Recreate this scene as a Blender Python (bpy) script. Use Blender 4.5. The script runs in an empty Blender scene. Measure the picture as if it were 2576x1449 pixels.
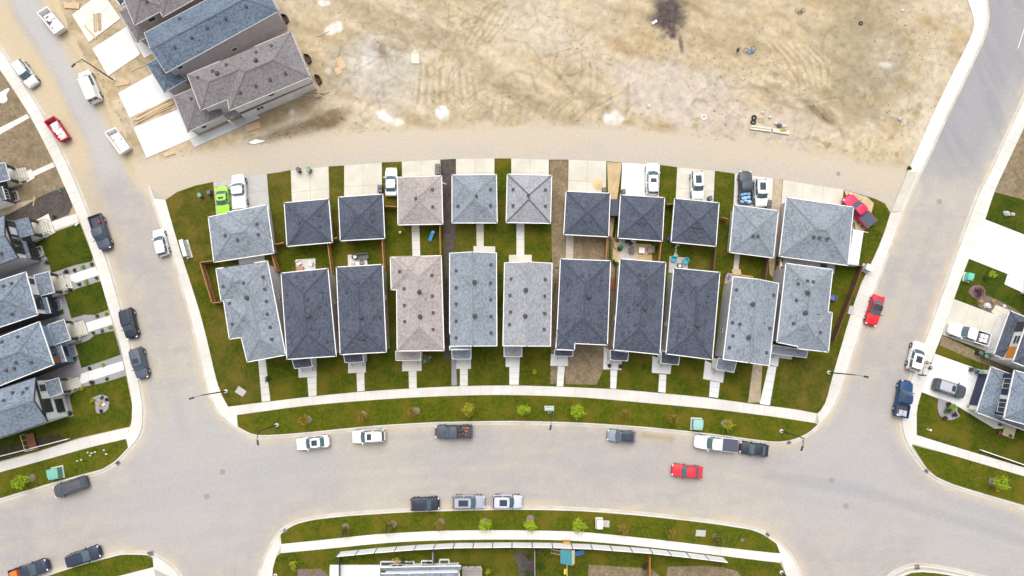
import bpy, bmesh, math, random
import numpy as np
from mathutils import Vector, Matrix
random.seed(7)
RNG = np.random.default_rng(11)
S = bpy.context.scene
C = S.collection
# ---------------------------------------------------------------- camera
CAM_H = 102.0
FPX = 1717.0            # focal length in plan units (2576 units across the frame)
TILT = math.atan(139.5 / FPX)
cam = bpy.data.cameras.new('camera')
cam.sensor_width = 36.0
cam.lens = FPX / 2576.0 * 36.0
cam.clip_start = 1.0
cam.clip_end = 9000.0
camo = bpy.data.objects.new('camera', cam)
C.objects.link(camo)
camo.location = (0, 0, CAM_H)
camo.rotation_euler = (TILT, 0, 0)
S.camera = camo
# ---------------------------------------------------------------- sky and sun (bright overcast)
SUN_EL, SUN_AZ = math.radians(64), math.radians(352)     # azimuth clockwise from +Y
W = bpy.data.worlds.new('World')
S.world = W
W.use_nodes = True
wn = W.node_tree.nodes
wn.clear()
sky = wn.new('ShaderNodeTexSky')
sky.sky_type = 'NISHITA'
sky.sun_disc = False
sky.sun_elevation = SUN_EL
sky.sun_rotation = SUN_AZ
sky.air_density = 1.0
sky.dust_density = 6.0
sky.ozone_density = 1.0
bg = wn.new('ShaderNodeBackground')
bg.inputs[1].default_value = 0.15
wo = wn.new('ShaderNodeOutputWorld')
hs = wn.new('ShaderNodeHueSaturation')          # cloud cover greys the whole sky evenly
hs.inputs['Saturation'].default_value = 0.3
W.node_tree.links.new(sky.outputs[0], hs.inputs['Color'])
W.node_tree.links.new(hs.outputs[0], bg.inputs[0])
W.node_tree.links.new(bg.outputs[0], wo.inputs[0])
sl = bpy.data.lights.new('sun', 'SUN')
sl.energy = 0.8
sl.angle = math.radians(65)
sl.color = (1.0, 0.92, 0.80)
so = bpy.data.objects.new('sun', sl)
C.objects.link(so)
so.location = (0, 0, 60)
sdir = Vector((math.sin(SUN_AZ) * math.cos(SUN_EL), math.cos(SUN_AZ) * math.cos(SUN_EL), math.sin(SUN_EL)))
so.rotation_euler = sdir.to_track_quat('Z', 'Y').to_euler()
S.view_settings.view_transform = 'Standard'
S.view_settings.look = 'None'
S.view_settings.gamma = 1.0
S.view_settings.exposure = 0.50
S.view_settings.use_curve_mapping = False

# ---------------------------------------------------------------- survey: plan units -> metres
CT, ST = math.cos(TILT), math.sin(TILT)
def P(px, py, z=0.0):
    a, b = (px - 1288.0) / FPX, (724.5 - py) / FPX
    dx, dy, dz = a, b * CT + ST, b * ST - CT
    t = (z - CAM_H) / dz
    return Vector((dx * t, dy * t, z))
def t(c, r, x, y):
    return (644.0 * c + x / 3.0, 483.0 * r + y / 3.0)
def PG(pts, z=0.0):
    return [P(a, b, z) for a, b in pts]

# ---------------------------------------------------------------- numpy noise
def _h(i, j, s):
    n = (i.astype(np.int64) * 374761393 + j.astype(np.int64) * 668265263 + s * 974711) & 0x7fffffff
    n = ((n ^ (n >> 13)) * 1274126177) & 0x7fffffff
    return ((n ^ (n >> 16)) & 0xffff) / 65535.0
def vnoise(x, y, s):
    i, j = np.floor(x), np.floor(y)
    u, v = x - i, y - j
    u, v = u * u * (3 - 2 * u), v * v * (3 - 2 * v)
    i, j = i.astype(np.int64), j.astype(np.int64)
    return (_h(i, j, s) * (1 - u) + _h(i + 1, j, s) * u) * (1 - v) + (_h(i, j + 1, s) * (1 - u) + _h(i + 1, j + 1, s) * u) * v
def fbm(x, y, scale, s, oct=4, gain=0.55):
    r, a, n, f = 0, 1.0, 0.0, 1.0 / scale
    for k in range(oct):
        c, d = math.cos(0.7 * k + s), math.sin(0.7 * k + s)
        r = r + a * vnoise((x * c - y * d) * f + 100, (x * d + y * c) * f + 57, s * 17 + k)
        n += a; a *= gain; f *= 2.03
    return r / n
def sm(x, a, b):
    v = np.clip((x - a) / (b - a), 0, 1)
    return v * v * (3 - 2 * v)
def dist_pl(x, y, pts):
    best = np.full(x.shape, 1e9)
    for (a, b) in zip(pts[:-1], pts[1:]):
        ax, ay, bx, by = a[0], a[1], b[0], b[1]
        L2 = (bx - ax) ** 2 + (by - ay) ** 2 + 1e-9
        u = np.clip(((x - ax) * (bx - ax) + (y - ay) * (by - ay)) / L2, 0, 1)
        best = np.minimum(best, np.hypot(x - ax - u * (bx - ax), y - ay - u * (by - ay)))
    return best
def inpoly(x, y, poly):
    ins = np.zeros(x.shape, bool)
    n = len(poly)
    for i in range(n):
        x1, y1, x2, y2 = poly[i][0], poly[i][1], poly[(i + 1) % n][0], poly[(i + 1) % n][1]
        if y1 == y2: continue
        c = ((y1 > y) != (y2 > y)) & (x < (x2 - x1) * (y - y1) / (y2 - y1) + x1)
        ins ^= c
    return ins

# ---------------------------------------------------------------- materials
MATS = {}
def lerp3(a, b, k): return tuple(a[i] + (b[i] - a[i]) * k for i in range(3))
def mk(name):
    m = bpy.data.materials.new(name)
    m.use_nodes = True
    nt = m.node_tree
    b = nt.nodes['Principled BSDF']
    MATS[name] = m
    return m, nt, b
def noisy(name, c1, c2, scale=1.0, rough=0.85, c3=None, scale3=0.15, bump=0.0, bscale=20.0, metal=0.0, coat=0.0, spec=0.5, amount3=0.5, detail=6, lo3=.48):
    m, nt, b = mk(name)
    N, L = nt.nodes, nt.links
    g = N.new('ShaderNodeNewGeometry')
    n1 = N.new('ShaderNodeTexNoise'); n1.inputs['Scale'].default_value = scale; n1.inputs['Detail'].default_value = detail; n1.inputs['Roughness'].default_value = 0.65
    L.new(g.outputs['Position'], n1.inputs['Vector'])
    r = N.new('ShaderNodeValToRGB')
    r.color_ramp.elements[0].position = 0.33; r.color_ramp.elements[1].position = 0.67
    r.color_ramp.elements[0].color = (*c1, 1); r.color_ramp.elements[1].color = (*c2, 1)
    L.new(n1.outputs[0], r.inputs[0])
    out = r.outputs[0]
    if c3 is not None:
        n3 = N.new('ShaderNodeTexNoise'); n3.inputs['Scale'].default_value = scale3; n3.inputs['Detail'].default_value = 5
        L.new(g.outputs['Position'], n3.inputs['Vector'])
        r3 = N.new('ShaderNodeValToRGB')
        r3.color_ramp.elements[0].position = lo3; r3.color_ramp.elements[1].position = lo3 + .16
        r3.color_ramp.elements[0].color = (0, 0, 0, 1); r3.color_ramp.elements[1].color = (amount3,) * 3 + (1,)
        L.new(n3.outputs[0], r3.inputs[0])
        mx = N.new('ShaderNodeMix'); mx.data_type = 'RGBA'
        L.new(r3.outputs[0], mx.inputs[0]); L.new(out, mx.inputs[6]); mx.inputs[7].default_value = (*c3, 1)
        out = mx.outputs[2]
    L.new(out, b.inputs['Base Color'])
    b.inputs['Roughness'].default_value = rough
    b.inputs['Metallic'].default_value = metal
    b.inputs['Specular IOR Level'].default_value = spec
    b.inputs['Coat Weight'].default_value = coat
    if bump:
        nb = N.new('ShaderNodeTexNoise'); nb.inputs['Scale'].default_value = bscale; nb.inputs['Detail'].default_value = 4
        L.new(g.outputs['Position'], nb.inputs['Vector'])
        bp = N.new('ShaderNodeBump'); bp.inputs['Strength'].default_value = bump; bp.inputs['Distance'].default_value = 0.05
        L.new(nb.outputs[0], bp.inputs['Height']); L.new(bp.outputs[0], b.inputs['Normal'])
    return m
def attrmat(name, rough=0.95, fine=0.25, fscale=6.0, bump=0.3):
    m, nt, b = mk(name)
    N, L = nt.nodes, nt.links
    a = N.new('ShaderNodeAttribute'); a.attribute_name = 'Col'
    g = N.new('ShaderNodeNewGeometry')
    n1 = N.new('ShaderNodeTexNoise'); n1.inputs['Scale'].default_value = fscale; n1.inputs['Detail'].default_value = 8; n1.inputs['Roughness'].default_value = 0.75
    L.new(g.outputs['Position'], n1.inputs['Vector'])
    mr = N.new('ShaderNodeMapRange'); mr.inputs[1].default_value = 0.25; mr.inputs[2].default_value = 0.75
    mr.inputs[3].default_value = 1 - fine; mr.inputs[4].default_value = 1 + fine
    L.new(n1.outputs[0], mr.inputs[0])
    mx = N.new('ShaderNodeMix'); mx.data_type = 'RGBA'; mx.blend_type = 'MULTIPLY'; mx.inputs[0].default_value = 1.0
    L.new(a.outputs['Color'], mx.inputs[6]); L.new(mr.outputs[0], mx.inputs[7])
    L.new(mx.outputs[2], b.inputs['Base Color'])
    b.inputs['Roughness'].default_value = rough
    b.inputs['Specular IOR Level'].default_value = 0.2
    if bump:
        bp = N.new('ShaderNodeBump'); bp.inputs['Strength'].default_value = bump; bp.inputs['Distance'].default_value = 0.04
        L.new(n1.outputs[0], bp.inputs['Height']); L.new(bp.outputs[0], b.inputs['Normal'])
    return m
def shingle(name, c, spread=0.35, light=None):
    """asphalt shingles: courses and tabs from the roof's UV, each tab its own tone"""
    m, nt, b = mk(name)
    N, L = nt.nodes, nt.links
    uv = N.new('ShaderNodeUVMap')
    br = N.new('ShaderNodeTexBrick')
    br.inputs['Scale'].default_value = 1.0
    br.inputs['Brick Width'].default_value = 0.30; br.inputs['Row Height'].default_value = 0.15
    br.inputs['Mortar Size'].default_value = 0.008; br.inputs['Mortar Smooth'].default_value = 0.2
    br.inputs['Color1'].default_value = (0, 0, 0, 1); br.inputs['Color2'].default_value = (1, 1, 1, 1); br.inputs['Mortar'].default_value = (0.1, 0.1, 0.1, 1)
    L.new(uv.outputs[0], br.inputs['Vector'])
    n1 = N.new('ShaderNodeTexNoise'); n1.inputs['Scale'].default_value = 2.6; n1.inputs['Detail'].default_value = 7; n1.inputs['Roughness'].default_value = 0.8
    L.new(uv.outputs[0], n1.inputs['Vector'])
    n2 = N.new('ShaderNodeTexNoise'); n2.inputs['Scale'].default_value = 0.35; n2.inputs['Detail'].default_value = 3
    L.new(uv.outputs[0], n2.inputs['Vector'])
    ad = N.new('ShaderNodeMath'); ad.operation = 'MULTIPLY_ADD'; ad.inputs[1].default_value = 0.33
    L.new(br.outputs['Color'], ad.inputs[0]); L.new(n1.outputs[0], ad.inputs[2])
    a2 = N.new('ShaderNodeMath'); a2.operation = 'MULTIPLY_ADD'; a2.inputs[1].default_value = 0.42
    L.new(n2.outputs[0], a2.inputs[0]); L.new(ad.outputs[0], a2.inputs[2])
    r = N.new('ShaderNodeValToRGB')
    lo = tuple(v * (1 - spread) for v in c); hi = tuple(min(1, v * (1 + spread * 1.25)) for v in c)
    if light: hi = light
    e = r.color_ramp.elements
    e[0].position = 0.50; e[1].position = 1.17
    e[0].color = (*lo, 1); e[1].color = (*hi, 1)
    L.new(a2.outputs[0], r.inputs[0])
    L.new(r.outputs[0], b.inputs['Base Color'])
    b.inputs['Roughness'].default_value = 0.9
    b.inputs['Specular IOR Level'].default_value = 0.25
    bp = N.new('ShaderNodeBump'); bp.inputs['Strength'].default_value = 0.35; bp.inputs['Distance'].default_value = 0.02
    L.new(br.outputs['Fac'], bp.inputs['Height']); bp.invert = True
    L.new(bp.outputs[0], b.inputs['Normal'])
    return m
def siding(name, c, rough=0.6, step=0.13):
    m, nt, b = mk(name)
    N, L = nt.nodes, nt.links
    g = N.new('ShaderNodeNewGeometry')
    sp = N.new('ShaderNodeSeparateXYZ'); L.new(g.outputs['Position'], sp.inputs[0])
    mm = N.new('ShaderNodeMath'); mm.operation = 'MODULO'; mm.inputs[1].default_value = step; L.new(sp.outputs[2], mm.inputs[0])
    dv = N.new('ShaderNodeMath'); dv.operation = 'DIVIDE'; dv.inputs[1].default_value = step; L.new(mm.outputs[0], dv.inputs[0])
    bp = N.new('ShaderNodeBump'); bp.inputs['Strength'].default_value = 0.6; bp.inputs['Distance'].default_value = 0.015
    L.new(dv.outputs[0], bp.inputs['Height']); L.new(bp.outputs[0], b.inputs['Normal'])
    n1 = N.new('ShaderNodeTexNoise'); n1.inputs['Scale'].default_value = 1.3; n1.inputs['Detail'].default_value = 6; L.new(g.outputs['Position'], n1.inputs['Vector'])
    r = N.new('ShaderNodeValToRGB'); e = r.color_ramp.elements
    e[0].color = (*[v * 0.9 for v in c], 1); e[1].color = (*[min(1, v * 1.08) for v in c], 1); e[0].position = .3; e[1].position = .7
    L.new(n1.outputs[0], r.inputs[0]); L.new(r.outputs[0], b.inputs['Base Color'])
    b.inputs['Roughness'].default_value = rough
    return m
_paint = {}
def paint(c, rough=0.38, coat=0.18, metal=0.0):
    k = (c, rough, metal)
    if k not in _paint:
        _paint[k] = noisy('car_paint_%d' % len(_paint), tuple(v * 0.96 for v in c), c, 3.0, rough, metal=metal, coat=coat, spec=.3)
    return _paint[k]
_plain = {}
def plain(c, rough=0.6, metal=0.0, vary=0.12):
    k = (c, rough, metal)
    if k not in _plain:
        _plain[k] = noisy('finish_%d' % len(_plain), tuple(v * (1 - vary) for v in c), tuple(min(1, v * (1 + vary)) for v in c), 5.0, rough, metal=metal)
    return _plain[k]

M_GUT = noisy('white_trim', (.70, .70, .70), (.78, .78, .78), 2.0, .5)
M_GLASS = noisy('window_glass', (.025, .035, .045), (.04, .055, .065), .8, .06, spec=.8)
M_CGLASS = noisy('car_glass', (.055, .095, .115), (.085, .135, .155), 2.0, .12, spec=.5)
M_SUNROOF = noisy('sunroof_glass', (.03, .038, .06), (.045, .055, .085), 2.0, .3, spec=.2)
M_RUB = noisy('tyre_rubber', (.016, .016, .017), (.03, .03, .03), 8, .85)
M_RIM = noisy('wheel_metal', (.42, .43, .45), (.55, .56, .58), 8, .35, metal=.7)
M_BLACK = noisy('black_plastic', (.014, .014, .016), (.026, .026, .03), 6, .55)
M_DARKM = noisy('dark_metal', (.02, .021, .024), (.035, .036, .04), 4, .45)
M_HEAD = noisy('lamp_glass', (.65, .67, .7), (.8, .82, .85), 6, .1)
M_TAIL = noisy('tail_lamp', (.32, .012, .015), (.42, .02, .02), 6, .2)
M_CONC = noisy('concrete', (.53, .52, .49), (.64, .628, .595), .5, .9, c3=(.455, .43, .375), scale3=.25, amount3=.45, bump=.15)
M_CONCW = noisy('new_white_concrete', (.61, .61, .605), (.69, .69, .68), .6, .9, c3=(.55, .545, .53), scale3=.3, amount3=.4, bump=.1)
M_CREAM = noisy('cream_concrete', (.49, .465, .395), (.575, .55, .485), .45, .9, c3=(.43, .40, .32), scale3=.3, amount3=.45, bump=.12)
M_GREYC = noisy('grey_concrete', (.36, .35, .33), (.45, .44, .42), .6, .9, bump=.15)
M_JOINT = noisy('joint_sand', (.33, .31, .27), (.42, .39, .33), 4, .95)
M_SOIL = noisy('dark_topsoil', (.036, .028, .025), (.095, .076, .068), 3.0, .97, c3=(.10, .085, .075), scale3=.6, bump=.9, bscale=9)
M_MULCH = noisy('bark_mulch', (.10, .07, .06), (.22, .165, .14), 6.0, .97, bump=.9, bscale=14)
M_GRAV = noisy('tan_gravel', (.40, .28, .15), (.58, .44, .26), 6.0, .95, c3=(.36, .26, .16), scale3=.5, bump=.6, bscale=24)
M_GGRAV = noisy('grey_gravel', (.20, .19, .205), (.36, .35, .37), 8.0, .95, bump=.7, bscale=26)
M_DIRT = noisy('dry_dirt', (.34, .27, .18), (.46, .39, .29), 1.5, .97, c3=(.24, .18, .10), scale3=.4, bump=.5, bscale=10)
M_ROUGHG = noisy('dead_grass', (.145, .105, .062), (.27, .21, .135), 2.6, .97, c3=(.10, .09, .035), scale3=.5, bump=.7, bscale=12)
M_WOOD = noisy('cedar_wood', (.27, .12, .045), (.42, .21, .085), 4.0, .8)
M_BWOOD = noisy('brown_stained_wood', (.10, .045, .022), (.17, .08, .04), 4.0, .8)
M_PINE = noisy('raw_lumber', (.42, .30, .165), (.55, .43, .27), 5.0, .8)
M_PLY = noisy('plywood', (.46, .32, .18), (.55, .41, .26), 2.0, .8)
M_WHITE = noisy('white_plaster', (.66, .66, .66), (.80, .80, .80), 3.0, .8)
def lawnmat(name, a, b, c):
    return noisy(name, a, b, 2.3, .97, c3=c, scale3=.34, bump=.9, bscale=16, spec=.15, amount3=.8, detail=11, lo3=.455)
M_LAWN = lawnmat('lawn_turf', (0.0312, 0.0499, 0.0024), (0.0872, 0.1015, 0.0049), (0.1207, 0.0998, 0.0104))
M_LAWNG = lawnmat('green_lawn_turf', (0.0218, 0.0416, 0.0024), (0.0584, 0.0815, 0.0044), (0.074, 0.0815, 0.0065))
M_LAWNB = lawnmat('patchy_lawn_turf', (0.0468, 0.0615, 0.0044), (0.1052, 0.0982, 0.0113), (0.1442, 0.1081, 0.0193))
M_LAWNV = lawnmat('verge_turf', (0.0373, 0.0598, 0.0024), (0.103, 0.118, 0.0052), (0.1286, 0.1065, 0.0104))
SH_DARK = shingle('charcoal_shingles', (.056, .0645, .088), .55)
SH_GREY = shingle('grey_shingles', (.168, .193, .222), .42)
SH_TAUPE = shingle('taupe_shingles', (0.2709, 0.2406, 0.2296), .36)
SH_LGREY = shingle('pale_grey_shingles', (.225, .232, .252), .36)
SH_BLUE = shingle('blue_grey_shingles', (.088, .113, .148), .60)
SH_BROWN = shingle('brown_grey_shingles', (0.15, 0.1391, 0.1458), .42)
SH_LH = shingle('street_grey_shingles', (.125, .152, .190), .55)
CAPS = {SH_DARK: plain((.046, .056, .083), .9, 0, .35), SH_GREY: plain((.178, .203, .23), .9, 0, .3), SH_TAUPE: plain((.285, .255, .245), .9, 0, .25), SH_LGREY: plain((.245, .255, .285), .9, 0, .25),
        SH_BLUE: plain((.09, .12, .155), .9, 0, .3), SH_BROWN: plain((.16, .145, .145), .9, 0, .3), SH_LH: plain((.135, .155, .185), .9, 0, .3)}
M_CAPDARK = plain((.105, .11, .125), .9, 0, .3)
M_VENT = plain((.050, .054, .062), .8)
SD_BEIGE = siding('beige_siding', (.58, .54, .48))
SD_GREY = siding('grey_siding', (.60, .60, .61))
SD_WHITE = siding('white_siding', (.80, .80, .79))
SD_TAUPE = siding('taupe_siding', (.44, .39, .36))
SD_DARK = siding('dark_siding', (.055, .055, .065))
SD_MAUVE = siding('mauve_grey_siding', (.44, .41, .45))
SD_CREAM = siding('pale_grey_siding', (.68, .66, .64))
SD_BLUE = siding('light_blue_siding', (.20, .30, .40))
SD_NAVY = siding('navy_siding', (.03, .04, .09))
SD_RUST = plain((.20, .075, .035), .7)
SD_ORANGE = plain((.62, .22, .03), .6)
M_STONE = noisy('dark_stone_veneer', (.035, .035, .045), (.085, .085, .10), 5, .9, bump=.6)

# ---------------------------------------------------------------- mesh building
class MB:
    def __init__(s): s.v = []; s.f = []; s.uv = {}; s.mi = {}
    def add(s, vs, fs, uvs=None, mi=0):
        o = len(s.v); s.v += [tuple(v) for v in vs]
        for k, f in enumerate(fs):
            if uvs: s.uv[len(s.f)] = uvs[k]
            if mi: s.mi[len(s.f)] = mi
            s.f.append(tuple(i + o for i in f))
        return s
    def box(s, c, d, rot=0.0, mi=0, taper=1.0):
        hx, hy, hz = d[0] / 2, d[1] / 2, d[2] / 2
        cs, sn = math.cos(rot), math.sin(rot)
        vs = []
        for z, k in ((-hz, 1.0), (hz, taper)):
            for x, y in ((-hx, -hy), (hx, -hy), (hx, hy), (-hx, hy)):
                x, y = x * k, y * k
                vs.append((c[0] + x * cs - y * sn, c[1] + x * sn + y * cs, c[2] + z))
        return s.add(vs, [(3, 2, 1, 0), (4, 5, 6, 7), (0, 1, 5, 4), (1, 2, 6, 5), (2, 3, 7, 6), (3, 0, 4, 7)], mi=mi)
    def prism(s, poly, z0, z1, mi=0):
        n = len(poly)
        if sum(poly[i][0] * poly[(i + 1) % n][1] - poly[(i + 1) % n][0] * poly[i][1] for i in range(n)) < 0: poly = list(poly)[::-1]
        vs = [(p[0], p[1], z0) for p in poly] + [(p[0], p[1], z1) for p in poly]
        return s.add(vs, [tuple(range(n - 1, -1, -1)), tuple(range(n, 2 * n))] + [(i, (i + 1) % n, n + (i + 1) % n, n + i) for i in range(n)], mi=mi)
    def bar(s, a, b, w, h=None, mi=0):
        a, b = Vector(a), Vector(b)
        d = (b - a)
        if d.length < 1e-6: return s
        d.normalize()
        up = Vector((0, 0, 1)) if abs(d.z) < 0.95 else Vector((1, 0, 0))
        x = d.cross(up).normalized(); y = x.cross(d).normalized()
        h = w if h is None else h
        vs = []
        for p in (a, b):
            for i, j in ((-1, -1), (1, -1), (1, 1), (-1, 1)):
                vs.append(p + x * (i * w / 2) + y * (j * h / 2))
        return s.add(vs, [(3, 2, 1, 0), (4, 5, 6, 7), (0, 1, 5, 4), (1, 2, 6, 5), (2, 3, 7, 6), (3, 0, 4, 7)], mi=mi)
    def tube(s, a, b, r, r2=None, n=10, mi=0):
        a, b = Vector(a), Vector(b); d = (b - a).normalized()
        up = Vector((0, 0, 1)) if abs(d.z) < 0.95 else Vector((1, 0, 0))
        x = d.cross(up).normalized(); y = x.cross(d).normalized()
        r2 = r if r2 is None else r2
        vs = []
        for p, q in ((a, r), (b, r2)):
            for k in range(n):
                w = 2 * math.pi * k / n
                vs.append(p + x * (q * math.cos(w)) + y * (q * math.sin(w)))
        fs = [tuple(range(n - 1, -1, -1)), tuple(range(n, 2 * n))] + [(k, (k + 1) % n, n + (k + 1) % n, n + k) for k in range(n)]
        return s.add(vs, fs, mi=mi)
    def lathe(s, c, prof, n=14, mi=0):
        vs, fs = [], []
        for r, z in prof:
            for k in range(n):
                w = 2 * math.pi * k / n
                vs.append((c[0] + r * math.cos(w), c[1] + r * math.sin(w), c[2] + z))
        m = len(prof)
        for j in range(m - 1):
            for k in range(n):
                fs.append((j * n + k, j * n + (k + 1) % n, (j + 1) * n + (k + 1) % n, (j + 1) * n + k))
        fs.append(tuple(range(n - 1, -1, -1))); fs.append(tuple((m - 1) * n + k for k in range(n)))
        return s.add(vs, fs, mi=mi)
    def ring(s, c, R, r, nor=(0, 0, 1), n=18, m=6):
        z = Vector(nor).normalized(); up = Vector((0, 0, 1)) if abs(z.z) < 0.9 else Vector((1, 0, 0))
        x = z.cross(up).normalized(); y = z.cross(x); c = Vector(c)
        vs, fs = [], []
        for i in range(n):
            a = 2 * math.pi * i / n; d = x * math.cos(a) + y * math.sin(a)
            for j in range(m):
                b = 2 * math.pi * j / m
                vs.append(c + d * (R + r * math.cos(b)) + z * (r * math.sin(b)))
        for i in range(n):
            for j in range(m):
                fs.append((i * m + j, ((i + 1) % n) * m + j, ((i + 1) % n) * m + (j + 1) % m, i * m + (j + 1) % m))
        return s.add(vs, fs)
    def blob(s, c, r, seed=0, n=8, m=6, amp=.2, mi=0):
        rr = random.Random(seed); vs, fs = [], []
        for j in range(m + 1):
            th = math.pi * j / m
            for i in range(n):
                ph = 2 * math.pi * i / n
                k = 1 + amp * (rr.random() - .5) * 2
                vs.append((c[0] + r[0] * k * math.sin(th) * math.cos(ph), c[1] + r[1] * k * math.sin(th) * math.sin(ph), c[2] + r[2] * k * math.cos(th)))
        for j in range(m):
            for i in range(n):
                fs.append((j * n + i, (j + 1) * n + i, (j + 1) * n + (i + 1) % n, j * n + (i + 1) % n))
        return s.add(vs, fs, mi=mi)
    def build(s, name, mats, parent=None, smooth=False, root=None, kind=None, local=False):
        """vertices are world metres unless local; parent may be a thing, a part or None"""
        me = bpy.data.meshes.new(name)
        vs = s.v
        fr = FRAMES.get((root or parent).name) if (root or parent) and not local else None
        if fr is not None:
            vs = [tuple(fr @ Vector(v)) for v in vs]
        me.from_pydata(vs, [], s.f)
        for m in (mats if isinstance(mats, (list, tuple)) else [mats]): me.materials.append(m)
        if s.uv:
            l = me.uv_layers.new(name='UVMap')
            for pi, p in enumerate(me.polygons):
                u = s.uv.get(pi)
                if u:
                    for k, li in enumerate(p.loop_indices): l.data[li].uv = u[k]
        for k, v in s.mi.items(): me.polygons[k].material_index = v
        if smooth: me.polygons.foreach_set('use_smooth', [True] * len(me.polygons))
        me.update()
        if smooth == 'auto':
            me.set_sharp_from_angle(angle=math.radians(38))
        o = bpy.data.objects.new(name, me)
        C.objects.link(o)
        if parent is not None:
            o.parent = parent
            FRAMES[o.name] = FRAMES.get(parent.name, Matrix.Identity(4))
        if kind: o['kind'] = kind
        return o
FRAMES = {}
def thing(name, label, cat, loc=(0, 0, 0), rotz=0.0, group=None):
    o = bpy.data.objects.new(name, None)
    o.empty_display_size = 0.3
    C.objects.link(o)
    o.location = loc; o.rotation_euler = (0, 0, rotz)
    o['label'] = label; o['category'] = cat
    if group: o['group'] = group
    FRAMES[o.name] = (Matrix.Translation(Vector(loc)) @ Matrix.Rotation(rotz, 4, 'Z')).inverted()
    return o
def recenter(o):
    """put a lone mesh's origin at its base"""
    me = o.data
    n = len(me.vertices); a = np.empty(n * 3); me.vertices.foreach_get('co', a); a = a.reshape(-1, 3)
    c = np.array([(a[:, 0].min() + a[:, 0].max()) / 2, (a[:, 1].min() + a[:, 1].max()) / 2, a[:, 2].min()])
    me.vertices.foreach_set('co', (a - c).ravel()); me.update()
    o.location = tuple(c)
    return o
def tag(o, label, cat, group=None):
    o['label'] = label; o['category'] = cat
    if group: o['group'] = group
    if o.type == 'MESH': recenter(o)
    return o
def offset(poly, d, closed=True):
    """shift a polyline/polygon to its left by d"""
    n = len(poly); out = []
    for i in range(n):
        p = Vector(poly[i][:2])
        a = Vector(poly[i - 1][:2]) if (closed or i > 0) else None
        b = Vector(poly[(i + 1) % n][:2]) if (closed or i < n - 1) else None
        d1 = (p - a).normalized() if a is not None else (b - p).normalized()
        d2 = (b - p).normalized() if b is not None else d1
        n1, n2 = Vector((-d1.y, d1.x)), Vector((-d2.y, d2.x))
        m = (n1 + n2)
        if m.length < 1e-6: m = n1
        m.normalize()
        k = d / max(0.35, m.dot(n1))
        out.append(p + m * k)
    return out
def resample(pts, n):
    pts = [Vector(p[:2]) for p in pts]
    L = [0]
    for a, b in zip(pts[:-1], pts[1:]): L.append(L[-1] + (b - a).length)
    out = []
    for i in range(n):
        s = L[-1] * i / (n - 1); j = 0
        while j < len(L) - 2 and L[j + 1] < s: j += 1
        k = (s - L[j]) / max(1e-9, L[j + 1] - L[j])
        out.append(pts[j].lerp(pts[j + 1], min(1, max(0, k))))
    return out
def smooth_pl(pts, it=2):
    pts = [Vector(p[:2]) for p in pts]
    for _ in range(it):
        q = [pts[0]]
        for a, b in zip(pts[:-1], pts[1:]):
            q += [a.lerp(b, .25), a.lerp(b, .75)]
        q.append(pts[-1]); pts = q
    return pts

# ================================================================ THE SETTING
# far ground, out to the horizon
gb = MB().add([(-2500, -2500, -.3), (2500, -2500, -.3), (2500, 2500, -.3), (-2500, 2500, -.3)], [(0, 1, 2, 3)]).build(
    'ground', noisy('prairie_ground', (.10, .09, .04), (.22, .18, .11), .02, .97, c3=(.30, .25, .17), scale3=.008), kind='structure')

# outlines (plan units)
KERB_C = [(376, 468), (380, 483), (408, 566), (447, 670), (473, 770), (500, 870), (520, 966), (533, 1006), (560, 1049), (597, 1076), (633, 1095), (664, 1098), (744, 1093), (844, 1083), (944, 1073), (1094, 1064), (1288, 1061), (1455, 1065), (1621, 1076), (1788, 1093), (1932, 1113), (1965, 1114), (1999, 1108), (2032, 1093), (2060, 1069), (2082, 1043), (2102, 1009), (2119, 966), (2145, 883), (2169, 806), (2199, 726), (2225, 653), (2249, 593), (2269, 533)]
LANE_S = [(2239, 536), (2225, 512), (2200, 500), (2122, 477), (1969, 453), (1848, 437), (1798, 430), (1703, 421), (1660, 415), (1565, 410), (1525, 406), (1430, 402), (1381, 402), (1286, 399), (1244, 399), (1147, 400), (1108, 402), (1011, 407), (961, 409), (866, 417), (827, 419), (732, 430), (672, 438), (537, 458), (493, 467), (447, 483), (417, 503)]
IN_L = [(417, 503), (443, 596), (473, 690), (503, 783), (523, 860), (547, 966), (563, 1003), (575, 1023)]
SW_T = [(575, 1023), (644, 1014), (777, 998), (897, 986), (1031, 977), (1157, 971), (1288, 969), (1421, 973), (1551, 979), (1655, 988), (1771, 999), (1878, 1014), (1932, 1021), (1999, 1029), (2055, 1040)]
SW_B = [(597, 1044), (644, 1037), (777, 1019), (911, 1008), (1044, 999), (1177, 994), (1288, 993), (1455, 998), (1621, 1013), (1788, 1028), (1932, 1046), (1999, 1056), (2049, 1064)]
IN_R = [(2055, 1040), (2067, 1030), (2079, 1006), (2088, 966), (2112, 883), (2139, 790), (2165, 713), (2192, 660), (2219, 600), (2239, 536)]
VERGE_B = [(2056, 1068), (2032, 1090), (1999, 1104), (1965, 1111), (1932, 1110), (1788, 1090), (1621, 1073), (1455, 1062), (1288, 1058), (1094, 1061), (944, 1070), (844, 1080), (744, 1090), (664, 1095), (633, 1092), (600, 1074)]
KERB_L = [(-60, 30), (0, 120), (50, 197), (113, 297), (157, 387), (200, 483), (220, 536), (267, 650), (300, 763), (327, 866), (350, 966), (360, 1026), (358, 1076), (347, 1103), (325, 1129), (293, 1163), (260, 1184), (213, 1196), (133, 1218), (0, 1258), (-90, 1285)]
INL_L = [(-60, 85), (0, 173), (27, 213), (77, 290), (137, 407), (170, 483), (193, 536), (213, 580), (237, 650), (253, 703), (277, 783), (300, 850), (317, 930), (325, 966), (335, 1019), (333, 1063), (328, 1074)]
SWL_T = [(328, 1074), (200, 1103), (100, 1136), (0, 1163), (-90, 1188)]
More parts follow.
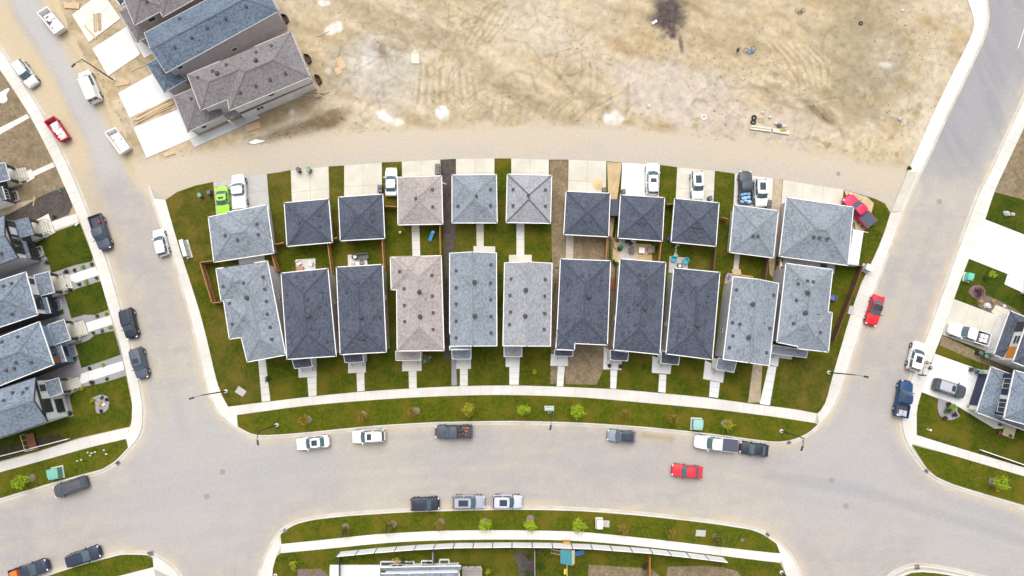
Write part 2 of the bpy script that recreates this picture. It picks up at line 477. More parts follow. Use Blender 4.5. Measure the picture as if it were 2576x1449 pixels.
SWL_B = [(318, 1104), (233, 1123), (117, 1156), (0, 1188), (-90, 1213)]
KERB_R = [(2640, 108), (2576, 247), (2529, 353), (2479, 460), (2464, 483), (2432, 570), (2405, 646), (2372, 736), (2342, 820), (2325, 863), (2300, 930), (2280, 990), (2269, 1040), (2269, 1066), (2275, 1099), (2292, 1133), (2325, 1179), (2352, 1203), (2399, 1223), (2465, 1243), (2576, 1276), (2680, 1306)]
INR = [(2640, 178), (2576, 320), (2532, 413), (2499, 483), (2479, 550), (2435, 653), (2399, 750), (2369, 843), (2350, 888), (2315, 993), (2304, 1033), (2305, 1094)]
SWR_T = [(2305, 1094), (2365, 1113), (2576, 1176), (2680, 1207)]
SWR_B = [(2294, 1116), (2399, 1146), (2576, 1198), (2680, 1229)]
KERB_T = [(2476, -60), (2478, 0), (2484, 33), (2480, 67), (2469, 103), (2452, 137), (2425, 197), (2365, 320), (2332, 397), (2312, 433), (2269, 533)]
INT = [(2425, -60), (2432, 0), (2449, 43), (2450, 70), (2439, 100), (2412, 153), (2352, 273), (2292, 413), (2282, 433), (2239, 536)]
KERB_B = [(645, 1510), (654, 1449), (664, 1413), (681, 1376), (707, 1336), (744, 1314), (794, 1303), (877, 1294), (1034, 1284), (1288, 1278), (1455, 1281), (1621, 1294), (1788, 1313), (1888, 1328), (1918, 1339), (1952, 1361), (1982, 1389), (2002, 1423), (2012, 1449), (2025, 1510)]
SWB_T = [(707, 1368), (811, 1358), (944, 1343), (1111, 1334), (1288, 1333), (1455, 1336), (1621, 1353), (1788, 1373), (1932, 1389), (1975, 1393)]
SWB_B = [(707, 1391), (844, 1378), (977, 1364), (1111, 1358), (1288, 1356), (1455, 1359), (1621, 1374), (1788, 1394), (1932, 1412), (1962, 1415)]
KERB_BL = [(20, 1475), (113, 1446), (187, 1423), (287, 1396), (310, 1391), (370, 1391), (400, 1403), (433, 1426), (453, 1449), (480, 1500)]
KERB_BR = [(2190, 1500), (2239, 1449), (2265, 1433), (2302, 1421), (2365, 1428), (2432, 1443), (2560, 1475)]
LANE_N = [(350, 413), (420, 402), (500, 385), (644, 363), (944, 330), (1288, 320), (1521, 325), (1721, 340), (1932, 369), (2065, 393), (2232, 423), (2282, 433)]
VERGE_NW = [(120, -80), (140, -10), (177, 77), (213, 143), (267, 233), (333, 367), (350, 413)]
LOT = VERGE_NW + LANE_N[1:] + [(2302, 413), (2362, 273), (2422, 153), (2449, 100), (2461, 70), (2460, 43), (2444, 0), (2432, -80)]

def grid_mesh(name, x0, x1, y0, y1, step, colfn, mat, zfn=None, poly=None, z=0.0):
    nx, ny = int((x1 - x0) / step) + 1, int((y1 - y0) / step) + 1
    X, Y = np.meshgrid(x0 + np.arange(nx) * step, y0 + np.arange(ny) * step)
    col = colfn(X, Y)
    Z = np.full(X.shape, z) if zfn is None else zfn(X, Y) + z
    idx = np.arange(nx * ny).reshape(ny, nx)
    q = np.stack([idx[:-1, :-1], idx[:-1, 1:], idx[1:, 1:], idx[1:, :-1]], -1).reshape(-1, 4)
    if poly is not None:
        xc, yc = X[:-1, :-1] + step / 2, Y[:-1, :-1] + step / 2
        xc, yc = xc + (fbm(xc, yc, 1.3, 5, 3) - .5) * 1.2, yc + (fbm(xc, yc, 1.3, 6, 3) - .5) * 1.2
        k = inpoly(xc.ravel(), yc.ravel(), poly)
        q = q[k]
    used = np.unique(q); re = np.full(nx * ny, -1); re[used] = np.arange(len(used))
    q = re[q]
    V = np.stack([X.ravel(), Y.ravel(), Z.ravel()], -1)[used]
    cc = np.concatenate([col.reshape(-1, 3)[used], np.ones((len(used), 1))], 1)
    me = bpy.data.meshes.new(name)
    me.vertices.add(len(V)); me.vertices.foreach_set('co', V.ravel())
    me.loops.add(q.size); me.loops.foreach_set('vertex_index', q.ravel())
    me.polygons.add(len(q)); me.polygons.foreach_set('loop_start', np.arange(0, q.size, 4))
    me.polygons.foreach_set('use_smooth', np.ones(len(q), bool))
    me.update(calc_edges=True)
    at = me.color_attributes.new('Col', 'FLOAT_COLOR', 'POINT'); at.data.foreach_set('color', cc.ravel())
    me.materials.append(mat)
    o = bpy.data.objects.new(name, me); C.objects.link(o); o['kind'] = 'structure'
    return o
def wp(pts): return [tuple(P(a, b)[:2]) for a, b in pts]
def mixc(col, c, k): return col * (1 - k[..., None]) + np.array(c) * k[..., None]

# ---- roads: one asphalt sheet, dusty and tracked
def road_col(X, Y):
    big = fbm(X, Y, 22, 3, 4); mid = fbm(X, Y, 5, 5, 5); fin = fbm(X, Y, .9, 8, 3)
    col = np.zeros(X.shape + (3,)) + np.array((.352, .326, .306))
    col = mixc(col, (.388, .362, .318), sm(big, .42, .68) * .8)
    col = mixc(col, (.305, .293, .292), sm(mid, .48, .70) * .6)
    stn = fbm(X * .22 + Y * .05, Y - X * .08, 1.2, 6, 4)
    col = mixc(col, (.41, .36, .285), sm(stn, .54, .72) * .35)
    col = mixc(col, (.29, .278, .272), sm(stn, .44, .28) * .30)
    col *= (1 + (fin - .5) * .12)[..., None]
    wob = (fbm(X, Y, 6, 21, 4) - .5)
    # bluish swept asphalt on the intersections
    for c, r in (((480, 1190), 17), ((2150, 1180), 15), ((2450, 1330), 13), ((720, 1130), 10)):
        p = P(*c); d = np.hypot(X - p.x, Y - p.y) + wob * 8
        col = mixc(col, (.352, .345, .345), sm(-d, -r, -r * .3) * .7)
    # streets up the left: tan dust at the edges, pale swept track in the middle
    mid_l = wp([(20, -60), (120, 90), (225, 290), (300, 480), (360, 640), (420, 850), (455, 1010)])
    d = dist_pl(X, Y, mid_l) + wob * 2.2
    p1 = P(300, 480).y
    near = sm(Y, P(0, 900).y, p1) * sm(-d, -17, -15.5)
    col = mixc(col, (.43, .355, .245), near * sm(d, 1.6, 4.5) * .62)
    up = sm(Y, P(0, 500).y, P(0, 380).y) * sm(-d, -20, -18)
    col = mixc(col, (.47, .39, .265), up * sm(d, 1.2, 3.4) * .8)
    col = mixc(col, (.395, .39, .385), up * sm(-d, -2.6, -.8) * .8)
    # dirt verge strip where the upper street has no finished pavement
    dv = dist_pl(X, Y, wp([(140, -10), (177, 77), (213, 143), (267, 233), (333, 367), (360, 430)]))
    col = mixc(col, (.47, .385, .255), sm(-dv, -3.4, -1.2) * .8)
    col = mixc(col, (.36, .28, .17), sm(-np.abs(dv - 1.2 + wob), -.35, -.05) * .35)
    # back lane: dusty all over, more along the lot
    ln = wp(LANE_N); dl = dist_pl(X, Y, ln) + wob * 2.0
    lane = sm(-dist_pl(X, Y, wp([(400, 440), (500, 420), (644, 400), (944, 370), (1288, 358), (1521, 364), (1721, 380), (1932, 408), (2065, 430), (2260, 470)])), -4.2, -3.2)
    col = mixc(col, (.44, .392, .325), lane * .72)
    col = mixc(col, (.46, .40, .315), lane * sm(-dl, -4.6, -.2) * .8)
    col = mixc(col, (.47, .385, .26), lane * sm(fbm(X * .25, Y, 1.6, 31, 3), .5, .75) * .35)
    # darker, newer asphalt up the street on the right
    ur = sm(Y, P(0, 500).y, P(0, 380).y) * sm(X, P(2270, 450).x, P(2330, 400).x)
    col = mixc(col, (.265, .268, .285), ur * .85)
    dR = dist_pl(X, Y, wp([(2560, -60), (2530, 60), (2440, 260), (2380, 420), (2330, 560)]))
    col = mixc(col, (.36, .35, .335), ur * sm(dR + wob, 3.2, 5.5) * .55)
    col = mixc(col, (.225, .225, .245), ur * sm(fbm(X * 1.0 + Y * .45, (Y - X * .45) * .12, 1.4, 44, 3), .52, .72) * .45)
    # wheel tracks
    tracks = [([(0, 1330), (300, 1260), (700, 1180), (1288, 1150), (1800, 1170), (2150, 1230), (2576, 1350)], .9, .30, (.30, .295, .30)),
              ([(0, 1300), (300, 1225), (700, 1150), (1288, 1118), (1800, 1140), (2100, 1190)], .6, .22, (.305, .295, .29)),
              ([(300, 1290), (700, 1215), (1288, 1190), (1800, 1215), (2150, 1275), (2576, 1400)], .6, .22, (.305, .297, .295)),
              ([(330, 560), (390, 780), (430, 960), (470, 1100)], .7, .28, (.30, .288, .28)),
              ([(300, 580), (355, 790), (400, 980), (420, 1120)], .6, .22, (.40, .345, .26)),
              ([(2370, 520), (2300, 700), (2240, 880), (2190, 1040)], .7, .26, (.305, .295, .29)),
              ([(2330, 560), (2270, 720), (2215, 880), (2160, 1060)], .6, .20, (.395, .35, .28)),
              ([(1932, 1195), (2150, 1232), (2350, 1290), (2576, 1365)], .8, .32, (.255, .255, .275)),
              ([(2250, 1130), (2290, 1200), (2400, 1262), (2576, 1310)], 1.1, .25, (.27, .27, .29)),
              ([(2010, 1350), (2060, 1390), (2095, 1449), (2100, 1500)], .25, .35, (.28, .28, .30)),
              ([(2220, 1449), (2260, 1412), (2330, 1400)], .25, .3, (.28, .28, .29)),
              ([(0, 1330), (200, 1290), (330, 1230)], .12, .35, (.29, .29, .30)),
              ([(2180, 1278), (2230, 1280), (2300, 1272)], .1, .4, (.28, .28, .29)),
              ([(1620, 1095), (1660, 1098), (1690, 1102)], .5, .7, (.30, .22, .10)),
              ([(320, 740), (345, 700), (380, 670)], .3, .3, (.29, .28, .27))]
    for pl, w, k, c in tracks:
        d = dist_pl(X, Y, wp(pl)) + wob * .5
        col = mixc(col, c, sm(-d, -w * 1.6, -w * .3) * k)
    # gutter dust and grit along the kerbs
    for kl in (KERB_C, KERB_L, KERB_R, KERB_B, KERB_BL):
        d = dist_pl(X, Y, wp(kl))
        col = mixc(col, (.47, .40, .30), sm(-d, -1.9, -.2) * (.25 + .6 * sm(fbm(X, Y, 4, 63, 3), .35, .7)))
    sp = fbm(X, Y, .45, 91, 2)
    col = mixc(col, (.5, .49, .47), sm(sp, .86, .92) * .2)
    col = mixc(col, (.26, .25, .24), sm(sp, .14, .09) * .25)
    return np.clip(col, .02, .8)
M_ROAD = attrmat('dusty_asphalt', .92, .13, 2.6, .12)
grid_mesh('road', -100, 100, -62, 78, .3, road_col, M_ROAD)

# ---- the bare lot
LOTW = wp(LOT)
def ell(X, Y, c, rx, ry, rot=0.0, soft=.35, wob=None, amp=.5):
    """rx, ry in plan units"""
    p = P(*c); k = 1 / 16.2
    a = math.radians(rot); dx, dy = X - p.x, Y - p.y
    u, v = (dx * math.cos(a) + dy * math.sin(a)) / (rx * k), (-dx * math.sin(a) + dy * math.cos(a)) / (ry * k)
    d = np.hypot(u, v)
    if wob is not None: d = d + wob * amp
    return sm(-d, -1 - soft, -1 + soft)
def lot_col(X, Y):
    w = fbm(X, Y, 3.5, 71, 5) - .5; w2 = fbm(X, Y, 1.1, 72, 4) - .5
    big = fbm(X, Y, 14, 12, 4); mid = fbm(X, Y, 4, 13, 5); fin = fbm(X, Y, .8, 14, 4)
    st = fbm(X * .25 + Y * .1, Y + X * .35, 1.7, 15, 4)        # bulldozed streaks
    col = np.zeros(X.shape + (3,)) + np.array((.475, .395, .28))
    col = mixc(col, (.54, .475, .38), sm(big, .45, .68) * .8)
    col = mixc(col, (.44, .345, .205), sm(mid, .5, .72) * .7)
    col = mixc(col, (.34, .27, .165), sm(st, .52, .72) * .6)
    col = mixc(col, (.58, .50, .37), sm(st, .46, .28) * .45)
    E = lambda *a, **k: ell(X, Y, *a, wob=w * 2, **k)
    # broad zones
    col = mixc(col, (.54, .485, .44), E((1700, 235), 170, 75, -12) * .8)
    col = mixc(col, (.535, .47, .42), E((1880, 310), 230, 60, -8) * .65)
    col = mixc(col, (.56, .51, .44), E((1340, 70), 100, 90, 0) * .6)
    col = mixc(col, (.335, .29, .20), E((2190, 130), 120, 150, 20) * .75)
    col = mixc(col, (.335, .29, .20), E((2140, 250), 110, 70, 25) * .6)
    col = mixc(col, (.47, .41, .33), E((2230, 145), 45, 50, 0, soft=.4) * .55)
    col = mixc(col, (.56, .50, .40), E((2345, 160), 22, 110, -25) * .6)
    col = mixc(col, (.58, .52, .42), E((2310, 330), 16, 110, -22) * .7)
    col = mixc(col, (.40, .38, .32), E((900, 160), 90, 80, 0) * .5)
    col = mixc(col, (.50, .47, .43), E((960, 190), 90, 90, 30) * .7)
    col = mixc(col, (.47, .44, .39), E((720, 330), 70, 28, 20) * .6)
    # ridge of clods beside the lane, topsoil heap, stains
    for c, rx, ry, ro, k in (((830, 300), 60, 22, 22, .9), ((750, 330), 90, 18, 14, .8), ((665, 355), 40, 12, 12, .6), ((1960, 250), 70, 9, -28, .6), ((2070, 290), 55, 11, -38, .6), ((955, 122), 30, 12, -50, .75), ((1000, 118), 45, 10, -15, .55), ((1010, 45), 45, 9, -30, .5), ((1060, 35), 60, 8, -25, .35)):
        col = mixc(col, (.20, .145, .085), E(c, rx, ry, ro, soft=.5) * k * (.6 + .8 * np.clip(fin, 0, 1)))
    heap = np.maximum(ell(X, Y, (1678, 35), 44, 48, 0, soft=.45, wob=w * 1.6 + w2 * 1.2, amp=.6), ell(X, Y, (1690, 86), 18, 24, 0, soft=.6, wob=w * 1.4 + w2 * 1.6, amp=.9))
    heap = np.maximum(heap, E((1712, 110), 7, 26, 10, soft=.4) * .8)
    col = mixc(col, (.095, .075, .078), np.clip(heap * (.75 + fin * .4), 0, 1))
    col = mixc(col, (.36, .25, .14), E((1555, 115), 48, 16, -22, soft=.6) * .6)
    col = mixc(col, (.42, .27, .12), E((1620, 85), 22, 10, -20, soft=.6) * .45)
    for c in ((2330, 52), (2270, 215), (2255, 320), (2200, 245), (2315, 130)):
        col = mixc(col, (.36, .27, .13), E(c, 14, 10, 10, soft=.7) * .55)
    # tyre and track marks
    tr = []
    for k in range(9): tr.append(([(1060 + 16 * k, 160 + 4 * k), (1055 + 17 * k, 215), (1050 + 19 * k, 262)], .22))
    for k in range(7): tr.append(([(1130 + 20 * k, 10 + 9 * k), (1180 + 22 * k, 40 + 10 * k), (1240 + 18 * k, 95 + 6 * k)], .2))
    for k in range(5): tr.append(([(1220 + 18 * k, 20), (1190 + 18 * k, 70), (1170 + 14 * k, 110)], .2))
    for k in range(6): tr.append(([(1935 + 22 * k, 105 + 4 * k), (1975 + 22 * k, 150 + 3 * k), (2010 + 14 * k, 212)], .22))
    for k in range(5): tr.append(([(1180 + 15 * k, 275), (1230 + 14 * k, 245), (1290 + 10 * k, 232 + 8 * k)], .2))
    for k in range(5): tr.append(([(1490 + 7 * k, 275 - 3 * k), (1520 + 7 * k, 250 - 3 * k)], .16))
    tr += [([(860, 0), (980, 55), (1120, 110), (1288, 230), (1430, 290)], 1.5), ([(1260, 220), (1330, 262), (1420, 300), (1480, 315)], .8), ([(1580, 210), (1580, 270), (1565, 305)], .3), ([(1932, 215), (2000, 240), (2090, 300)], .7)]
    for pl, wd in tr:
        d = dist_pl(X, Y, wp(pl)) + w * .5
        col = mixc(col, (.30, .245, .155), sm(-d, -wd * 1.5, -wd * .2) * (.15 + .55 * sm(fin, .3, .7)))
        col = mixc(col, (.60, .53, .41), sm(-np.abs(d - wd * 2.0), -wd, 0) * .35)
    # spilled plaster and washed-out concrete
    for c, rx, ry, ro, k in (((970, 295), 26, 11, -35, 1), ((1000, 308), 14, 9, 0, .9), ((1113, 283), 17, 20, 0, 1), ((1532, 300), 16, 12, -30, 1), ((1550, 298), 18, 18, 40, .75), ((835, 75), 20, 14, 30, .8), ((815, 8), 14, 8, 0, .9), ((930, 130), 16, 40, -20, .32), ((885, 150), 12, 12, 0, .3), ((825, 178), 9, 12, 0, .45), ((855, 70), 8, 14, 0, .8), ((2225, 165), 14, 7, -10, .5), ((2228, 220), 22, 14, 0, .12), ((1590, 330), 14, 10, 0, .4), ((735, 282), 8, 8, 0, .7), ((2195, 320), 6, 8, 0, .5), ((930, 155), 30, 14, 50, .35)):
        m = ell(X, Y, c, rx, ry, ro, soft=.35, wob=w2 * 2 + w, amp=.55)
        col = mixc(col, (.74, .74, .735), m * k)
    # criss-cross marks of tracked machines, short and long, in their own areas
    rs = random.Random(77)
    for cx_, cy_, sx_, sy_, base_a, spread, cnt in ((1220, 55, 90, 60, 40, 60, 42), (1110, 215, 90, 50, 85, 14, 26), (1250, 245, 90, 45, 30, 50, 24), (1400, 150, 110, 80, 150, 40, 26), (1000, 70, 110, 40, -28, 14, 18), (1480, 250, 80, 50, 35, 30, 18), (2010, 160, 70, 60, -50, 18, 22), (2090, 250, 90, 50, -25, 30, 18), (1850, 240, 130, 60, -12, 14, 18), (900, 190, 90, 90, 60, 60, 22), (2200, 260, 60, 60, 60, 60, 14)):
        for _ in range(cnt):
            px, py = cx_ + rs.gauss(0, .55) * sx_, cy_ + rs.gauss(0, .55) * sy_
            p0 = P(px, py); an = math.radians(base_a + rs.gauss(0, spread)); ln = rs.uniform(1.5, 5.5); cv = rs.uniform(-.25, .25)
            pl = [(p0.x + math.cos(an + cv * k) * ln * k / 3, p0.y + math.sin(an + cv * k) * ln * k / 3) for k in range(-3, 4, 2)]
            bx = (np.abs(X - p0.x) < ln + 2) & (np.abs(Y - p0.y) < ln + 2)
            if not bx.any(): continue
            wd = rs.uniform(.08, .22); kk = rs.uniform(.12, .42)
            d = dist_pl(X[bx], Y[bx], pl) + w2[bx] * .25
            c_ = (.25, .205, .135) if rs.random() < .62 else (.56, .50, .40)
            col[bx] = mixc(col[bx], c_, sm(-d, -wd * 1.6, -wd * .2) * kk)
    grit = fbm(X, Y, .45, 17, 2)
    col *= (.86 + (fin - .5) * .34 + w2 * .26 + (grit - .5) * .22 + w * .16)[..., None]
    sp = fbm(X, Y, .55, 92, 2)
    col = mixc(col, (.20, .16, .11), sm(sp, .80, .9) * .35 * (.35 + sm(big, .3, .6)))
    # weeds
    col = mixc(col, (.20, .20, .06), sm(fbm(X, Y, 1.3, 95, 3), .66, .76) * sm(-dist_pl(X, Y, wp([(1260, 300), (1320, 300), (1760, 330), (2230, 400), (2300, 250)])), -3.5, -1) * .6)
    le = dist_pl(X, Y, wp(LANE_N)) + w * 3.0 + w2 * 1.2
    col = mixc(col, (.475, .42, .345), sm(-le, -1.6, .2) * .85)
    return np.clip(col * np.array((.975, .955, .905)), .02, .85)
def lot_z(X, Y):
    z = (fbm(X, Y, 6, 41, 4) - .5) * .14 + (fbm(X, Y, 1.0, 42, 3) - .5) * .09
    f = fbm(X, Y, .7, 43, 3)
    for c, rx, ry, ro, h in (((830, 300), 60, 22, 22, .5), ((750, 330), 90, 18, 14, .45), ((665, 355), 40, 12, 12, .3), ((1680, 35), 46, 50, 0, .8), ((1690, 88), 22, 26, 0, .25), ((2230, 120), 50, 60, 0, .5), ((2070, 290), 55, 11, -38, .35), ((955, 122), 30, 14, -50, .4), ((1000, 118), 45, 10, -15, .25)):
        p = P(*c); a = math.radians(ro); k = 1 / 16.2
        u = ((X - p.x) * math.cos(a) + (Y - p.y) * math.sin(a)) / (rx * k); v = (-(X - p.x) * math.sin(a) + (Y - p.y) * math.cos(a)) / (ry * k)
        z = z + h * np.exp(-(u * u + v * v) * .9) * (.6 + .8 * f)
    e = dist_pl(X, Y, LOTW + LOTW[:1])
    e = np.where(inpoly(X, Y, LOTW), e, -e)
    return np.maximum(.012, .012 + sm(e, .1, 1.6) * .05 + z * sm(e, .4, 2.8))
M_LOT = attrmat('bare_dirt', .97, .16, 7.0, .5)
xs = [p[0] for p in LOTW]; ys = [p[1] for p in LOTW]
lot = grid_mesh('bare_lot', min(xs), max(xs), min(ys), max(ys), .2, lot_col, M_LOT, lot_z, LOTW)

# ---- raised blocks of earth under lawns and paving
def block(pts, name='earth'):
    return MB().prism(PG(pts), -.05, .06).build(name, M_JOINT, kind='structure')
BLK_C = KERB_C + LANE_S
block(BLK_C)
block(KERB_L + [(-130, 1285), (-130, 30)])
block(KERB_R + [(2750, 1306), (2750, 108)])
block(KERB_B + [(2025, 1560), (645, 1560)])
block(KERB_BL + [(480, 1560), (20, 1560)])
block(KERB_BR + [(2560, 1560), (2190, 1560)])
block(KERB_T + INT[::-1])

LAWNS, EXCL = [], []
_pz = [0.0]
def patch(name, pts, mat, z=.10, lawn=None, excl=False, kind='structure', th=.05, soft=0):
    w = PG(pts)
    if soft: w = smooth_pl(w + w[:1], soft)[:-1]
    _pz[0] += .00025
    o = MB().prism(w, z - th, z + _pz[0]).build(name, mat, kind=kind)
    if lawn: LAWNS.append(([tuple(p[:2]) for p in w], lawn))
    if excl: EXCL.append([tuple(p[:2]) for p in w])
    return o
# kerbs and gutters
def kerb(pts, right=True, mat=M_CONC):
    w = smooth_pl(wp(pts), 2); s = 1 if right else -1
    a = offset(w, 0, False); b = offset(w, -.17 * s, False); g = offset(w, .42 * s, False)
    mb = MB(); vs, fs = [], []
    n = len(w)
    for i in range(n):
        vs += [(*a[i], .0), (*a[i], .12), (*b[i], .125), (*b[i], .03)]
    for i in range(n - 1):
        for j in range(3):
            fs.append((i * 4 + j, (i + 1) * 4 + j, (i + 1) * 4 + j + 1, i * 4 + j + 1))
    mb.add(vs, fs); mb.build('kerb', mat, kind='structure')
    mg = MB(); vs, fs = [], []
    for i in range(n): vs += [(*a[i], .02), (*g[i], .008)]
    for i in range(n - 1): fs.append((2 * i, 2 * i + 1, 2 * i + 3, 2 * i + 2))
    mg.add(vs, fs); mg.build('gutter', noisy('gutter_concrete', (.43, .40, .35), (.53, .50, .45), .7, .9, c3=(.42, .34, .22), scale3=.3, amount3=.6) if 'gutter_concrete' not in MATS else MATS['gutter_concrete'], kind='structure')
kerb(KERB_C, False); kerb(KERB_L, True); kerb(KERB_R, False); kerb(KERB_B, True); kerb(KERB_BL, True); kerb(KERB_BR, True); kerb(KERB_T, True)

# sidewalks laid slab by slab
def sidewalk(a, b, step=1.55, mat=M_CONC, z=.12, name='sidewalk', inset=0.0):
    A, B = smooth_pl(wp(a), 2), smooth_pl(wp(b), 2)
    la = sum((q - p).length for p, q in zip(A[:-1], A[1:]))
    n = max(2, int(la / step) + 1)
    A = resample(A, n); Bd = resample(B, max(40, n * 12)); B0, B1 = B[0], B[-1]; B = []; j0 = 0
    for i, p in enumerate(A):       # joints run square across the walk
        j0 = min(range(j0, len(Bd)), key=lambda j: (Bd[j] - p).length); B.append(Bd[j0])
    B[0], B[-1] = B0, B1
    root = MB()
    vs, fs = [], []
    for p, q in zip(A, B): vs += [(*p, z - .03), (*q, z - .03)]
    for i in range(n - 1): fs.append((2 * i, 2 * i + 1, 2 * i + 3, 2 * i + 2))
    base = root.add(vs, fs).build(name, M_JOINT, kind='structure')
    rr = random.Random(n)
    for i in range(n - 1):
        p0, q0, p1, q1 = A[i], B[i], A[i + 1], B[i + 1]
        g = .012 / max(.2, (p1 - p0).length)
        quad = [p0.lerp(p1, g), q0.lerp(q1, g), q0.lerp(q1, 1 - g), p0.lerp(p1, 1 - g)]
        MB().prism(quad, z - .08, z + rr.uniform(-.004, .004)).build('slab', mat, base)
    return base


sidewalk([(386, 500)] + KERB_C[2:9], [(417, 503)] + IN_L[1:])
sidewalk(SW_T[:], SW_B[:])
sidewalk([(2060, 1066), (2082, 1043), (2102, 1009), (2119, 966), (2145, 883), (2169, 806), (2199, 726), (2225, 653), (2249, 593), (2269, 533)], [(2055, 1040)] + IN_R[1:])
patch('sidewalk', [(560, 1047), (575, 1023), (597, 1044), (598, 1074)], M_CONC, .115)
sidewalk(KERB_L[:12], INL_L[:14])
sidewalk([(350, 966), (360, 1026), (358, 1076), (347, 1103), (325, 1127)], [(325, 966), (335, 1019), (333, 1063), (328, 1074), (318, 1104)])
sidewalk(SWL_T, SWL_B)
sidewalk(KERB_R[:14], INR[:12])
patch('sidewalk', [(2269, 1066), (2304, 1060), (2305, 1094), (2294, 1118), (2290, 1128), (2275, 1099)], M_CONC, .115)
sidewalk(SWR_T, SWR_B)
sidewalk(KERB_T[:-1], INT[:-1], mat=M_CONCW)
patch('lane_apron', [(2314, 430), (2271, 533), (2241, 533), (2284, 430)], noisy('dusty_concrete', (.44, .41, .35), (.53, .50, .44), .4, .9), .11)
sidewalk(SWB_T, SWB_B, mat=noisy('bright_walk_concrete', (.56, .555, .53), (.64, .63, .605), .5, .9, c3=(.50, .48, .43), scale3=.25, amount3=.4, bump=.1))
sidewalk([(650, 1490), (664, 1413), (681, 1376), (705, 1340)], [(684, 1490), (687, 1419), (697, 1399), (709, 1370)])
sidewalk([(1950, 1360), (1982, 1389), (2002, 1423), (2020, 1490)], [(1962, 1392), (1968, 1416), (1975, 1443), (1990, 1490)])
sidewalk([(388, 1426), (300, 1448), (200, 1478)], [(394, 1452), (300, 1478), (200, 1508)])
patch('sidewalk', [(385, 1404), (400, 1405), (433, 1428), (453, 1452), (460, 1490), (440, 1480), (425, 1448), (388, 1430)], M_CONC, .115)
sidewalk([(2234, 1460), (2265, 1443), (2302, 1432), (2365, 1437), (2440, 1452)], [(2230, 1470), (2275, 1446), (2302, 1437), (2360, 1441), (2440, 1457)])

# lawns and yards
YARD_C = IN_L + SW_T[1:] + IN_R[1:-1] + LANE_S[:]
patch('lawn', YARD_C, M_LAWN, .10, 'yard')
patch('lawn', SW_B + VERGE_B, M_LAWNV, .10, 'verge')
patch('lawn', [(702, 1353), (712, 1338), (746, 1318), (794, 1307), (877, 1298), (1034, 1288), (1288, 1282), (1455, 1285), (1621, 1298), (1788, 1317), (1886, 1332), (1916, 1343), (1950, 1366), (1975, 1392)] + SWB_T[::-1][1:], M_LAWNV, .10, 'verge')
patch('lawn', [(684, 1500), (687, 1419), (697, 1399)] + SWB_B + [(1975, 1443), (1985, 1500)], M_LAWN, .10, 'yard')
patch('lawn', SWL_B + [(-90, 1278), (0, 1253), (133, 1213), (213, 1191), (258, 1179), (291, 1159), (322, 1126)], M_LAWNV, .10, 'verge')
patch('lawn', [(113, 1452), (187, 1427), (287, 1400), (310, 1395), (368, 1396), (385, 1404), (388, 1426), (300, 1448), (200, 1476)], M_LAWNV, .10, 'verge')
patch('lawn', [(2275, 1447), (2302, 1438), (2360, 1442), (2450, 1458), (2450, 1500), (2250, 1500)], M_LAWNV, .10, 'verge')
patch('lawn', [(428, 1450), (447, 1460), (455, 1500), (300, 1500), (300, 1482)], M_LAWNG, .10, 'green')
patch('lawn', [(2294, 1119)] + SWR_B[1:] + [(2680, 1300), (2576, 1270), (2465, 1238), (2399, 1218), (2355, 1199), (2330, 1176)], M_LAWNV, .10, 'verge')
# left block: front yards
patch('earth_yard', INL_L + SWL_T[1:] + [(-130, 1188), (-130, 60)], M_DIRT, .085)
patch('gravel_yard', [(60, 640), (130, 640), (200, 690), (315, 930), (200, 1000), (190, 1045), (60, 1060), (-130, 1060), (-130, 700)], M_GGRAV, .087)
patch('lawn', [(-130, 1040), (100, 1040), (195, 1040), (195, 1064), (100, 1100), (-130, 1165)], M_LAWNG, .093, 'green')
patch('dry_yard', [(-60, 88), (0, 176), (27, 216), (77, 293), (137, 410), (168, 483), (-20, 525), (-130, 500), (-130, 60)], M_ROUGHG, .092)
patch('topsoil_bed', [(165, 470), (190, 534), (125, 560), (75, 585), (-20, 600), (-20, 560), (60, 520), (110, 490)], M_SOIL, .098, soft=1)
patch('lawn', [(202, 561), (235, 648), (232, 658), (190, 667), (131, 687), (120, 650), (86, 612), (138, 584)], M_LAWNG, .10, 'green')
patch('gravel_bed', [(232, 658), (243, 690), (150, 722), (90, 700), (100, 655), (131, 687), (190, 667)], M_GGRAV, .099)
patch('gravel_bed', [(246, 693), (277, 786), (250, 800), (190, 820), (150, 835), (120, 700), (180, 712)], M_GGRAV, .095)
patch('lawn', [(254, 707), (274, 779), (240, 792), (212, 792), (181, 801), (163, 741), (195, 726)], M_LAWNG, .104, 'green')
patch('gravel_bed', [(278, 800), (315, 905), (285, 918), (215, 938), (170, 950), (140, 840)], M_GGRAV, .094)
patch('lawn', [(288, 832), (305, 892), (260, 908), (206, 926), (190, 868), (225, 855), (240, 842)], M_LAWNG, .105, 'green')
patch('lawn', [(318, 945), (333, 1019), (331, 1063), (326, 1073), (200, 1101), (100, 1134), (0, 1160), (-90, 1185), (-90, 1120), (110, 1095), (190, 1060), (175, 995), (215, 972), (260, 963)], M_LAWN, .101, 'yard')
patch('gravel_bed', [(316, 930), (318, 945), (260, 963), (215, 972), (180, 990), (190, 1046), (172, 1050), (150, 985), (165, 950), (230, 950)], M_GGRAV, .099)
patch('mulch_yard', [(100, 1098), (150, 1090), (165, 1110), (0, 1158), (-90, 1183), (-90, 1150)], noisy('dark_weedy_soil', (.03, .03, .012), (.07, .06, .03), 2, .97, bump=.8), .104)
